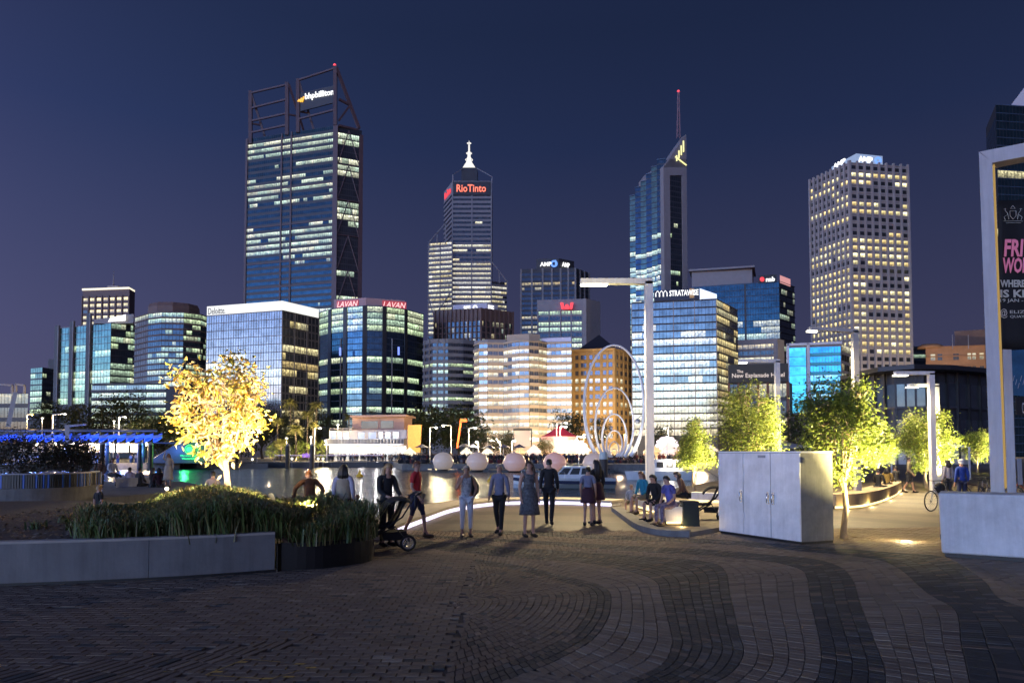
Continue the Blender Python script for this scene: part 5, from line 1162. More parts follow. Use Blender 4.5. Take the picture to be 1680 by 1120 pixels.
# ---- raised platform with lit concrete seats on the right
plat = thing('platform', 'low concrete platform with a slanted kerb under the seated people', 'platform', G(1060, 860))
P = [G(1006, 838), G(1040, 866), G(1075, 877), G(1131, 880), G(1178, 872), G(1300, 850), G(1250, 822), G(1100, 822)]
MB().prism([(p.x, p.y) for p in P], 0, .10).build('slab', mat('tan_slab', (.24, .20, .15), .75, var=.2, scale=2), plat)
kb = curve_pts([(1003, 838), (1022, 853), (1040, 866), (1060, 874), (1090, 879), (1131, 881)], 5); mb = MB(); wall_along(mb, kb, 0, .14, .35); mb.build('kerb', M['concrete_dark'], plat)
seat_glow = lamp_mat('amber_strip', (1, .68, .25), 3.2, True)
def seat_block(a, b, depth, label, h=.46, z=.101):
    d = (b - a).normalized(); n = Vector((-d.y, d.x, 0)) * depth; r = thing('concrete_seat', label, 'bench', V3((a + b) / 2, z), 'lit concrete seats')
    MB().hexa([V3(a + d * .12 + n * .12, z), V3(b - d * .12 + n * .12, z), V3(b - d * .12 + n * .9, z), V3(a + d * .12 + n * .9, z)], [V3(a + d * .12 + n * .12, z + .1), V3(b - d * .12 + n * .12, z + .1), V3(b - d * .12 + n * .9, z + .1), V3(a + d * .12 + n * .9, z + .1)]).build('foot', M['black_metal'], r)
    MB().hexa([V3(a + d * .10, z + .101), V3(b - d * .10, z + .101), V3(b - d * .10 + n, z + .101), V3(a + d * .1 + n, z + .101)], [V3(a, z + h), V3(b, z + h), V3(b + n, z + h), V3(a + n, z + h)]).build('block', M['concrete'], r)
    MB().hexa([V3(a + d * .12 + n * .09, z + .04), V3(b - d * .12 + n * .09, z + .04), V3(b - d * .12 + n * .115, z + .04), V3(a + d * .12 + n * .115, z + .04)], [V3(a + d * .12 + n * .09, z + .098), V3(b - d * .12 + n * .09, z + .098), V3(b - d * .12 + n * .115, z + .098), V3(a + d * .12 + n * .115, z + .098)]).build('light_strip', seat_glow, r)
    m = (a + b) / 2 - n * .25; point('strip_light', V3(m, z + .06), 7, (1, .72, .3), .05, r)
    return r
sa, sb = G(1087, 862, .1), G(1130, 862, .1); seat_block(sa, sb + (sb - sa) * .3, .9, 'pale concrete seat block glowing underneath beside the green bin')
s2a, s2b = G(1038, 832, .1), G(1093, 850, .1); seat_block(s2a, s2b, .5, 'long concrete seat under the three seated people')
# curved lit bench beyond the tree
line = curve_pts([(1372, 835), (1410, 833), (1445, 825), (1470, 814), (1480, 805)], 6); cb = thing('curved_bench', 'curved pale bench with a bright yellow light line along its foot', 'bench', line[8])
mb = MB(); wall_along(mb, [p + Vector((0, .1, 0)) for p in line], 0, .10, .6); mb.build('foot', M['black_metal'], cb); mb = MB(); wall_along(mb, line, .101, .5, .8); mb.build('seat', mat('bench_timber', (.34, .26, .16), .7, var=.2), cb); mb = MB(); wall_along(mb, [p + Vector((0, .05, 0)) for p in line], .02, .099, .03); mb.build('light_strip', seat_glow, cb)
for i in (3, 9, 15, 21): point('strip_light', line[i] + Vector((-.1, -.3, .06)), 14, (1, .75, .3), .05, cb)
line = curve_pts([(1130, 828), (1180, 830), (1230, 828)], 6); cb = thing('low_bench', 'low bench with an amber light line behind the folded pushchair', 'bench', line[6]); mb = MB(); wall_along(mb, line, .10, .46, .5); mb.build('seat', M['concrete'], cb); mb = MB(); wall_along(mb, [p + Vector((0, -.012, 0)) for p in line], .12, .2, .01); mb.build('light_strip', seat_glow, cb)

# ---- green bin
p = G(1131, 868, 0); bn = thing('litter_bin', 'square dark green litter bin standing by the lit seat block', 'bin', p); bm_ = mat('dark_green_paint', (.003, .009, .007), .45, var=.2)
h = .66; 
def frus(mb, c, a, b, z0, z1): mb.hexa([V3((c.x + x * a, c.y + y * a), z0) for x, y in ((-1, -1), (1, -1), (1, 1), (-1, 1))], [V3((c.x + x * b, c.y + y * b), z1) for x, y in ((-1, -1), (1, -1), (1, 1), (-1, 1))]); return mb
frus(MB(), p, .21, .185, 0, h).build('bin_body', bm_, bn); frus(MB(), p, .195, .195, h + .001, h + .05).build('lid', M['black_metal'], bn); 
for s in (-1, 1): MB().tube([p + Vector((s * .19, -.05, h - .06)), p + Vector((s * .22, 0, h - .03)), p + Vector((s * .19, .05, h - .06))], .012, 6).build('handle', M['grey_metal'], bn)

# ---- painted survey rectangle on the setts at the bottom
mk = MB(); c = [G(337, 1106, .004), G(403, 1080, .004), G(520, 1090, .004), G(442, 1113, .004)]
def strip(mb, a, b, w):
    d = (b - a).normalized(); n = Vector((-d.y, d.x, 0)) * w / 2; mb.face([a - n, b - n, b + n, a + n])
strip(mk, c[0], c[1], .012); strip(mk, c[0], c[3], .012); strip(mk, c[1], c[1].lerp(c[2], .5), .010); strip(mk, c[3], c[3].lerp(c[2], .6), .008)
for x, y in ((356, 1101), (397, 1085), (440, 1112), (492, 1088), (510, 1094), (474, 1109)): q = G(x, y, .0042); mk.face([q + Vector((-.05, -.02, 0)), q + Vector((.04, -.02, 0)), q + Vector((.05, .02, 0)), q + Vector((-.04, .02, 0))])
tag(mk.build('ground_marking', mat('yellow_paint', (.55, .32, .06), .6, var=.3, scale=8)), 'thin worn yellow painted rectangle on the setts at the bottom', 'marking')
# ================================================================ TREES
def leaf_mat(name, col, var=.4, trans=.45):
    m = bpy.data.materials.new(name); m.use_nodes = True; t = m.node_tree; L = t.links.new
    p = t.nodes['Principled BSDF']; out = t.nodes['Material Output']; sock(p, 'Roughness', .5)
    co = t.nodes.new('ShaderNodeTexCoord'); n = t.nodes.new('ShaderNodeTexNoise'); n.inputs['Scale'].default_value = 1.7; n.inputs['Detail'].default_value = 4; L(co.outputs['Object'], n.inputs[0])
    r = t.nodes.new('ShaderNodeMapRange'); r.inputs[1].default_value = .3; r.inputs[2].default_value = .7; r.inputs[3].default_value = 1 - var; r.inputs[4].default_value = 1 + var; L(n.outputs[0], r.inputs[0])
    mx = t.nodes.new('ShaderNodeMixRGB'); mx.blend_type = 'MULTIPLY'; mx.inputs[0].default_value = 1; mx.inputs[1].default_value = tuple(col) + (1,); L(r.outputs[0], mx.inputs[2]); L(mx.outputs[0], p.inputs['Base Color'])
    tr = t.nodes.new('ShaderNodeBsdfTranslucent'); L(mx.outputs[0], tr.inputs[0]); ms = t.nodes.new('ShaderNodeMixShader'); ms.inputs[0].default_value = trans
    L(p.outputs[0], ms.inputs[1]); L(tr.outputs[0], ms.inputs[2]); L(ms.outputs[0], out.inputs[0]); return m
LEAF = {'gold': [leaf_mat('golden_leaf', (.40, .25, .05)), leaf_mat('straw_leaf', (.50, .40, .20)), leaf_mat('olive_leaf', (.22, .20, .035))],
        'lime': [leaf_mat('lime_leaf', (.19, .22, .035)), leaf_mat('green_leaf', (.12, .16, .028)), leaf_mat('dull_leaf', (.08, .105, .022))],
        'dark': [leaf_mat('dark_leaf', (.035, .05, .015)), leaf_mat('deep_leaf', (.05, .065, .02)), leaf_mat('brown_green_leaf', (.06, .06, .02))],
        'shade': [leaf_mat('darkest_leaf', (.020, .026, .012)), leaf_mat('darkest_brown_leaf', (.035, .025, .015))],  # darkest leaf tones, for the bushes at the left
        'palm': [leaf_mat('palm_leaf', (.15, .15, .04)), leaf_mat('palm_leaf_pale', (.24, .22, .08))]}
M['bark'] = mat('smooth_bark', (.22, .16, .11), .8, var=.25, scale=8, bump=.3); M['bark_dark'] = mat('dark_bark', (.07, .05, .035), .85, var=.3, scale=6, bump=.3)
def leaf_quad(mb, c, s, rr, nm, droop=.3, asp=.42):
    a = rr.uniform(0, 6.283); e = rr.uniform(-.9, .6) - droop; u = Vector((math.cos(a) * math.cos(e), math.sin(a) * math.cos(e), math.sin(e)))
    w = u.cross(Vector((rr.uniform(-1, 1), rr.uniform(-1, 1), rr.uniform(-1, 1)))).normalized() * s * asp; u = u * s
    mb.m = rr.randrange(nm); bend = u.cross(w).normalized() * s * .12
    mb.face([c, c + u * .5 - w * .5 + bend, c + u, c + u * .5 + w * .5 + bend])
def tree(name, label, base, H, fork, width, leaves, n_clump, per, leaf, bark, tr_r, seed, shape='oval', group=None, lean=0, clump=None, twig=.012, kind_leaf=0, depth=1.0):
    rr = random.Random(seed); base = Vector(base); r = thing(name, label, 'tree', base, group)
    ch = H - fork; cz = fork + ch * .5; pts = []
    W = width / 2
    while len(pts) < n_clump:
        x, y, z = rr.uniform(-1, 1), rr.uniform(-1, 1), rr.uniform(-1, 1); d = math.sqrt(x * x + y * y)
        if shape == 'oval': lim = math.sqrt(max(0, 1 - z * z))
        elif shape == 'cone': lim = (1 - (z + 1) / 2) ** .7 * 1.05 if z > -.75 else .6 * (z + 1) * 4
        elif shape == 'dome': lim = math.sqrt(max(0, 1 - max(0, (z + .35) / 1.35) ** 2)) if z > -.35 else max(0, .85 + (z + .35) * .9)
        else: lim = 1 - abs(z) ** 3 * .4
        a = math.atan2(y, x); lim *= .82 + .18 * math.sin(3 * a + seed) + .12 * math.sin(5 * z + 2 * a + seed)
        if d > lim or (d < lim * .45 and rr.random() < .6): continue
        pts.append(Vector((x * W + lean * (z + 1) * .2, y * W * depth, cz + z * ch / 2)))
    wood = MB(); top = Vector((lean * .1, 0, fork + ch * .12)); o = Vector((0, 0, 0))
    bend = Vector((rr.uniform(-.03, .03) * H, 0, 0))
    wood.tube([base + o - Vector((0, 0, .1)), base + Vector((0, 0, fork * .12)), base + bend + Vector((0, 0, fork * .55)), base + top], [tr_r * 1.5, tr_r * 1.05, tr_r * .9, tr_r * .7], 9)
    prim = []
    for i in range(9):
        a = i * 2.4 + seed; z = rr.uniform(.3, .95); rad_ = W * (.55 if shape != 'cone' else .35) * rr.uniform(.7, 1.1) * (1 - z * .35)
        e = Vector((math.cos(a) * rad_, math.sin(a) * rad_ * depth, fork + ch * z)); s = Vector((0, 0, fork * rr.uniform(.85, 1.02))) + top * .0
        m1 = s.lerp(e, .4) + Vector((math.cos(a) * rad_ * .12, 0, -ch * .06)); m2 = s.lerp(e, .72) + Vector((rr.uniform(-.05, .05) * W, rr.uniform(-.05, .05) * W, 0))
        P = [s, m1, m2, e]; wood.tube([base + p for p in P], [tr_r * .55, tr_r * .42, tr_r * .28, tr_r * .1], 6)
        for k in range(13):
            t = k / 12; j = min(2, int(t * 3)); f = t * 3 - j; prim.append(P[j].lerp(P[j + 1], f))
    cl = clump or W * .2; mb = MB()
    for p in pts:
        q = min(prim, key=lambda v: (v - p).length + max(0, v.z - p.z) * .6); m = q.lerp(p, .5) + Vector((rr.uniform(-.1, .1) * W, rr.uniform(-.1, .1) * W, -.02 * H)); wood.tube([base + q, base + m, base + p], [twig * 1.6, twig, twig * .5], 4, close=False)
        for _ in range(per):
            c = p + Vector((rr.gauss(0, cl), rr.gauss(0, cl), rr.gauss(0, cl * .8))); leaf_quad(mb, base + c, leaf * rr.uniform(.65, 1.3), rr, len(LEAF[leaves]))
    wood.build('trunk', bark, r); o = mb.build('crown', LEAF[leaves], r, kind='stuff'); r['_pts'] = 0; del r['_pts']
    return r, pts
GROUNDED = 'uplit trees on the plaza'
# ---- the golden tree behind the planter
gb = U(366, 822, 15.5); gb.z = .35; GD_ = gb.y
Hg = ZZ(572, GD_) - gb.z
gt, gpts = tree('lit_tree', 'young tree glowing gold from lamps at its foot, behind the grass', gb, Hg, Hg * .36, 2.4, 'gold', 190, 9, .165, M['bark'], .075, 4, 'dome', None, clump=.15, twig=.011)
lm = MB(); leaf_quad(lm, Vector((0, 0, 0)), 1, random.Random(1), 3); lo = []
rr = random.Random(11); lv = []
for k in range(3):
    b = MB(); b.m = 0; b.mesh([(0, 0, 0), (.25, -.16, .04), (.6, -.19, .02), (1, 0, -.10), (.6, .19, .02), (.25, .16, .04), (.5, 0, -.03)], [(0, 1, 6), (1, 2, 6), (2, 3, 6), (3, 4, 6), (4, 5, 6), (5, 0, 6)]); lv.append(b)
protos = []
for k in range(3):
    o = lv[k].build('leaf', LEAF['gold'][k]); o.parent = gt; protos.append(o)
for i in range(280):
    p = rr.choice(gpts); k = i % 3
    if i < 3: o = protos[i]
    else: o = bpy.data.objects.new('leaf', protos[k].data); COL.objects.link(o); o.parent = gt
    o.location = p + Vector((rr.gauss(0, .15), -abs(rr.gauss(0, .2)), rr.gauss(0, .13))); o.rotation_euler = (rr.uniform(-1, 1), rr.uniform(-.2, 1.3), rr.uniform(0, 6.28)); s = rr.uniform(.14, .24); o.scale = (s, s, s)
for dx, dy, p in ((-2.5, -2.2, 1600), (2.6, -2.1, 1900), (0, 2.6, 1100), (.3, -.7, 110)): spot('uplight', gb + Vector((dx, dy, .55)), gb + Vector((dx * .1, 0, 2.6)), p * 3.7, (1, .80, .45), 72, .08)
def uplight(p, label, aim, power, visible=True, col=WARM, ang=80):
    t = thing('uplight', label, 'uplight', p, 'garden uplights'); d = (Vector(aim) - Vector(p)).normalized(); a = Vector(p) + Vector((0, 0, .1))
    MB().tube([a - d * .1, a + d * .06], [.05, .07], 10).build('housing', M['black_metal'], t); MB().tube([a + d * .055, a + d * .066], [.062, .062], 10).build('lens', lensw, t); MB().tube([Vector(p) - Vector((0, 0, .1)), a - d * .04], .012, 6).build('stake', M['black_metal'], t)
    spot('light', a + d * .09, aim, power, col, ang, .05, t); return t
q = G(273, 813, .5); q = Vector((q.x, q.y, .62)); uplight(q, 'garden uplight glaring above the grass left of the golden tree', gb + Vector((0, -.3, 2.2)), 1200)
q = U(445, 824, 14.2); uplight(q, 'garden uplight in the grass right of the golden tree', gb + Vector((0, 0, 2)), 1000)
# ---- uplit trees on the right
def plaza_tree(px, py, top, w, D=None, seed=1, label='', fork=.3, n=130, per=36, leaf=.11, power=700, shape='oval', side=1, lum='lime'):
    b = G(px, py); D = b.y; H = ZZ(top, D); W = w * D / F * .80
    r, pts = tree('lit_tree', label, b, H, H * fork, W, lum, n, int(per * 1.3), leaf * 1.05, M['bark'], max(.05, H * .018), seed, shape, GROUNDED, clump=W * .085)
    k = b + Vector((W * 1.0 * side, -W * .75, .1)); spot('tree_light', k, b + Vector((W * .12 * side, 0, H * .55)), power * 6.5, (1, .84, .36), 62, .06)
    k = b + Vector((W * 1.05 * side, -W * .05, .1)); spot('tree_light', k, b + Vector((W * .1, 0, H * .45)), power * 4, (1, .84, .36), 66, .06)
    return r
plaza_tree(1384, 882, 612, 158, seed=5, label='tallest round lit tree, its bare trunk beside the grey cabinet', fork=.34, n=170, per=36, leaf=.095, power=1500)
plaza_tree(1140, 812, 676, 82, seed=8, label='slender lit tree between the seated people and the cabinet', fork=.30, n=120, per=40, leaf=.12, power=1400, shape='cone')
plaza_tree(1236, 818, 628, 122, seed=12, label='broad lit tree rising behind the grey cabinet', fork=.2, n=190, per=44, leaf=.13, power=2600)
plaza_tree(1520, 800, 672, 110, seed=15, label='lit tree right of the tall one, above the curved bench', fork=.24, n=150, per=42, leaf=.14, power=2600)
plaza_tree(1603, 775, 704, 56, seed=19, label='small rounded lit tree near the white portal', fork=.3, n=80, per=36, leaf=.17, power=2600)
plaza_tree(1440, 792, 690, 80, seed=23, label='low lit tree hidden partly behind the tall round one', fork=.25, n=90, per=36, leaf=.16, power=2600)
# ---- darker trees
def back_tree(px, D, top, w, seed, label, lv='dark', n=70, per=26, leaf=None, shape='oval', fork=.22, base=0):
    b = V3(XY(px, 742, D), base); H = ZZ(top, D) - base; W = w * D / F
    return tree('tree', label, b, H, H * fork, W, lv, n, per, leaf or W * .07, M['bark_dark'], H * .02, seed, shape, 'dark trees across the water', clump=W * .085)
for i, (px, D, top, w, l) in enumerate([(1318, 64, 662, 92, 'dark broad tree between the lit trees and the turquoise block'), (1345, 70, 676, 70, 'dark tree under the turquoise block, behind the tall lit tree'),
    (700, 190, 672, 110, 'dark spreading tree left of the cream hotel'), (752, 185, 668, 92, 'dark rounded tree in front of the cream hotel edge'), (790, 175, 700, 40, 'small dark tree beside the white screen'),
    (826, 170, 706, 46, 'small dark tree left of the white screen'), (930, 215, 668, 60, 'green tree between the cream hotel and sandstone building'), (985, 230, 680, 40, 'green tree in front of the sandstone building'),
    (1088, 200, 700, 50, 'thin tree below the billboard block'), (895, 160, 716, 30, 'little tree beside the red roofed carousel'),
    (215, 235, 640, 75, 'dark tree under the green glass block'), (175, 230, 652, 70, 'dark tree beside the far street lamps'), (130, 228, 660, 70, 'dark tree left of the tall street lamps'), (75, 235, 655, 55, 'dark tree below the small far block'), (268, 205, 682, 90, 'dark tree under the lit low block'), (235, 200, 690, 70, 'dark low tree behind the blue canopy end'),
    (455, 215, 670, 70, 'dark tree below the lavender block'), (430, 225, 660, 60, 'dark tree hidden beside the golden tree'), (520, 225, 660, 60, 'dark tree below the navy block'), (555, 205, 690, 50, 'dark tree left of the white restaurant'), (395, 200, 690, 90, 'dark low tree behind the golden tree stem'), (320, 195, 690, 90, 'dark low tree above the green sign'), (610, 260, 668, 40, 'dark tree above the restaurant roof'), (490, 190, 705, 60, 'dark bushy tree among the palms')]):
    back_tree(px, D, top, w, 31 + i, l)
# shrubs at the left, close by
for i, (px, py, top, w, l) in enumerate([(35, 835, 716, 130, 'dark leafy bush at the left edge in front of the railing'), (112, 832, 722, 90, 'second dark bush, right of the left edge one')]):
    b = G(px, 826); H = ZZ(top, b.y) - .4; W = w * b.y / F
    tree('shrub', l, b + Vector((0, 0, .9)), H - .5, .15, W, 'shade', 110, 40, .10, M['bark_dark'], .03, 70 + i, 'oval', 'dark bushes at the left', clump=W * .1)
# ---- palms
def palm(px, D, top, w, seed, label):
    rr = random.Random(seed); b = V3(XY(px, 742, D), 0); H = ZZ(top, D); W = w * D / F; r = thing('palm_tree', label, 'palm', b, 'palm trees across the water'); c = b + Vector((rr.uniform(-.3, .3), 0, H - W * .42))
    MB().tube([b, b.lerp(c, .5) + Vector((rr.uniform(-.2, .2), 0, 0)), c], [.26, .18, .15], 8).build('trunk', M['bark_dark'], r); mb = MB()
    for k in range(64):
        a = rr.uniform(0, 6.283); e = rr.uniform(-.5, 1.3); d = Vector((math.cos(a), math.sin(a), 0)); L_ = W * .62 * rr.uniform(.8, 1.1); P = [c + d * (L_ * t * math.cos(e * (1 - t * .4))) + Vector((0, 0, L_ * (t * math.sin(e) - .55 * t * t))) for t in (0, .25, .5, .75, 1)]; s = Vector((-d.y, d.x, 0))
        for i in range(4):
            for q in range(4):
                p = P[i].lerp(P[i + 1], q / 4); t = (i + q / 4) / 4; wd = W * .2 * (1 - t * .6)
                for sg in (-1, 1): mb.m = rr.randrange(2); tip = p + s * sg * wd + d * wd * .6 - Vector((0, 0, wd * .5)); nx = P[i].lerp(P[i + 1], (q + .5) / 4); mb.face([p, nx, tip])
    mb.build('crown', LEAF['palm'], r, kind='stuff'); spot('uplight', b + Vector((2.5, -8, .3)), c, 30000, (1, .80, .42), 26, .1, r)  # unseen spot added to brighten the palm crown
for i, (px, D, top, w, l) in enumerate([(475, 190, 648, 25, 'tallest palm standing left of the restaurant'), (517, 185, 655, 22, 'tall palm nearest the navy block'), (505, 175, 670, 20, 'slim palm between the two tall palms'), (485, 165, 692, 25, 'middle sized palm below the tall palms'), (455, 180, 682, 18, 'palm nearest the golden tree'), (461, 160, 715, 22, 'short bright palm at the promenade'), (513, 165, 688, 18, 'palm next to the slim lamp post'), (572, 185, 675, 18, 'palm beside the restaurant terrace')]): palm(px, D, top, w, 5 + i, l)

for i, (px, D, top, w, l) in enumerate([(446, 166, 726, 26, 'low lit shrub at the promenade, nearest the golden tree'), (490, 168, 724, 24, 'low lit shrub below the middle sized palm'), (508, 170, 722, 20, 'low lit shrub between two lamp posts'), (528, 168, 720, 22, 'low lit shrub at the restaurant corner'), (470, 172, 728, 20, 'low lit shrub behind the low lamp')]):
    b = V3(XY(px, 742, D), 0); H = ZZ(top, D); W = w * D / F
    r, _p = tree('shrub', l, b, H, .3, W, 'lime', 26, 24, .32, M['bark_dark'], .06, 90 + i, 'dome', 'lit shrubs on the far promenade', clump=W * .1)
    spot('uplight', b + Vector((.6, -3.2, .2)), b + Vector((0, 0, H * .6)), 2600, (1, .84, .42), 80, .1, r)
# ================================================================ ALONG THE FAR PROMENADE
LF = lambda n, c, s: lamp_mat(n, c, s)
shade_white = mat('white_canvas', (.62, .60, .56), .8, var=.05)
# ---- restaurant
def restaurant():
    A, C, E2 = XY(540, 720, 168), XY(667, 720, 162), XY(690, 720, 172); r = thing('restaurant', 'white two storey waterside restaurant, ground floor glowing white', 'building', (C.x, C.y, 0)); zt = ZZ(705, 163); wm = mat('white_render', (.62, .55, .50), .7, var=.08)
    body(r, quad3(A, C, E2), 0, zt, wm)
    lo = glass('shopfront', (.3, .3, .3), .3, .3); curtain(r, A, C, .2, 3.6, 1, 14, lo, '9', 'white', .65, sill=.02, head=.1, gap=.06, sw=0, off=.05, name='shopfront'); 
    d = lambda x: (x - 540) / 127
    up = glass('upper_window', (.3, .35, .45), .4, .2)
    for a, b, l in ((543, 552, .1), (554, 562, .5), (564, 574, .45), (588, 600, .06), (605, 619, .06), (622, 630, .7), (633, 642, .9), (645, 655, .9)):
        mb = MB(); z0, z1 = ZZ(723, 163), ZZ(708, 163); c = (.9 * l, l, .95 * l) ; mb.face([at(A, C, d(a), z0, .06), at(A, C, d(b), z0, .06), at(A, C, d(b), z1, .06), at(A, C, d(a), z1, .06)], c); o = mb.build('window', up, r)
        fr = MB(); 
        for p, q in ((at(A, C, d(a), z0, .1), at(A, C, d(a), z1, .1)), (at(A, C, d(b), z0, .1), at(A, C, d(b), z1, .1)), (at(A, C, d(a), z1, .1), at(A, C, d(b), z1, .1)), (at(A, C, d(a), z0, .1), at(A, C, d(b), z0, .1))): fr.beam(p, q, .12)
        fr.build('frame', wm, o)
    mb = MB(); mb.hexa([at(A, C, -.02, 3.62, 1.6), at(A, C, 1, 3.62, 1.6), at(A, C, 1, 3.62, .05), at(A, C, -.02, 3.62, .05)], [at(A, C, -.02, 3.95, 1.6), at(A, C, 1, 3.95, 1.6), at(A, C, 1, 3.95, .05), at(A, C, -.02, 3.95, .05)]); mb.build('balcony', wm, r)
    fins(r, A, C, 3.96, 5.1, grid(24), M['white_metal'], .06, 1.5, 'baluster'); MB().beam(at(A, C, 0, 5.1, 1.5), at(A, C, 1, 5.1, 1.5), .08).build('handrail', M['white_metal'], r)
    p0, p1, p2 = XY(578, 690, 169), XY(663, 690, 165), XY(676, 690, 172); pk = mat('terracotta_render', (.42, .26, .20), .75, var=.1); body(r, quad3(p0, p1, p2), zt + .02, ZZ(684, 166), pk, 'upper_storey')
    for a, b in ((.18, .50), (.56, .80)):
        z0, z1 = zt + .5, ZZ(690, 166); MB().hexa([at(p0, p1, a, z0, .06), at(p0, p1, b, z0, .06), at(p0, p1, b, z0, .01), at(p0, p1, a, z0, .01)], [at(p0, p1, a, z1, .06), at(p0, p1, b, z1, .06), at(p0, p1, b, z1, .01), at(p0, p1, a, z1, .01)]).build('window', GBK, r)
    MB().prism([XY(574, 685, 167), XY(666, 685, 163), XY(682, 685, 174), XY(590, 685, 178)], ZZ(684, 166) + .02, ZZ(682, 166) + .2).build('roof', pk, r)
    for i in range(14): MB().beam(at(A, C, .02 + i * .022, zt + .5, .6), at(A, C, .02 + i * .022, zt + .5, -2), .1).build('pergola_beam', wm, r)
    MB().beam(at(A, C, .02, zt + .42, .3), at(A, C, .30, zt + .42, .3), .12).build('pergola_rail', wm, r)
    q = XY(669, 712, 158); MB().hexa([V3(q, 2), V3(q + Vector((2.6, 1)), 2), V3(q + Vector((2.6, 2)), 2), V3(q + Vector((0, 1)), 2)], [V3(q, ZZ(697, 158)), V3(q + Vector((2.9, 1)), ZZ(696, 158)), V3(q + Vector((2.9, 2)), ZZ(696, 158)), V3(q + Vector((0, 1)), ZZ(697, 158))]).build('side_screen', mat('glowing_timber_screen', (.5, .25, .07), .7, var=.2, emit=(1, .5, .12), es=.22), r)  # timber of the side screen glows, lamplight put into its colour
    for i in range(5): point('shop_light', at(A, C, .1 + i * .2, 2.8, 3), 380, (1, .95, .92), .3, r)
restaurant()
# ---- lamps along the far bank
bulb = LF('lamp_bulb', (1, .93, .72), 5.5); sod = LF('sodium_bulb', (1, .62, .16), 5)
def far_lamp(px, py, D, label, arm=0, m=None, b=None, power=0, col=WARM, w=.16, hs=.34, grp='lamps on the far bank'):
    p = V3(XY(px, 742, D), 0); t = ZZ(py, D); r = thing('street_lamp', label, 'street lamp', p, grp); m = m or M['white_metal']
    MB().tube([p, p + Vector((0, 0, t))], [w * .8, w * .6], 6).build('post', m, r); a = arm * D / F; e = p + Vector((a, 0, t + abs(a) * .08))
    if arm: MB().beam(p + Vector((0, 0, t)), e, w, w * .8).build('arm', m, r)
    MB().ball(e - Vector((0, 0, .12)), hs, 8, sz=.6).build('lamp_head', b or bulb, r)
    if power: point('light', e - Vector((0, 0, .7)), power, col, .3, r)
    return r
far_lamp(43, 680, 195, 'amber sodium street lamp, furthest left', 8, b=sod, power=5000, col=SODIUM)
far_lamp(68, 685, 205, 'tall twin post street lamp left of the dark trees', 0, power=3500); far_lamp(85, 680, 190, 'broad armed street lamp above the blue canopy', 20, power=6000, w=.3)
far_lamp(194, 684, 190, 'double armed street lamp above the canopy end', 10, power=6000, w=.3); far_lamp(186, 690, 205, 'shorter street lamp behind the double armed one', 0, power=2500)
for i, (px, py, D, a, pw, l) in enumerate([(516, 702, 168, 9, 4000, 'slim lamp post with a short arm by the palms'), (470, 718, 165, 0, 1500, 'low lamp behind the golden tree branches'), (510, 716, 160, 0, 2500, 'bright low lamp under the palms'), (536, 722, 158, -2, 2500, 'low lamp at the restaurant corner'), (554, 696, 175, 0, 3000, 'glaring lamp on the restaurant terrace'),
    (705, 701, 150, 10, 4000, 'left of the paired bracket lamps by the umbrellas'), (740, 698, 150, -13, 4000, 'right of the paired bracket lamps by the umbrellas'), (769, 702, 148, 11, 4000, 'bracket lamp beside the orange boom'), (785, 724, 146, -3, 2500, 'short bright lamp over the crowd, right of the boom'), (821, 724, 146, -2, 2500, 'short bright lamp left of the white screen'), (840, 722, 146, 4, 3000, 'bright twin lamp right next to the white screen'),
    (913, 694, 143, 16, 5000, 'bracket lamp in front of the carousel roof'), (919, 700, 146, 9, 2500, 'lower bracket lamp in front of the carousel roof'), (946, 716, 150, 7, 2500, 'lamp between the carousel and the ring sculpture'), (1097, 702, 160, -6, 3000, 'thin lamp below the billboard block')]): far_lamp(px, py, D, l, a, power=pw)
# street lights in front of the buildings
for i, (px, D, h, pw, l) in enumerate([(800, 262, 9, 24000, 'amber street lamp at the cream hotel left end'), (850, 256, 9, 26000, 'amber street lamp at the cream hotel middle'), (900, 258, 9, 24000, 'amber street lamp at the cream hotel right end'), (958, 272, 9, 24000, 'amber street lamp before the sandstone building'), (1025, 276, 9, 20000, 'amber street lamp at the sandstone corner'), (1085, 268, 9, 20000, 'amber street lamp left below the billboard block'), (1150, 268, 9, 20000, 'amber street lamp right below the billboard block'), (440, 262, 9, 9000, 'amber street lamp below the lavender block'), (1560, 300, 12, 130000, 'amber street lamp before the orange stone building')]):
    p = XY(px, 742, D); far_lamp(px, 742 - (h - 1.9) * F / D, D, l, 0, b=sod, power=pw, col=(1, .74, .42), hs=.5, grp='amber street lamps by the buildings')
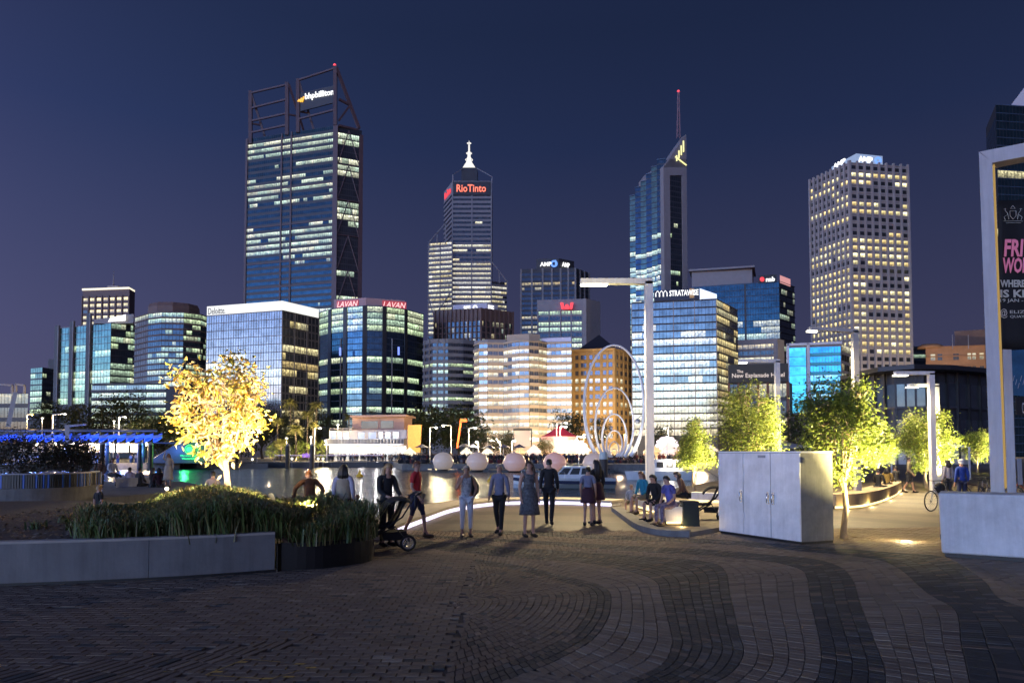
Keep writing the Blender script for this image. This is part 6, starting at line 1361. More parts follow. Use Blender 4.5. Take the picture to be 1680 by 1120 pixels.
# ---- ring sculpture
def sculpture():
    D = 112; c0 = V3(XY(1008, 742, D), 0); r = thing('ring_sculpture', 'tall white sculpture of nested open loops on the far bank', 'sculpture', c0); wm = mat('white_loop', (.75, .74, .74), .4, var=.04); k = D / F
    for i, (cx, a, top, ft, tt, dy, th) in enumerate([(1007.5, 49, 566, 748, .29, 0, 146), (1008, 31.5, 636, 749, .22, 1.6, 148), (1008, 20, 679, 749, .22, 3.0, 148), (1008, 13, 706, 749, .19, 4.2, 148), (1007.5, 8, 724, 749, .15, 5.2, 148), (1007.5, 5, 736, 749, .11, 6, 148)]):
        b = (ft - top) / (1 - math.cos(rad(th))); P = []; W = []
        for j in range(49):
            t = rad(-th + 2 * th * j / 48); yy = top + b - b * math.cos(t); x = cx + a * math.sin(t) * (1 if abs(math.degrees(t)) < 90 else 1); p = U(x, yy, D + dy); P.append(p); W.append(tt * (.55 + .65 * (abs(t) / rad(th)) ** 1.6))
        MB().tube(P, W, 8).build('loop', wm, r)
    p = U(1046, 691, D - .3); MB().ball(p, .45, 10).build('globe', M['grey_metal'], r); MB().beam(p + Vector((0, 0, .5)), U(1058, 678, D), .1).build('rod', M['grey_metal'], r)
    for dx in (-4.2, -1.5, 1.5, 4.2): spot('uplight', c0 + Vector((dx, -3.2, .3)), c0 + Vector((dx * .9, 1, 9)), 1500, (1, .95, .85), 85, .1, r)
    MB().prism([(c0.x - 7, c0.y - 3), (c0.x + 7, c0.y - 3), (c0.x + 7, c0.y + 8), (c0.x - 7, c0.y + 8)], -1.4, .1).build('base', M['concrete_dark'], r)
sculpture()
# ---- inflated globes on a pontoon
pon = thing('pontoon', 'long low black pontoon carrying the five pale globes', 'pontoon', V3(XY(850, 772, 112), WZ)); q = [XY(700, 772, 110), XY(1010, 772, 107), XY(1010, 772, 113), XY(700, 772, 116)]
for i in range(6):
    a, b = i / 6 + .004, (i + 1) / 6 - .004; Q = [q[0].lerp(q[1], a), q[0].lerp(q[1], b), q[3].lerp(q[2], b), q[3].lerp(q[2], a)]; MB().prism(Q, WZ - .3, WZ + .38).build('float', M['dark_steel'], pon)
for i in range(14): p = q[0].lerp(q[1], (i + .5) / 14); MB().box((p.x, p.y + .4, WZ + .50), (.5, .4, .24)).build('bollard', M['black_metal'], pon)
for i, (px, rx, ry, cyy, c, l) in enumerate([(727, 17, 15, 756.5, (.62, .50, .42), 'leftmost'), (783, 18, 15.5, 757, (.64, .46, .38), 'second'), (844, 18.5, 16, 758, (.72, .42, .36), 'middle'), (910, 19, 17, 759, (.86, .40, .30), 'reddest'), (975, 19, 16.5, 759, (.74, .52, .42), 'rightmost')]):
    D = 110 - i * .6; p = U(px, cyy, D); t = thing('floating_globe', {'leftmost': 'pale grey glowing globe, leftmost of the five on the pontoon', 'second': 'beige glowing globe, second from the left on the pontoon', 'middle': 'pink glowing globe in the middle of the five', 'reddest': 'reddest glowing globe behind the man in black', 'rightmost': 'peach glowing globe partly behind the thick pile'}[l], 'globe', (p.x, p.y, WZ + .38), 'glowing globes on the pontoon'); k = D / F
    pr = [(max(.01, math.sin(math.pi * j / 14) * rx * k * (1 + .03 * math.sin(j * 2))), -math.cos(math.pi * j / 14) * ry * k) for j in range(15)]
    gm = mat('globe_skin', (.42, .38, .36), .35, var=.1, scale=.8, emit=c, es=.34); gm.cycles.emission_sampling = 'AUTO'
    MB().lathe(p, pr, 24).build('skin', gm, t); b = MB(); b.ring(p, (0, 0, 1), rx * k * 1.0, .035, 32, 6); b.build('seam', mat('seam_tape', (.55, .5, .48), .5), t); MB().lathe((p.x, p.y, p.z - ry * k), [(1.0, -.02), (1.0, .14), (.8, .2)], 16).build('collar', M['black_metal'], t); MB().lathe((p.x, p.y, p.z + ry * k - .03), [(.12, 0), (.12, .12), (.05, .16)], 8).build('valve', M['grey_metal'], t)
# ---- carousel
def carousel():
    D = 165; c = V3(XY(918, 742, D), 0); k = D / F; r = thing('carousel', 'carousel with a dark red tent roof and bright lit rim', 'carousel', c); z = ZZ(716, D); R0 = 30 * k
    red = mat('glowing_red_canvas', (.32, .02, .05), .7, var=.15, emit=(1, .05, .15), es=.10)  # canvas has a weak red glow added to its colour
    n = 16
    for i in range(n):
        a, b = 2 * math.pi * i / n, 2 * math.pi * (i + 1) / n; mb = MB(); ap = c + Vector((0, 0, ZZ(697, D))); e = [c + Vector((math.cos(t) * R0, math.sin(t) * R0, z)) for t in (a, b)]; m = [c + Vector((math.cos(t) * R0 * .42, math.sin(t) * R0 * .42, z + (ZZ(697, D) - z) * .5)) for t in (a, b)]
        mb.face([e[0], e[1], m[1], m[0]]); mb.face([m[0], m[1], ap]); mb.build('roof_panel', red, r)
        mb = MB(); lo = [c + Vector((math.cos(t) * R0 * 1.01, math.sin(t) * R0 * 1.01, z - .75)) for t in (a, b)]; up = [v + Vector((0, 0, .72)) for v in lo]; o = [v + (c - v).normalized() * .12 for v in lo + up]; mb.hexa([lo[0], lo[1], o[1], o[0]], [up[0], up[1], o[3], o[2]]); mb.build('rim_panel', LF('rim_bulbs', (1, .42, .30), 1.3) if i == 0 else bpy.data.materials['rim_bulbs'], r)
    MB().lathe(c, [(R0 * .95, z - .8), (R0 * .35, z - 3.2), (R0 * .35, 1.0)], 16).build('core', LF('glowing_core', (1, .82, .55), 1.4), r)  # core shines by itself instead of mirroring lamps
    MB().lathe(c, [(R0 * .95, .1), (R0 * .95, .7), (R0 * .9, .75)], 24).build('deck', M['cream_wall'], r)
    hm = mat('carved_horse', (.6, .5, .4), .5)
    for i in range(8):
        a = 2 * math.pi * i / 8 + .2; p = c + Vector((math.cos(a) * R0 * .75, math.sin(a) * R0 * .75, 1.8)); tdir = Vector((-math.sin(a), math.cos(a), 0)); mb = MB(); mb.tube([p - Vector((0, 0, 1.1)), p + Vector((0, 0, z - 2.6))], .05, 6); mb.tube([p - tdir * .6, p, p + tdir * .5], [.22, .3, .25], 8); mb.tube([p + tdir * .5, p + tdir * .8 + Vector((0, 0, .55)), p + tdir * 1.1 + Vector((0, 0, .45))], [.2, .13, .1], 7)
        for s in (-.5, .45):
            for w in (-.12, .12): q = p + tdir * s + Vector((math.cos(a) * w, math.sin(a) * w, 0)); mb.tube([q, q + tdir * .15 - Vector((0, 0, .4)), q + tdir * .05 - Vector((0, 0, .8))], [.09, .06, .05], 5)
        mb.build('horse', hm, r)
    point('ride_light', c + Vector((0, -R0 - 1.5, 3.5)), 5200, (1, .5, .3), .4, r)
carousel()
# ---- bright market: tents, ride and fences
tw = LF('lit_canvas', (1, .86, .6), 1.25); tw2 = LF('lit_canvas_amber', (1, .60, .22), 1.0); tw3 = LF('lit_canvas_pink', (1, .72, .66), 1.1)
def tent(px, D, w, top, label, m, grp='market tents'):
    c = V3(XY(px, 742, D), 0); W = w * D / F / 2; z = ZZ(top, D); e = z * .62; r = thing('market_tent', label, 'tent', c, grp); q = [c + Vector((x * W, y * W, e)) for x, y in ((-1, -1), (1, -1), (1, 1), (-1, 1))]; ap = c + Vector((0, 0, z))
    mb = MB(); mb.mesh(q + [ap], [(0, 1, 4), (1, 2, 4), (2, 3, 4), (3, 0, 4)]); mb.build('roof', m, r); v = MB()
    for i in range(4): a, b = q[i], q[(i + 1) % 4]; v.face([a - Vector((0, 0, .35)), b - Vector((0, 0, .35)), b, a])
    v.build('valance', m, r)
    for p in q: MB().tube([V3(p, 0), p], .05, 6).build('leg', M['white_metal'], r)
    MB().box(c + Vector((0, W * .85, e * .5)), (W * 1.9, .06, e * .95)).build('back_wall', m, r); MB().box(c + Vector((0, -W * .6, .5)), (W * 1.7, .5, 1.0)).build('counter', M['cream_wall'], r)
words_ = ['amber', 'cream', 'pink']
for i, (px, D, w, top, k, l) in enumerate([(940, 152, 26, 724, 1, 'bright cream market tent right of the carousel'), (957, 158, 22, 726, 1, 'cream market tent left of the ring sculpture'), (876, 156, 22, 728, 2, 'pink lit market tent left of the carousel'), (1070, 150, 24, 728, 0, 'amber market tent left of the tall lamp post'), (1012, 160, 26, 726, 0, 'amber tent seen through the loops'), (1032, 163, 24, 727, 1, 'cream tent seen through the right side of the loops'), (985, 162, 20, 727, 0, 'amber tent seen through the left side of the loops'), (1097, 150, 26, 724, 2, 'pink market tent just right of the tall lamp post'), (1122, 152, 22, 727, 0, 'amber market tent behind the slender lit tree'), (853, 158, 18, 731, 0, 'small amber tent under the white screen'), (672, 150, 18, 733, 1, 'small cream tent next to the restaurant'), (1160, 140, 30, 726, 2, 'pink tent half hidden by the cabinet'), (800, 160, 18, 733, 1, 'small cream tent left of the white screen'), (765, 162, 18, 733, 1, 'small cream tent behind the umbrellas')]):
    tent(px, D, w, top, l, (tw2, tw, tw3)[k])
for i, (px, D, pw) in enumerate([(930, 145, 5200), (965, 146, 4000), (1015, 150, 4000), (1075, 140, 4000), (1100, 138, 4000), (870, 148, 3000), (790, 150, 3000), (1150, 120, 3000)]): point('market_light', V3(XY(px, 742, D), 3.2), pw * .9, (1, .70, .40), .4)
def bright_ride(px, py, rr_, D, label, col, es):
    c = U(px, py, D); r = thing('inflatable_ride', label, 'ride', V3(c, 0)); k = D / F; R0 = rr_ * k
    for j in range(7):
        a = math.pi * j / 6; MB().tube([c + Vector((math.cos(a) * R0 * 1.3, t * 2.5, -R0 * .6 + math.sin(a) * R0 * 1.1)) for t in (-.5, 0, .5)], [R0 * .28, R0 * .34, R0 * .28], 10).build('air_tube', LF('ride_glow', col, es), r)
    MB().box((c.x, c.y + .6, c.z - R0 * .6), (R0 * 2.2, .2, R0 * 1.8)).build('back_panel', LF('ride_panel', col, es * .8), r)
bright_ride(946, 730, 12, 156, 'glaring white inflatable arch beside the carousel', (1, .93, .82), 1.9)
bright_ride(1094, 724, 11, 150, 'glaring pinkish inflatable arch right of the tall lamp post', (1, .78, .85), 1.7)
# ---- umbrellas
def umbrella(px, D, w, top, label):
    c = V3(XY(px, 742, D), 0); z = ZZ(top, D); W = w * D / F / 2; r = thing('cafe_umbrella', label, 'umbrella', c, 'cafe umbrellas on the far promenade'); m = M.setdefault('navy_canvas', mat('navy_canvas', (.035, .045, .11), .8, var=.1))
    mb = MB(); q = [c + Vector((math.cos(i * math.pi / 4) * W, math.sin(i * math.pi / 4) * W, z - .75)) for i in range(8)]; mb.mesh(q + [c + Vector((0, 0, z))], [(i, (i + 1) % 8, 8) for i in range(8)]); mb.build('canopy', m, r); MB().tube([c, c + Vector((0, 0, z - .1))], .05, 6).build('pole', M['white_metal'], r)
for px, D, w, top, l in [(692, 146, 26, 728, 'leftmost navy umbrella next to the restaurant'), (762, 144, 26, 727, 'navy umbrella below the orange boom'), (776, 148, 22, 728, 'navy umbrella tucked behind its right neighbour'), (802, 144, 24, 729, 'navy umbrella midway along the crowd'), (826, 143, 24, 728, 'navy umbrella left of the white screen'), (852, 142, 24, 728, 'navy umbrella directly under the white screen')]: umbrella(px, D, w, top, l)
# ---- screen, boom, sign, pile
t = thing('screen_stand', 'tall pale blank screen in a dark frame on the promenade', 'screen', V3(XY(857, 742, 168), 0)); D = 168
MB().hexa([U(844, 732, D), U(870, 732, D), U(870, 732, D + .6), U(844, 732, D + .6)], [U(844, 706, D), U(870, 706, D), U(870, 706, D + .6), U(844, 706, D + .6)]).build('panel', mat('pale_screen', (.45, .40, .38), .6, var=.05), t); MB().hexa([U(842, 706, D - .2), U(873, 706, D - .2), U(873, 706, D + .8), U(842, 706, D + .8)], [U(842, 702, D - .2), U(873, 702, D - .2), U(873, 702, D + .8), U(842, 702, D + .8)]).build('hood', M['dark_steel'], t); MB().hexa([U(871, 742, D), U(873, 742, D), U(873, 742, D + .5), U(871, 742, D + .5)], [U(871, 705.8, D), U(873, 705.8, D), U(873, 705.8, D + .5), U(871, 705.8, D + .5)]).build('post', M['dark_steel'], t)
D = 152; t = thing('boom_lift', 'orange telescopic boom lift with a raised basket', 'boom lift', V3(XY(751, 742, D), 0)); om = mat('glowing_orange_paint', (.6, .10, .02), .5, var=.1, emit=(1, .18, .03), es=.12)  # orange paint with a little light of its own mixed in
MB().beam(U(750, 735, D), U(756, 692, D), .38).build('boom', om, t); MB().hexa([U(754, 692, D), U(766, 692, D), U(766, 692, D + 1.2), U(754, 692, D + 1.2)], [U(755, 687, D), U(766, 687, D), U(766, 687, D + 1.2), U(755, 687, D + 1.2)]).build('basket', om, t); MB().box(V3(XY(750, 742, D), .75), (2.4, 1.4, .9)).build('chassis', om, t)
for s in (-.8, .8): MB().ring(V3(XY(750, 742, D), .4) + Vector((s, -.75, 0)), (0, 1, 0), .28, .13, 14, 6).build('wheel', M['black_metal'], t)
p = U(990, 762, 74); t = thing('mooring_pile', 'thick dark mooring pile with a pale cap standing in the water', 'pile', V3(p, WZ)); k = 74 / F
MB().tube([V3(p, WZ - 1.2), V3(p, ZZ(753, 74))], 6.8 * k, 14).build('shaft', mat('tarred_pile', (.06, .05, .045), .7, var=.3), t); MB().tube([V3(p, ZZ(753, 74) + .001), V3(p, ZZ(745, 74)), V3(p, ZZ(741, 74))], [7.0 * k, 7.0 * k, 5 * k], 14).build('cap', mat('pale_pile_cap', (.55, .6, .55), .5), t)
for px, D, l in ((472, 140, 'dark mooring pile below the palms'), (512, 138, 'dark mooring pile right of the purple light'), (247, 122, 'dark mooring pile left of the green sign'), (168, 118, 'dark pile at the front of the ferry jetty'), (176, 126, 'dark pile behind the front jetty pile'), (230, 122, 'dark pile under the blue canopy end'), (390, 142, 'dark mooring pile behind the golden tree stem')): p = V3(XY(px, 742, D), WZ); t = thing('mooring_pile', l, 'pile', p, 'slim dark piles'); MB().tube([p - Vector((0, 0, 1)), p + Vector((0, 0, 4.4))], .45, 10).build('shaft', M['black_metal'], t); MB().lathe(p + Vector((0, 0, 4.4)), [(.47, 0), (.3, .35), (.02, .6)], 10).build('cap', M['grey_metal'], t)
# ---- ferry terminal with scalloped blue canopy
def ferry():
    D = 128; r = thing('ferry_terminal', 'ferry terminal with a long scalloped canopy lit deep blue', 'terminal', V3(XY(120, 742, D), 0)); bl = lamp_mat('blue_lit_soffit', (.015, .085, 1), .85, base=(.05, .1, .4)); top = mat('canopy_top', (.10, .11, .16), .5, var=.1); x0, x1 = -60, 266; n = 22
    for i in range(n):
        a, b = x0 + (x1 - x0) * i / n, x0 + (x1 - x0) * (i + 1) / n; mb = MB(); g = []
        for j in range(7):
            t = j / 6; y = 726 - 0 - 13 * t + 2.5 * math.sin(t * 3); xs = a + (b - a) * t
            zdip = 2.4 * math.sin(math.pi * t); g += [U(a + (b - a) * t, 724.5 - 8 * t + zdip * .8, D - 3.2), U(a + (b - a) * t, 716 - 6 * t, D + 5)]
        mb.mesh(g, [(2 * j, 2 * j + 2, 2 * j + 3, 2 * j + 1) for j in range(6)], True); o = mb.build('canopy_vault', bl, r); sd = o.modifiers.new('t', 'SOLIDIFY'); sd.thickness = .08
        mb = MB(); mb.beam(U(a, 716.5, D - 3.4), U(b, 714.5, D - 3.4), .3, .5); mb.build('gutter', bl if i % 3 else top, r)
    MB().hexa([U(x0, 708, D - 1), U(x1 - 8, 708, D - 1), U(x1 - 8, 707, D + 12), U(x0, 707, D + 12)], [U(x0, 705, D - 1), U(x1 - 8, 706, D - 1), U(x1 - 8, 704, D + 12), U(x0, 703, D + 12)]).build('roof', top, r)
    for px in (20, 75, 128, 168, 236): MB().tube([V3(XY(px, 742, D), -.0), U(px, 722, D)], .28, 8).build('column', M['dark_steel'], r)
    MB().hexa([U(106, 745, D - 5), U(114, 745, D - 5), U(114, 745, D - 4), U(106, 745, D - 4)], [U(106, 700, D - 5), U(114, 699, D - 5), U(114, 699, D - 4), U(106, 700, D - 4)]).build('pylon', M['grey_wall'], r)
    MB().hexa([U(106, 700, D - 5), U(106, 697, D - 5), U(136, 695, D - 5), U(136, 697, D - 5)], [v + Vector((0, 1, 0)) for v in (U(106, 700, D - 5), U(106, 697, D - 5), U(136, 695, D - 5), U(136, 697, D - 5))]).build('pylon_arm', M['grey_wall'], r)
    wm_ = LF('warm_waiting_room', (1, .70, .32), .75); 
    for i in range(9): a = 30 + i * 23; mb = MB(); mb.hexa([U(a, 742, D + 7), U(a + 20, 742, D + 7), U(a + 20, 742, D + 7.2), U(a, 742, D + 7.2)], [U(a, 727, D + 7), U(a + 20, 727, D + 7), U(a + 20, 727, D + 7.2), U(a, 727, D + 7.2)]); mb.build('glazing', glass('waiting_room_glass', (.3, .3, .3), .3, .3) if i == 0 else bpy.data.materials['waiting_room_glass'], r)
    for i in range(7):
        p = U(60 + i * 30, 728, D + 3); MB().ball(p, .3, 8).build('ceiling_lamp', bulb, r); point('light', p - Vector((0, 0, .6)), 1800, (1, .72, .38), .2, r)
    for i in range(6): point('blue_light', U(10 + i * 48, 738, D - 5), 1500, (.08, .22, 1), .3, r)
    fins(r, XY(20, 742, D - 4.5), XY(160, 742, D - 4.5), 0, 1.2, grid(40), M['grey_metal'], .06, .05, 'baluster'); MB().beam(V3(XY(20, 742, D - 4.6), 1.2), V3(XY(160, 742, D - 4.6), 1.2), .1).build('handrail', M['grey_metal'], r)
    # berth and gangway
    MB().prism([XY(-60, 742, D - 8), XY(170, 742, D - 8), XY(170, 742, D - 4.9), XY(-60, 742, D - 4.9)], WZ - .3, -.04).build('berth', M['dark_steel'], r)
ferry()
def green_sign():
    D = 128; r = thing('ferry_building', 'dark wedge shaped building with a green lit emblem and sign', 'building', V3(XY(300, 742, D), 0)); q = [U(240, 757, D), U(352, 757, D), U(352, 757, D + 10), U(240, 757, D + 10)]; t = [U(290, 727, D), U(352, 727, D), U(352, 727, D + 10), U(290, 727, D + 10)]
    MB().hexa([V3(v, .0) for v in q], t).build('wall', M['dark_steel'], r); MB().hexa([U(252, 727, D - .5), U(352, 729, D - .5), U(352, 729, D + 11), U(252, 727, D + 11)], [U(252, 725, D - .5), U(352, 726, D - .5), U(352, 726, D + 11), U(252, 725, D + 11)]).build('roof', M['dark_steel'], r)
    e = MB(); c = U(311, 737, D - .3); e.lathe(Vector((0, 0, 0)), [(.01, 0)] * 2, 3) if 0 else None; e.ball(c, .62, 14, sy=.2); e.build('sign_emblem', S_green, r); e = MB(); e.ring(c, (0, 1, 0), .85, .08, 20, 5); e.build('sign_emblem', S_green, r)
    k = D / F; lettering('Mounts Bay', U(296, 749, D - .3), (1, 0, 0), 27 * k, 3.4 * k, S_green, r, .05, bold=.02); lettering('Waterside', U(298, 753.5, D - .3), (1, 0, 0), 23 * k, 3.2 * k, S_green, r, .05, bold=.02)
    point('green_light', c + Vector((0, -2.0, .2)), 500, (.05, 1, .2), .3, r); point('green_light', c + Vector((0, -2.0, -1.2)), 500, (.05, 1, .2), .3, r)
green_sign()
# ---- jetties on the left
for x0, x1, py, D, l in ((400, 630, 748, 148, 'long low jetty with a violet lit edge in front of the restaurant'), (255, 440, 760, 136, 'dark jetty behind the golden tree'), (380, 520, 754, 144, 'middle jetty with small gangway rails')):
    z = ZZ(py, D); r = thing('jetty', l, 'jetty', V3(XY((x0 + x1) / 2, 742, D), WZ), 'jetties on the left'); n = 8
    for i in range(n):
        a, b = x0 + (x1 - x0) * i / n, x0 + (x1 - x0) * (i + 1) / n - .4; MB().prism([XY(a, 742, D), XY(b, 742, D), XY(b, 742, D + 3), XY(a, 742, D + 3)], WZ - .2, min(z, -.1)).build('deck_panel', M['dark_steel'], r)
    if '630' in str(x1): MB().hexa([U(450, 747, D - .05), U(628, 747, D - .05), U(628, 747, D), U(450, 747, D)], [v + Vector((0, 0, .12)) for v in (U(450, 747, D - .05), U(628, 747, D - .05), U(628, 747, D), U(450, 747, D))]).build('edge_light', LF('violet_edge', (.75, .6, 1), .8), r)
    for i in range(5): p = V3(XY(x0 + (x1 - x0) * (i + .5) / 5, 742, D + .3), min(z, -.1)); MB().tube([p, p + Vector((0, 0, 1.1))], .05, 6).build('rail_post', M['grey_metal'], r)
for i, (px, py, l) in enumerate([(345, 753, 'small glowing jetty lamp left of the golden trunk'), (414, 754, 'jetty lamp just right of the golden trunk'), (479, 753, 'jetty lamp below the palms'), (522, 753, 'jetty lamp near the pair of lamps, left one'), (530, 753, 'jetty lamp near the pair of lamps, right one')]):
    p = U(px, py, 142); t = thing('jetty_lamp', l, 'lamp', V3(p, WZ + .2), 'jetty lamps'); MB().tube([V3(p, WZ + .1), p], .05, 6).build('post', M['grey_metal'], t); MB().ball(p + Vector((0, 0, .1)), .22, 8).build('lamp_head', bulb, t)
t = thing('market_stall', 'stall lit violet at the end of the jetty', 'stall', V3(XY(505, 742, 152), 0)); 
for i in range(4): a = 496 + i * 5; MB().hexa([U(a, 750, 152), U(a + 4, 750, 152), U(a + 4, 750, 152.4), U(a, 750, 152.4)], [U(a, 744 - i % 2, 152), U(a + 4, 744 - i % 2, 152), U(a + 4, 744 - i % 2, 152.4), U(a, 744 - i % 2, 152.4)]).build('lit_panel', LF('violet_panel', (.45, .12, 1), .9), t)
# ---- buoys
for px, py, D, l in ((590, 770, 90, 'yellow buoy left, floating behind the two women'), (805, 778, 74, 'yellow buoy right, floating before the middle globe')):
    p = G(px, py, WZ); p = V3(XY(px, 776, D), WZ); k = D / F; t = thing('buoy', l, 'buoy', p, 'yellow buoys'); m = M.setdefault('buoy', mat('glowing_yellow_buoy', (.62, .36, .02), .5, var=.1, emit=(1, .6, .03), es=.10)); MB().lathe(p, [(6 * k, -.2), (6 * k, .12), (3.2 * k, .3)], 14).build('float', m, t); MB().lathe(p, [(3 * k, .31), (2.2 * k, 6 * k), (1.2 * k, 8 * k), (.3 * k, 11 * k)], 12).build('cone', m, t)  # buoy colour includes a slight glow
# ---- crowd sitting and standing along the far quay
rr = random.Random(5); cm = [mat('crowd_dark', (.02, .02, .025), .9, var=0), mat('crowd_grey', (.07, .065, .07), .9, var=0), mat('crowd_pale', (.22, .19, .18), .9, var=0), mat('crowd_skin', (.22, .12, .08), .8, var=0), mat('crowd_blue', (.03, .05, .10), .9, var=0), mat('crowd_red', (.16, .03, .03), .9, var=0)]
mb = MB()
def tiny_person(p, h, sit=False):
    mb.m = rr.choice([0, 0, 0, 1, 1, 2, 4, 5]); w = rr.uniform(.17, .23); zz = h * .52
    top = MB(); mb.lathe(p + Vector((0, 0, 0 if sit else zz * .9)), [(w * .8, 0), (w, h * .2), (w * 1.05, h * .32), (w * .4, h * .38)], 6, 1, .65, sm=True)
    s = mb.m
    if not sit:
        mb.m = rr.choice([0, 0, 1, 4])
        for q in (-.08, .08): mb.tube([p + Vector((q * 1.2, 0, 0)), p + Vector((q, 0, zz))], [.06, .09], 5)
    mb.m = rr.choice([0, 3, 3]); mb.ball(p + Vector((0, 0, (h * .46 if sit else h * .92))), .115, 6)
    mb.m = s
    for q in (-1, 1): mb.tube([p + Vector((q * w, 0, (h * .33 if sit else h * .8))), p + Vector((q * (w + .06), -.1, (h * .12 if sit else h * .55)))], [.05, .04], 4)
for _ in range(420):
    px = rr.uniform(655, 1165); p = V3(XY(px, 742, 124 + rr.random() ** 2 * 22), 0); tiny_person(p, rr.uniform(1.5, 1.85))
for _ in range(200):
    px = rr.uniform(655, 1160); p = V3(XY(px, 742, 122.6 + rr.uniform(0, .5)), .02); tiny_person(p, rr.uniform(1.5, 1.8), True)
for _ in range(70): tiny_person(V3(XY(rr.uniform(540, 660), 742, 152 + rr.uniform(0, 5)), 0), rr.uniform(1.5, 1.8))
for _ in range(40): tiny_person(V3(XY(rr.uniform(20, 240), 742, 126 + rr.uniform(0, 6)), 0), rr.uniform(1.5, 1.8))
tag(mb.build('crowd', cm, None, kind='stuff'), 'dense dark crowd lining the far promenade')
# pale shade sails above the plaza behind the right hand trees
def sail(pts, label):
    P = [U(*p) for p in pts]; r = thing('shade_sail', label, 'shade sail', V3(P[0], 0), 'shade sails'); mb = MB(); n = 8; g = []
    c = sum(P, Vector()) / len(P)
    mid = c - Vector((0, 0, .35)); mb.mesh(P + [mid], [(i, (i + 1) % len(P), len(P)) for i in range(len(P))], True); o = mb.build('canvas', shade_white, r); s = o.modifiers.new('t', 'SOLIDIFY'); s.thickness = .03
    for p in P[:2]: MB().tube([V3(p, 0), p], .07, 8).build('mast', M['white_metal'], r)
sail([(1462, 712, 50), (1527, 731, 46), (1400, 735, 47)], 'white shade sail right of the tall lit tree'); sail([(1545, 722, 52), (1590, 733, 50), (1500, 738, 54)], 'small white shade sail left of the portal'); sail([(1282, 724, 58), (1330, 733, 56), (1240, 738, 57)], 'white shade sail above the cabinet, between two trees')
# ================================================================ PEOPLE
SKIN = {'fair': mat('fair_skin', (.42, .24, .17), .55, var=.08, scale=9), 'tan': mat('tan_skin', (.30, .16, .10), .55, var=.08, scale=9)}
HAIR = {n: mat(n + '_hair', c, .45, var=.3, scale=30) for n, c in (('dark', (.012, .009, .008)), ('brown', (.05, .028, .015)), ('blond', (.30, .19, .08)), ('grey', (.33, .28, .22)), ('auburn', (.12, .04, .015)))}
FACE = mat('face_dark', (.02, .012, .01), .4, var=0); LIP = mat('lip', (.30, .08, .07), .5, var=0)
def cloth(n, c, var=.18, sc=9): return mat(n, c, .85, var=var, scale=sc, bump=.25, bscale=14)
def skin_mesh(name, V, E, Rr, root, m, parent, lv=1, xf=None):
    me = bpy.data.meshes.new('s'); names = list(V); me.from_pydata([V[k] for k in names], [(names.index(a), names.index(b)) for a, b in E], [])
    ob = bpy.data.objects.new('s', me); sm = ob.modifiers.new('k', 'SKIN'); sm.use_smooth_shade = True
    for i, k in enumerate(names):
        d = me.skin_vertices[0].data[i]; r = Rr[k]; d.radius = r if isinstance(r, tuple) else (r, r); d.use_root = (k in root)
    ss = ob.modifiers.new('u', 'SUBSURF'); ss.levels = lv; ss.render_levels = lv
    out = evaluated(ob); bpy.data.objects.remove(ob); out.name = name
    out.materials.clear()
    for x in (m if isinstance(m, list) else [m]): out.materials.append(x)
    if xf is not None: out.transform(xf)
    o = bpy.data.objects.new(name, out); COL.objects.link(o)
    if parent: o.parent = parent
    return o
def joints(kind, P):
    """joint positions of a 1.72 m figure, facing -y; x to its left... (picture right when facing the viewer)"""
    J = dict(pelvis=(0, 0, .95), waist=(0, .0, 1.10), chest=(0, .0, 1.28), neckb=(0, .012, 1.44), neck=(0, .0, 1.51), head=(0, -.012, 1.585), crown=(0, -.008, 1.665))
    for s, k in ((1, 'l'), (-1, 'r')):
        J['sh' + k] = (s * .165, .01, 1.40); J['el' + k] = (s * .215, .035, 1.13); J['wr' + k] = (s * .215, -.05, .89); J['ha' + k] = (s * .210, -.075, .81)
        J['hip' + k] = (s * .085, 0, .90); J['kn' + k] = (s * .095, -.02, .50); J['an' + k] = (s * .10, .02, .085); J['to' + k] = (s * .115, -.15, .035); J['he' + k] = (s * .10, .055, .045)
    if kind == 'sit':
        dz = -.42
        for k in ('pelvis', 'waist', 'chest', 'neckb', 'neck', 'head', 'crown', 'shl', 'shr', 'ell', 'elr', 'wrl', 'wrr', 'hal', 'har'): x, y, z = J[k]; J[k] = (x, y, z + dz)
        for s, k in ((1, 'l'), (-1, 'r')):
            J['hip' + k] = (s * .09, 0, .50); J['kn' + k] = (s * .11, -.42, .50); J['an' + k] = (s * .11, -.40, .09); J['to' + k] = (s * .12, -.56, .035); J['he' + k] = (s * .11, -.36, .045)
            J['el' + k] = (s * .23, -.05, .74); J['wr' + k] = (s * .13, -.26, .62); J['ha' + k] = (s * .10, -.34, .60)
    if kind == 'walk':
        for s, k, q in ((1, 'l', 1), (-1, 'r', -1)):
            J['kn' + k] = (s * .095, -.10 * q - .03, .51); J['an' + k] = (s * .09, -.22 * q + .04, .10 + (.05 if q < 0 else 0)); J['to' + k] = (s * .10, -.22 * q - .12, .045); J['he' + k] = (s * .09, -.22 * q + .075, .05 + (.04 if q < 0 else 0)); J['wr' + k] = (s * .215, .12 * q - .04, .91); J['ha' + k] = (s * .21, .15 * q - .06, .83)
    J.update(P); return {k: Vector(v) for k, v in J.items()}
RAD = dict(pelvis=(.135, .10), waist=(.118, .088), chest=(.138, .10), neckb=(.062, .058), neck=.048, head=(.074, .086), crown=(.066, .076), sh=.056, el=.040, wr=.027, ha=(.036, .020), hip=.088, kn=.054, an=.036, to=(.036, .022), he=.030)
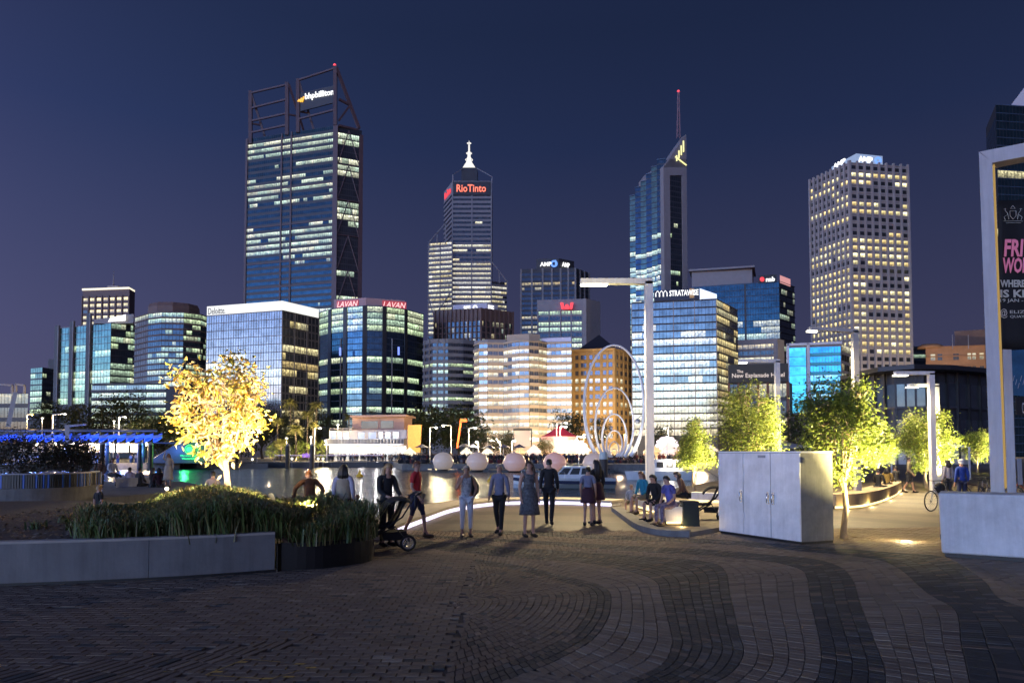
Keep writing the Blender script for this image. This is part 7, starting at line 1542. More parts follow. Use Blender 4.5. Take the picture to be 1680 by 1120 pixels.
def person(label, loc, face, kind='stand', h=1.70, P=None, skin='fair', hair='brown', style='short', top=None, topc=None, sleeves='long', legs='trousers', legc=None, shoes=None, skirt=0, bulk=1.0, group='people on the promenade', lean=0, turn=0):
    """face: compass of the front, 0 = towards the viewer, 90 = to the picture's right"""
    r = thing('person', label, 'person', loc, group); s = h / 1.72; J = joints(kind, P or {}); sk = SKIN[skin]
    if lean:
        piv = J['pelvis'].copy(); m = Matrix.Rotation(rad(lean), 3, 'X')
        for k in J:
            if k in ('waist', 'chest', 'neckb', 'neck', 'head', 'crown') or k[:2] in ('sh', 'el', 'wr', 'ha'): J[k] = piv + m @ (J[k] - piv)
    hd = J['head'] + Vector((0, 0, 0))
    xf = Matrix.Rotation(rad(face), 4, 'Z') @ Matrix.Scale(s, 4)
    R_ = {}
    for k in J: R_[k] = RAD.get(k, RAD.get(k[:2], RAD.get(k[:3], .05)))
    def sc(r, f): return tuple(x * f for x in r) if isinstance(r, tuple) else r * f
    for k in ('pelvis', 'waist', 'chest'): R_[k] = sc(R_[k], bulk)
    E = [('pelvis', 'waist'), ('waist', 'chest'), ('chest', 'neckb'), ('neckb', 'neck'), ('neck', 'head'), ('head', 'crown')]
    V = dict(J)
    for k in 'lr':
        E += [('neckb', 'sh' + k), ('sh' + k, 'el' + k), ('el' + k, 'wr' + k), ('wr' + k, 'ha' + k), ('pelvis', 'hip' + k), ('hip' + k, 'kn' + k), ('kn' + k, 'an' + k), ('an' + k, 'to' + k), ('an' + k, 'he' + k)]
        # fingers and thumb
        d = (J['ha' + k] - J['wr' + k]).normalized(); sd = Vector((0, 1, 0)) if abs(d.y) < .8 else Vector((1, 0, 0)); sd = (sd - d * sd.dot(d)).normalized(); nn = d.cross(sd)
        for i, (off, ln) in enumerate(((-.026, .066), (-.009, .076), (.009, .072), (.025, .056))):
            a = J['ha' + k] + sd * off - d * .004; V[f'f{i}{k}'] = a; V[f'g{i}{k}'] = a + d * ln * .55 + nn * .006; V[f'h{i}{k}'] = a + d * ln * .95 + nn * .022
            for q, rr_ in (('f', .0095), ('g', .0088), ('h', .0072)): R_[f'{q}{i}{k}'] = rr_
            E += [(f'f{i}{k}', f'g{i}{k}'), (f'g{i}{k}', f'h{i}{k}')]
        a = J['wr' + k].lerp(J['ha' + k], .45) - sd * .024; V['t0' + k] = a; V['t1' + k] = a - sd * .026 + d * .028; V['t2' + k] = a - sd * .030 + d * .058 + nn * .01; R_['t0' + k] = .012; R_['t1' + k] = .0105; R_['t2' + k] = .0085; E += [('t0' + k, 't1' + k), ('t1' + k, 't2' + k)]
    # nose and ears as short stubs of the same surface
    up = (J['crown'] - J['head']).normalized(); fw = Matrix.Rotation(rad(turn), 3, 'Z') @ Vector((0, -1, 0)); fw = (fw - up * fw.dot(up)).normalized(); sx = up.cross(fw)
    V['n0'] = hd + fw * .070 + up * .012; V['n1'] = hd + fw * .100 - up * .006; R_['n0'] = .010; R_['n1'] = .012; E += [('n0', 'n1')]
    for i, q in enumerate((-1, 1)): V[f'e{i}'] = hd + sx * q * .070 + up * .012; V[f'd{i}'] = hd + sx * q * .084 + up * .0 ; R_[f'e{i}'] = .014; R_[f'd{i}'] = .017; E += [(f'e{i}', f'd{i}')]
    roots = {'pelvis', 'n0', 'e0', 'e1'} | {f'f{i}{k}' for i in range(4) for k in 'lr'} | {'t0l', 't0r'}
    body_ = skin_mesh('body', V, E, R_, roots, sk, r, 1, xf)
    # the same surface carries the cloth under the clothes, so no skin shows at waist or hem
    cls = [(a_, b_, 1) for a_, b_ in (('pelvis', 'waist'), ('waist', 'chest'))] + [('chest', 'neckb', 1)] + [('pelvis', 'hip' + k, 2) for k in 'lr'] + [('hip' + k, 'kn' + k, 2 if legs in ('trousers', 'cropped', 'shorts') else 0) for k in 'lr'] + [('kn' + k, 'an' + k, 2 if legs == 'trousers' else 0) for k in 'lr'] + [('sh' + k, 'el' + k, 1 if sleeves == 'long' else 0) for k in 'lr'] + [('el' + k, 'wr' + k, 0) for k in 'lr'] + [('neckb', 'head', 0), ('head', 'crown', 0)] + [('an' + k, 'to' + k, 0) for k in 'lr'] + [('wr' + k, 'ha' + k, 0) for k in 'lr'] + [('neckb', 'sh' + k, 1 if sleeves != 'none' else 0) for k in 'lr']
    body_.data.materials.append(topc or sk); body_.data.materials.append(legc or topc or sk); iv = xf.inverted()
    sg_ = [(J[a_], J[b_] - J[a_], c_) for a_, b_, c_ in cls]
    def near(c):
        best = None
        for a_, d_, c_ in sg_:
            t = max(0, min(1, (c - a_).dot(d_) / max(1e-9, d_.length_squared))); q = (c - a_ - d_ * t).length
            if best is None or q < best[0]: best = (q, c_)
        return best[1]
    body_.data.polygons.foreach_set('material_index', [near(iv @ p.center) for p in body_.data.polygons])
    fb = MB()
    for q in (-1, 1): fb.ball(hd + fw * .081 + sx * q * .030 + up * .022, .010, 6)
    ey = fb.build('eyes', FACE, None, xf=xf); ey.parent = body_
    mb = MB(); mb.ball(hd + fw * .083 - up * .045, .017, 6, sz=.4); ey = mb.build('mouth', LIP, None, xf=xf); ey.parent = body_
    # hair
    hb = MB(); hm = HAIR[hair]; hc = hd + up * .045 - fw * .014
    def cap(thick=1.0, low=-.02):
        N = 12; rows = 6; vs = []; fs = []
        for i in range(rows + 1):
            ph = math.pi * .5 * (1 - i / rows)
            for k in range(N):
                a = 2 * math.pi * k / N; b = math.cos(a)                      # b = 1 at the front
                drop = low - (.055 if b < .3 else -.055 * (b - .3) / .7) if i == 0 else None
                rx, ry = .086 * thick, .098 * thick; zz = math.sin(ph) * .088 * thick; cc = math.cos(ph)
                if i == rows: pass
                t = i / rows; z = -.07 * (1 - b) / 2 * 1.0 * (1 - t) + .088 * thick * math.sin(t * math.pi / 2) + (.03 * max(0, b)) * (1 - t); c2 = math.cos(t * math.pi / 2) ** .7 if t < 1 else .02
                vs.append(hc + fw * (b * ry * c2) + sx * (math.sin(a) * rx * c2) + up * z)
        for i in range(rows):
            for k in range(N): fs.append((i * N + k, i * N + (k + 1) % N, (i + 1) * N + (k + 1) % N, (i + 1) * N + k))
        fs.append(tuple(range(rows * N, rows * N + N))); hb.mesh(vs, fs, True)
    cap(1.04 if style != 'short' else 1.0)
    if style in ('long', 'mid'):
        L_ = .34 if style == 'long' else .17
        P_ = [hc - fw * .045 + up * .03, hc - fw * .085 - up * .06, hc - fw * .095 - Vector((0, 0, .09 + L_ * .3)), hc - fw * .085 - Vector((0, 0, .08 + L_ * .75)), hc - fw * .075 - Vector((0, 0, .08 + L_))]
        for q in (-.055, -.028, 0, .028, .055): hb.tube([p + sx * (q * (1 + .25 * i)) + fw * abs(q) * .7 for i, p in enumerate(P_)], [.034, .042, .044, .036, .014], 7)
    if style == 'bun': hb.ball(hc - fw * .09 + up * .035, .045, 10)
    if style == 'tail':
        hb.ball(hc - fw * .088 + up * .02, .03, 8); hb.tube([hc - fw * .095 + up * .01, hc - fw * .135 - up * .06, hc - fw * .11 - up * .2], [.03, .034, .01], 7)
    if style == 'capw': hb.lathe(hc + up * .02, [(.10, 0), (.098, .05), (.07, .085), (.01, .1)], 14); hb.beam(hc + fw * .08 + up * .025, hc + fw * .17 + up * .01, .12, .012)
    hb.build('cap' if style == 'capw' else 'hair', cloth('white_cap', (.7, .68, .62)) if style == 'capw' else hm, None, xf=xf).parent = body_
    # clothes: skins grown a little wider than the body
    if topc:
        W = {k: J[k] for k in ('pelvis', 'waist', 'chest', 'neckb', 'shl', 'shr')}; g = 1.13
        Q = {k: sc(R_[k], g) for k in W}; Q['neckb'] = (.078, .07); W['hem'] = J['pelvis'] + (J['pelvis'] - J['waist']) * .35; Q['hem'] = sc(R_['pelvis'], g * 1.02)
        for k in 'lr': Q['sh' + k] = .068
        ee = [('hem', 'pelvis'), ('pelvis', 'waist'), ('waist', 'chest'), ('chest', 'neckb'), ('neckb', 'shl'), ('neckb', 'shr')]
        if sleeves != 'none':
            for k in 'lr':
                if sleeves == 'long': W['el' + k] = J['el' + k]; W['wr' + k] = J['el' + k].lerp(J['wr' + k], .96); Q['el' + k] = .055; Q['wr' + k] = .040; ee += [('sh' + k, 'el' + k), ('el' + k, 'wr' + k)]
                else: W['el' + k] = J['sh' + k].lerp(J['el' + k], .72); Q['el' + k] = .060; ee += [('sh' + k, 'el' + k)]
        skin_mesh(top or 'shirt', W, ee, Q, {'waist'}, topc, r, 1, xf)
    if legs in ('trousers', 'shorts', 'cropped') and legc:
        W = {'pelvis': J['pelvis'] + Vector((0, 0, .03))}; Q = {'pelvis': sc(R_['pelvis'], 1.09)}; ee = []
        for k in 'lr':
            W['hip' + k] = J['hip' + k]; Q['hip' + k] = .101; ee.append(('pelvis', 'hip' + k))
            if legs == 'shorts': W['kn' + k] = J['hip' + k].lerp(J['kn' + k], .85); Q['kn' + k] = .085; ee.append(('hip' + k, 'kn' + k))
            else: W['kn' + k] = J['kn' + k]; Q['kn' + k] = .070; W['an' + k] = J['kn' + k].lerp(J['an' + k], .82 if legs == 'cropped' else 1.0); Q['an' + k] = .052; ee += [('hip' + k, 'kn' + k), ('kn' + k, 'an' + k)]
        skin_mesh('trousers' if legs != 'shorts' else 'shorts', W, ee, Q, {'pelvis'}, legc, r, 1, xf)
    if skirt:
        a, b = J['waist'] + Vector((0, 0, .02)), J['pelvis']; n = 18; vs = []; fs = []; rows = 7; ph = R.uniform(0, 6)
        for i in range(rows):
            t = i / (rows - 1); z = a.z - t * skirt; rx = .135 * bulk + t * .07 + .03 * min(1, t * 4); ry = .10 * bulk + t * .065 + .025 * min(1, t * 4)
            for k in range(n): q = 2 * math.pi * k / n; f = 1 + .06 * t * math.sin(5 * q + ph); vs.append(Vector((math.cos(q) * rx * f, a.y + math.sin(q) * ry * f, z)))
        for i in range(rows - 1):
            for k in range(n): fs.append((i * n + k, i * n + (k + 1) % n, (i + 1) * n + (k + 1) % n, (i + 1) * n + k))
        mb = MB(); mb.mesh(vs, fs, True); o = mb.build('skirt', legc or topc, None, xf=xf); o.parent = r; sd = o.modifiers.new('t', 'SOLIDIFY'); sd.thickness = .006
    if shoes:
        for k in 'lr':
            mb = MB(); a, b = J['he' + k], J['to' + k]; z = Vector((0, 0, 1)); mb.tube([a + (a - b) * .12, a.lerp(b, .3), a.lerp(b, .7), b + (b - a) * .22], [.034, .046, .048, .026], 8); mb.tube([J['an' + k] - Vector((0, 0, .03)), J['an' + k] + Vector((0, 0, .025))], [.046, .044], 8); mb.build('shoe', shoes, None, xf=xf).parent = r
    r['_'] = 0; del r['_']
    return r, J, xf
BLK = cloth('black_cloth_wear', (.010, .010, .012)); CHAR = cloth('charcoal_wear', (.035, .035, .04)); WHT = cloth('white_wear', (.62, .60, .60), .1); BEI = cloth('beige_wear', (.33, .27, .19)); LIL = cloth('lilac_sleeve', (.42, .38, .46))
RED = cloth('red_wear', (.45, .025, .03)); GBL = cloth('grey_blue_wear', (.16, .17, .25)); TEAL = cloth('teal_wear', (.015, .20, .30)); NAVY = cloth('navy_wear', (.02, .025, .06)); BLUE = cloth('blue_wear', (.02, .05, .25)); KHA = cloth('khaki_wear', (.22, .18, .11)); WINE = cloth('wine_wear', (.05, .015, .025)); LEATH = mat('leather_shoe', (.05, .03, .02), .5)
PAT = cloth('patterned_top', (.30, .30, .31), .75, 22); PATD = cloth('patterned_dress', (.085, .085, .09), .85, 18); PATT = cloth('patterned_trousers', (.16, .12, .17), .8, 20); PINKB = cloth('pink_blue_wear', (.10, .10, .35), .9, 3)
def gp(px, py, z=0): return G(px, py, z)
def sub(r, mb, name, m, xf, par=None): o = mb.build(name, m, None, xf=xf); o.parent = par or r; return o
# woman phoning: white trousers, patterned top, back pack
r, J, xf = person('woman in white trousers and a patterned sleeveless top, hand raised to her face', gp(765, 880), 12, h=1.62, P={'elr': (-.26, -.10, 1.13), 'wrr': (-.13, -.17, 1.38), 'har': (-.08, -.14, 1.46), 'ell': (.25, .04, 1.14), 'wrl': (.17, -.10, .98), 'hal': (.13, -.13, .95)}, skin='tan', hair='grey', style='short', topc=PAT, sleeves='none', legs='cropped', legc=WHT, shoes=LEATH, bulk=1.05)
mb = MB(); mb.ball((.20, .15, 1.14), .15, 10, sx=.9, sy=.7, sz=1.25); sub(r, mb, 'shoulder_bag', BLK, xf); mb = MB(); mb.tube([(.13, -.10, 1.10), (.12, -.125, 1.3), (.12, -.02, 1.47), (.17, .12, 1.3)], .014, 6); sub(r, mb, 'bag_strap', BLK, xf)
# long haired woman with pushchair
WL = gp(634, 895); r, J, xf = person('woman with long blond hair in black, bending her head over a black pushchair', WL, 40, h=1.70, P={'ell': (.20, -.08, 1.13), 'wrl': (.16, -.32, 1.03), 'hal': (.14, -.39, 1.02), 'elr': (-.20, -.06, 1.13), 'wrr': (-.16, -.30, 1.03), 'har': (-.14, -.38, 1.02), 'head': (0, -.06, 1.575), 'crown': (0, -.075, 1.655), 'neck': (0, -.02, 1.51)}, hair='blond', style='long', topc=BLK, top='jacket', legs='trousers', legc=BLK, shoes=BLK)
# woman in sleeveless beige vest looking over the water
r, J, xf = person('woman with dark hair in a beige vest and pale sleeves, seen from behind', gp(563, 890), 176, h=1.66, hair='dark', style='mid', topc=LIL, legs='trousers', legc=NAVY, shoes=BLK, P={'wrl': (.20, -.10, .93), 'hal': (.17, -.17, .93), 'wrr': (-.20, -.10, .93), 'har': (-.17, -.17, .93)})
xs = {k: J[k] for k in ('waist', 'chest', 'pelvis')}; mb = MB(); 
mb.lathe((0, 0, 0), [(.185, .82), (.18, .90), (.165, 1.0), (.158, 1.1), (.168, 1.22), (.172, 1.32), (.13, 1.42), (.075, 1.47)], 18, 1, .78); sub(r, mb, 'vest', BEI, xf)
# bent man in black and orange
r, J, xf = person('bent over figure in black and orange behind the grass', gp(508, 885), 200, h=1.66, lean=42, hair='auburn', style='bun', topc=cloth('black_orange_wear', (.07, .025, .008), .9, 5), legs='trousers', legc=BLK, shoes=BLK, P={'ell': (.32, .02, 1.22), 'wrl': (.36, -.10, .98), 'hal': (.35, -.15, .92), 'elr': (-.30, .0, 1.18), 'wrr': (-.24, -.14, 1.0), 'har': (-.22, -.2, .95)})
# small child beyond the grass
person('small child with reddish brown hair half hidden by the grass', gp(585, 895), 170, h=1.05, hair='auburn', style='short', topc=BEI, legs='trousers', legc=NAVY, shoes=BLK)
# walking man in red
r, J, xf = person('man in a red shirt and dark shorts striding to the right', gp(683, 882), 75, 'walk', h=1.72, hair='auburn', style='short', topc=RED, sleeves='short', legs='shorts', legc=NAVY, shoes=LEATH)
person('man in a grey blue long sleeved shirt and black trousers walking towards the viewer', gp(819, 876), -14, 'walk', h=1.64, hair='grey', style='short', topc=GBL, legs='trousers', legc=BLK, shoes=BLK)
person('woman in a patterned knee length grey dress with dark hair', gp(868, 880), 20, h=1.72, hair='brown', style='mid', topc=PATD, sleeves='none', legs='none', legc=PATD, skirt=.62, shoes=BLK, turn=-40)
person('man in a black suit with short dark hair, seen from behind', gp(901, 860), 170, 'walk', h=1.74, hair='dark', style='short', topc=BLK, top='jacket', legs='trousers', legc=BLK, shoes=BLK, bulk=1.08)
person('woman in dark striped top and plum skirt standing left of her friend', gp(965, 862), 165, h=1.54, hair='dark', style='bun', topc=GBL, sleeves='short', legs='none', legc=WINE, skirt=.46, shoes=BLK)
person('tall woman in black with a plum skirt standing on the right of the pair', gp(979, 859), 215, h=1.72, hair='dark', style='long', topc=BLK, legs='none', legc=WINE, skirt=.48, shoes=BLK)
person('child in grey seated on the low platform edge beside the teal jacket', V3(gp(1036, 842), .0), 330, 'sit', h=1.2, hair='blond', style='short', topc=cloth('pale_grey_wear', (.3, .3, .32)), legs='shorts', legc=KHA, shoes=BLK)
S1 = V3(gp(1058, 842, .1), .101); person('person in a teal jacket and khaki shorts sitting and looking left', S1, 300, 'sit', h=1.68, hair='auburn', style='mid', topc=TEAL, top='jacket', legs='shorts', legc=KHA, shoes=LEATH, lean=12)
S2 = V3(gp(1078, 853, .1), .101); person('woman in black top and bare legs sitting with her head bowed', S2, 310, 'sit', h=1.66, hair='dark', style='tail', topc=BLK, legs='shorts', legc=BLK, shoes=BLK, lean=16)
S3 = V3(gp(1102, 861, .1), .101); person('woman in pink and blue top and patterned trousers on the end seat', S3, 300, 'sit', h=1.66, hair='dark', style='short', topc=PINKB, sleeves='short', legs='trousers', legc=PATT, shoes=LEATH, lean=14)
person('figure in brown behind the seated group, leaning forward', V3(gp(1126, 838, .1), .101), 250, 'sit', h=1.7, hair='brown', style='mid', topc=cloth('brown_wear', (.13, .07, .05)), legs='trousers', legc=BLK, shoes=BLK, lean=25)
# right: people near the bicycles and benches
person('person in a blue jacket and white cap beside the bicycles', gp(1579, 832), 175, h=1.66, hair='dark', style='capw', topc=BLUE, top='jacket', legs='trousers', legc=NAVY, shoes=BLK, group='people on the right')
person('woman in pale grey with dark hair left of the blue jacket', gp(1556, 822), 190, h=1.62, hair='dark', style='mid', topc=cloth('pale_wear', (.36, .32, .33)), legs='trousers', legc=CHAR, shoes=BLK, group='people on the right')
for px, py, f, l, c, sty in ((1442, 818, 120, 'person in black sitting on the curved lit bench, left one', BLK, 'short'), (1456, 812, 140, 'person in mustard sitting on the curved lit bench, middle one', cloth('mustard_wear', (.3, .2, .05)), 'mid'), (1470, 806, 200, 'person in grey sitting on the curved lit bench, right one', CHAR, 'short')):
    person(l, gp(px, py), f, 'sit', h=1.68, hair='dark', style=sty, topc=c, legs='trousers', legc=CHAR, shoes=BLK, group='people on the right')
person('person in khaki walking behind the curved bench', gp(1492, 808), 60, 'walk', h=1.7, hair='dark', style='short', topc=KHA, legs='shorts', legc=CHAR, shoes=BLK, group='people on the right')
# left: people on the terrace
for px, py, z, f, kd, l, c, sty, hr in ((183, 812, .46, 70, 'sit', 'person in a pale jacket sitting sideways on the white block', WHT, 'mid', 'brown'), (212, 812, .02, 200, 'sit', 'person in lilac sitting low on the terrace, left of a grey shirt', LIL, 'short', 'dark'), (228, 813, .02, 160, 'sit', 'person in a grey shirt sitting low on the terrace', CHAR, 'short', 'dark'),
    (250, 815, .02, 150, 'sit', 'person in dark clothes crouching left of the pale standing figure', BLK, 'mid', 'brown'), (260, 815, .02, 220, 'sit', 'person with bare legs crouching right beside the pale standing figure', WINE, 'mid', 'dark'), (163, 812, .4, 30, 'sit', 'person in brown seated behind the pale jacket', cloth('rust_wear', (.12, .06, .04)), 'short', 'brown'), (140, 815, .5, 60, 'stand', 'person in black standing against the blue railing', BLK, 'short', 'dark')):
    person(l, V3(gp(px, py), max(0, z - .04)), f, kd, h=1.66, hair=hr, style=sty, topc=c, legs='trousers', legc=CHAR, shoes=BLK, group='people on the left terrace')
person('pale clothed figure standing with one arm raised on the terrace', V3(gp(275, 815), .42), 20, h=1.45, hair='blond', style='mid', topc=cloth('cream_wear', (.55, .48, .38)), legs='none', legc=cloth('cream_skirt', (.55, .48, .38)), skirt=.75, shoes=LEATH, group='people on the left terrace', P={'elr': (-.22, -.06, 1.46), 'wrr': (-.16, -.10, 1.70), 'har': (-.15, -.10, 1.78)})
person('fair haired child in black standing beyond the planter on the left', gp(161, 880), 150, h=1.18, hair='blond', style='short', topc=BLK, sleeves='short', legs='shorts', legc=NAVY, shoes=BLK, group='people on the left terrace')
person('man with short dark hair in a pale shirt beyond the golden tree', gp(348, 862), 185, h=1.42, hair='dark', style='short', topc=cloth('blush_wear', (.42, .33, .28)), sleeves='short', legs='trousers', legc=CHAR, shoes=BLK, group='people on the left terrace')
# ================================================================ PUSHCHAIRS, BICYCLES, BOATS
TY = mat('tyre_rubber', (.010, .010, .010), .8, var=.1); CHR = mat('bright_metal', (.6, .6, .62), .25, metal=.9, var=0); BK = M['black_metal']; FAB = mat('black_fabric', (.012, .012, .014), .85, var=.2, scale=12)
def wheel(mb_t, r, c, ax, Rw, parent, xf, tyre=.025, spokes=10):
    m = MB(); m.ring(c, ax, Rw - tyre, tyre, 24, 6); w = m.build('wheel', TY, None, xf=xf); w.parent = parent
    c = Vector(c); ax = Vector(ax).normalized(); ref = Vector((0, 0, 1)) if abs(ax.z) < .9 else Vector((1, 0, 0)); x = ax.cross(ref).normalized(); y = ax.cross(x); q = MB(); q.ring(c, ax, Rw - tyre * 2, .008, 24, 5); q.tube([c - ax * .03, c + ax * .03], .02, 8)
    for k in range(spokes): a = 2 * math.pi * k / spokes; q.tube([c, c + (x * math.cos(a) + y * math.sin(a)) * (Rw - tyre * 2)], .0035, 3)
    o = q.build('rim', CHR, None, xf=xf); o.parent = w; return w
def pushchair(loc, rz, label, s=1.0, big=True):
    r = thing('pushchair', label, 'pushchair', loc, 'pushchairs'); xf = Matrix.Rotation(rz, 4, 'Z') @ Matrix.Scale(s, 4); Rw = .15 if big else .085
    # local: front = -x
    for c, n in (((-.52, 0, Rw), 1), ((.28, -.27, Rw), 1), ((.28, .27, Rw), 1)): wheel(None, r, c, (0, 1, 0), Rw, r, xf)
    f = MB()
    for q in (-.22, .22):
        f.tube([(.28, q * 1.15, Rw), (.05, q, .45), (-.52, q * .15, Rw + .02)], .016, 6); f.tube([(-.30, q * .8, .30), (.18, q, .62), (.42, q, 1.0), (.5, q * .95, 1.04)], .016, 6)
    f.tube([(.28, -.25, Rw), (.28, .25, Rw)], .012, 6); f.build('frame', BK, None, xf=xf).parent = r
    h = MB(); h.tube([(.46, -.22, 1.02), (.54, -.2, 1.05), (.56, 0, 1.055), (.54, .2, 1.05), (.46, .22, 1.02)], .022, 8); h.build('handlebar', BK, None, xf=xf).parent = r
    m = MB(); pts = [(-.42, .26), (-.30, .40), (.02, .42), (.14, .62), (.26, .92)]
    vs = []; fs = []
    for x, z in pts: vs += [(x, -.19, z + .05), (x, -.15, z), (x, .15, z), (x, .19, z + .05)]
    for i in range(len(pts) - 1):
        for k in range(3): fs.append((i * 4 + k, i * 4 + k + 1, i * 4 + k + 5, i * 4 + k + 4))
    m.mesh(vs, fs, True); o = m.build('seat', FAB, None, xf=xf); o.parent = r; sd = o.modifiers.new('t', 'SOLIDIFY'); sd.thickness = .03
    m = MB(); vs = []; fs = []; n = 8
    for i in range(n + 1):
        a = rad(20 + 105 * i / n)
        for k in range(7): b = (k / 6 - .5) * 2; vs.append((.14 - math.cos(a) * .36 * (1 - .12 * b * b) * -1 * -1, b * .22, .62 + math.sin(a) * .36 * (1 - .18 * b * b)))
    for i in range(n):
        for k in range(6): fs.append((i * 7 + k, i * 7 + k + 1, i * 7 + k + 8, i * 7 + k + 7))
    m.mesh(vs, fs, True); o = m.build('hood', FAB, None, xf=xf); o.parent = r; sd = o.modifiers.new('t', 'SOLIDIFY'); sd.thickness = .012
    m = MB(); m.hexa([(-.15, -.17, .2), (.22, -.2, .2), (.22, .2, .2), (-.15, .17, .2)], [(-.18, -.19, .34), (.26, -.22, .36), (.26, .22, .36), (-.18, .19, .34)]); m.build('basket', FAB, None, xf=xf).parent = r
    m = MB(); m.tube([(.40, -.23, 1.0), (.41, -.24, .8)], .012, 6); m.build('wrist_strap', BK, None, xf=xf).parent = r
    return r
pushchair(G(640, 902), rad(20), 'black three wheeled pushchair pushed by the long haired woman', 1.06)
pushchair(V3(G(1164, 851, .1), .10), rad(-15), 'empty folded down pushchair beside the grey cabinet', .92, False)
def bicycle(loc, rz, label, col, group='parked bicycles'):
    r = thing('bicycle', label, 'bicycle', loc, group); xf = Matrix.Rotation(rz, 4, 'Z'); Rw = .34
    wheel(None, r, (-.52, 0, Rw), (0, 1, 0), Rw, r, xf, .02, 18); wheel(None, r, (.52, 0, Rw), (0, 1, 0), Rw, r, xf, .02, 18); f = MB(); bb = (0.05, 0, .30)
    for a, b in ((bb, (.20, 0, .80)), (bb, (-.33, 0, .72)), ((.18, 0, .72), (-.34, 0, .80)), (bb, (.52, 0, Rw)), ((.52, 0, Rw), (.19, 0, .74)), ((-.34, 0, .86), (-.52, 0, Rw))): f.tube([a, b], .017, 6)
    f.build('frame', mat('bike_paint', col, .35), None, xf=xf).parent = r
    m = MB(); m.tube([(-.34, 0, .86), (-.36, 0, .98)], .014, 6); m.tube([(-.30, -.28, .99), (-.36, -.2, 1.0), (-.38, 0, .99), (-.36, .2, 1.0), (-.30, .28, .99)], .014, 6); m.build('handlebar', BK, None, xf=xf).parent = r
    m = MB(); m.tube([(.20, 0, .80), (.21, 0, .90)], .013, 6); m.lathe((.22, 0, .90), [(.02, 0), (.09, .02), (.08, .05), (.01, .06)], 10, 1.4, .8); m.build('saddle', BK, None, xf=xf).parent = r
    m = MB(); m.ring((.05, -.04, .30), (0, 1, 0), .09, .012, 16, 5); m.tube([(.05, -.05, .30), (.14, -.06, .18)], .012, 5); m.tube([(.05, .05, .30), (-.04, .06, .42)], .012, 5); m.box((.14, -.1, .18), (.09, .07, .02)); m.box((-.04, .1, .42), (.09, .07, .02)); m.build('crank', CHR, None, xf=xf).parent = r
    return r
bicycle(G(1545, 838), rad(25), 'bicycle with a black bag and pale forks whose front wheel shows past the wall', (.35, .33, .30)); bk = thing('saddle_bag', 'round black bag hanging on the handlebars of the first bicycle', 'bag', G(1541, 838)); p = U(1541, 800, G(1541, 838).y - .05); MB().ball(p, .17, 12, sx=1.1, sy=.7).build('bag', FAB, bk)
bicycle(G(1600, 830), rad(10), 'dark bicycle behind the wall left of the white post', (.03, .03, .035)); bicycle(G(1690, 826), rad(-15), 'red saddled bicycle behind the wall right of the white post', (.25, .03, .02)); bicycle(G(1618, 826), rad(40), 'grey bicycle leaning by the white post', (.1, .1, .12))
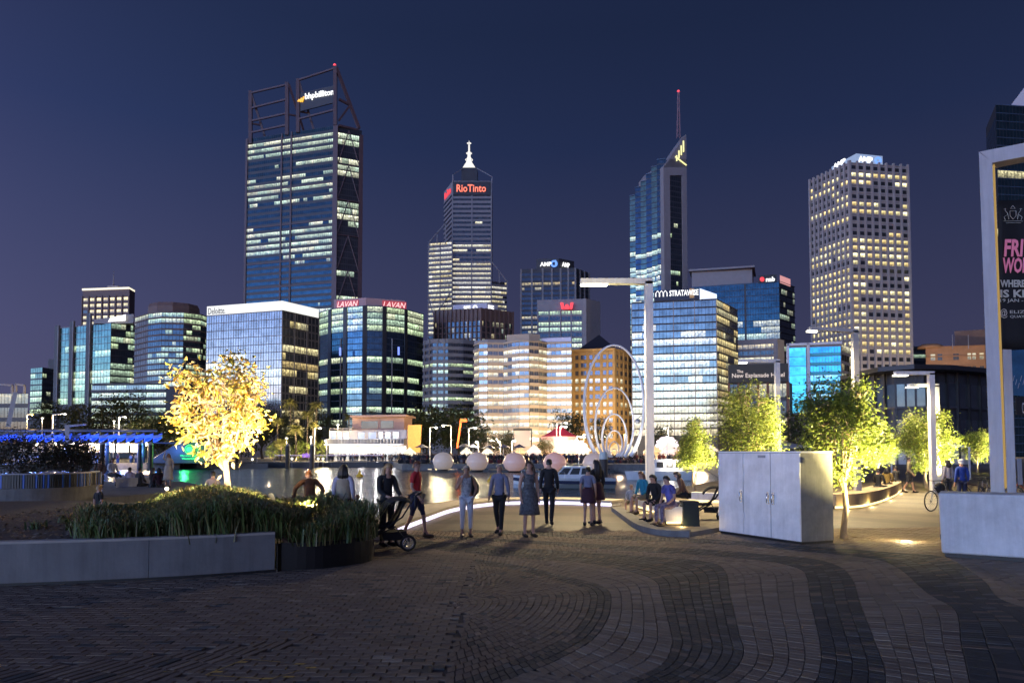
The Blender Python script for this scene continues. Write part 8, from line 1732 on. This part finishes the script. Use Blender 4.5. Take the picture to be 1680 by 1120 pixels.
# moored launch seen between the people
def launch():
    c = G(925, 800, WZ); D = c.y; r = thing('motor_launch', 'white moored motor launch with a windscreen, behind the standing people', 'boat', c); k = D / F; L_ = 165 * k; W = 2.6
    secs = []; hm = mat('white_gelcoat', (.62, .62, .64), .25, var=.05)
    st = [(-.5, .02, 1.15), (-.42, .45, 1.05), (-.25, .85, .95), (0, 1, .88), (.3, 1, .85), (.5, .92, .85)]
    vs = []; fs = []
    for t, w, z in st:
        x = t * L_; h = W / 2 * w; vs += [(x, -h, z), (x, -h * .85, .35), (x, 0, -.3), (x, h * .85, .35), (x, h, z)]
    for i in range(len(st) - 1):
        for j in range(4): a = i * 5 + j; fs.append((a, a + 1, a + 6, a + 5))
    e = (len(st) - 1) * 5; fs.append((e, e + 1, e + 2, e + 3, e + 4)); vs = [c + Vector(v) for v in vs]; MB().mesh(vs, fs, False).build('hull', hm, r)
    d = MB(); 
    for i in range(len(st) - 1): a, b = i * 5, (i + 1) * 5; d.face([vs[a] - Vector((0, 0, .06)), vs[b] - Vector((0, 0, .06)), vs[b + 4] - Vector((0, 0, .06)), vs[a + 4] - Vector((0, 0, .06))])
    d.build('deck', M['grey_metal'], r); s = MB()
    for i in range(len(st) - 1): s.beam(vs[i * 5] - Vector((0, .02, .35)), vs[(i + 1) * 5] - Vector((0, .02, .35)), .04, .28)
    s.build('hull_stripe', NAVY, r)
    cb = [c + Vector((x, y, .82)) for x, y in ((-.12 * L_, -.95), (.28 * L_, -1.05), (.28 * L_, 1.05), (-.12 * L_, .95))]; ct = [c + Vector((x, y, 1.9)) for x, y in ((.0 * L_, -.8), (.26 * L_, -.9), (.26 * L_, .9), (.0 * L_, .8))]; MB().hexa(cb, ct).build('cabin', hm, r)
    gg = MB(); 
    for a0, b0 in ((.05, .30), (.36, .62), (.68, .95)):
        p = lambda u, v: cb[0].lerp(cb[1], u).lerp(ct[0].lerp(ct[1], u), v) - Vector((0, .02, 0)); gg.face([p(a0, .35), p(b0, .35), p(b0, .85), p(a0, .85)])
    gg.build('cabin_window', M['black_metal'], r); p = lambda u, v: cb[3].lerp(cb[0], u).lerp(ct[3].lerp(ct[0], u), v) - Vector((.03, 0, 0)); MB().face([p(.08, .35), p(.92, .35), p(.92, .9), p(.08, .9)]).build('windscreen', M['black_metal'], r)
    m = MB(); 
    for i in range(1, 4): q = vs[i * 5]; m.tube([q, q + Vector((0, 0, .5))], .02, 5)
    m.tube([vs[5] + Vector((0, 0, .5)), vs[10] + Vector((0, 0, .5)), vs[15] + Vector((0, 0, .5))], .02, 5); m.build('rail', CHR, r); m = MB(); m.tube([c + Vector((.15 * L_, 0, 1.9)), c + Vector((.15 * L_, 0, 3.0))], .03, 6); m.build('mast', CHR, r)
launch()
def launch2():
    c = G(1095, 790, WZ) + Vector((.5, 6, 0)); r = thing('motor_launch', 'white cabin boat moored behind the seated people', 'boat', c); hm = bpy.data.materials['white_gelcoat']
    Q = [(-4, 0), (-2.6, -1.2), (3.6, -1.3), (3.6, 1.3), (-2.6, 1.2)]; b = [c + Vector((x * .92, y * .8, -.2)) for x, y in Q]; t = [c + Vector((x, y, .95)) for x, y in Q]; n = 5; MB().mesh(b + t, [(i, (i + 1) % n, n + (i + 1) % n, n + i) for i in range(n)] + [tuple(range(n, 2 * n))]).build('hull', hm, r)
    MB().hexa([c + Vector((x, y, .96)) for x, y in ((-1.2, -1), (2.4, -1), (2.4, 1), (-1.2, 1))], [c + Vector((x, y, 2.3)) for x, y in ((-.5, -.9), (2.3, -.9), (2.3, .9), (-.5, .9))]).build('cabin', hm, r)
    for x in (-.6, .5, 1.5): MB().hexa([c + Vector((x, -1.02, 1.4)), c + Vector((x + .8, -1.02, 1.4)), c + Vector((x + .8, -.98, 1.4)), c + Vector((x, -.98, 1.4))], [c + Vector((x + .05, -.97, 2.0)), c + Vector((x + .75, -.97, 2.0)), c + Vector((x + .75, -.93, 2.0)), c + Vector((x + .05, -.93, 2.0))]).build('cabin_window', M['black_metal'], r)
    MB().tube([c + Vector((.8, 0, 2.3)), c + Vector((.8, 0, 4.2))], .03, 6).build('mast', CHR, r); point('cabin_light', c + Vector((1, -1.5, 1.9)), 260, (1, .9, .75), .1, r)
launch2()
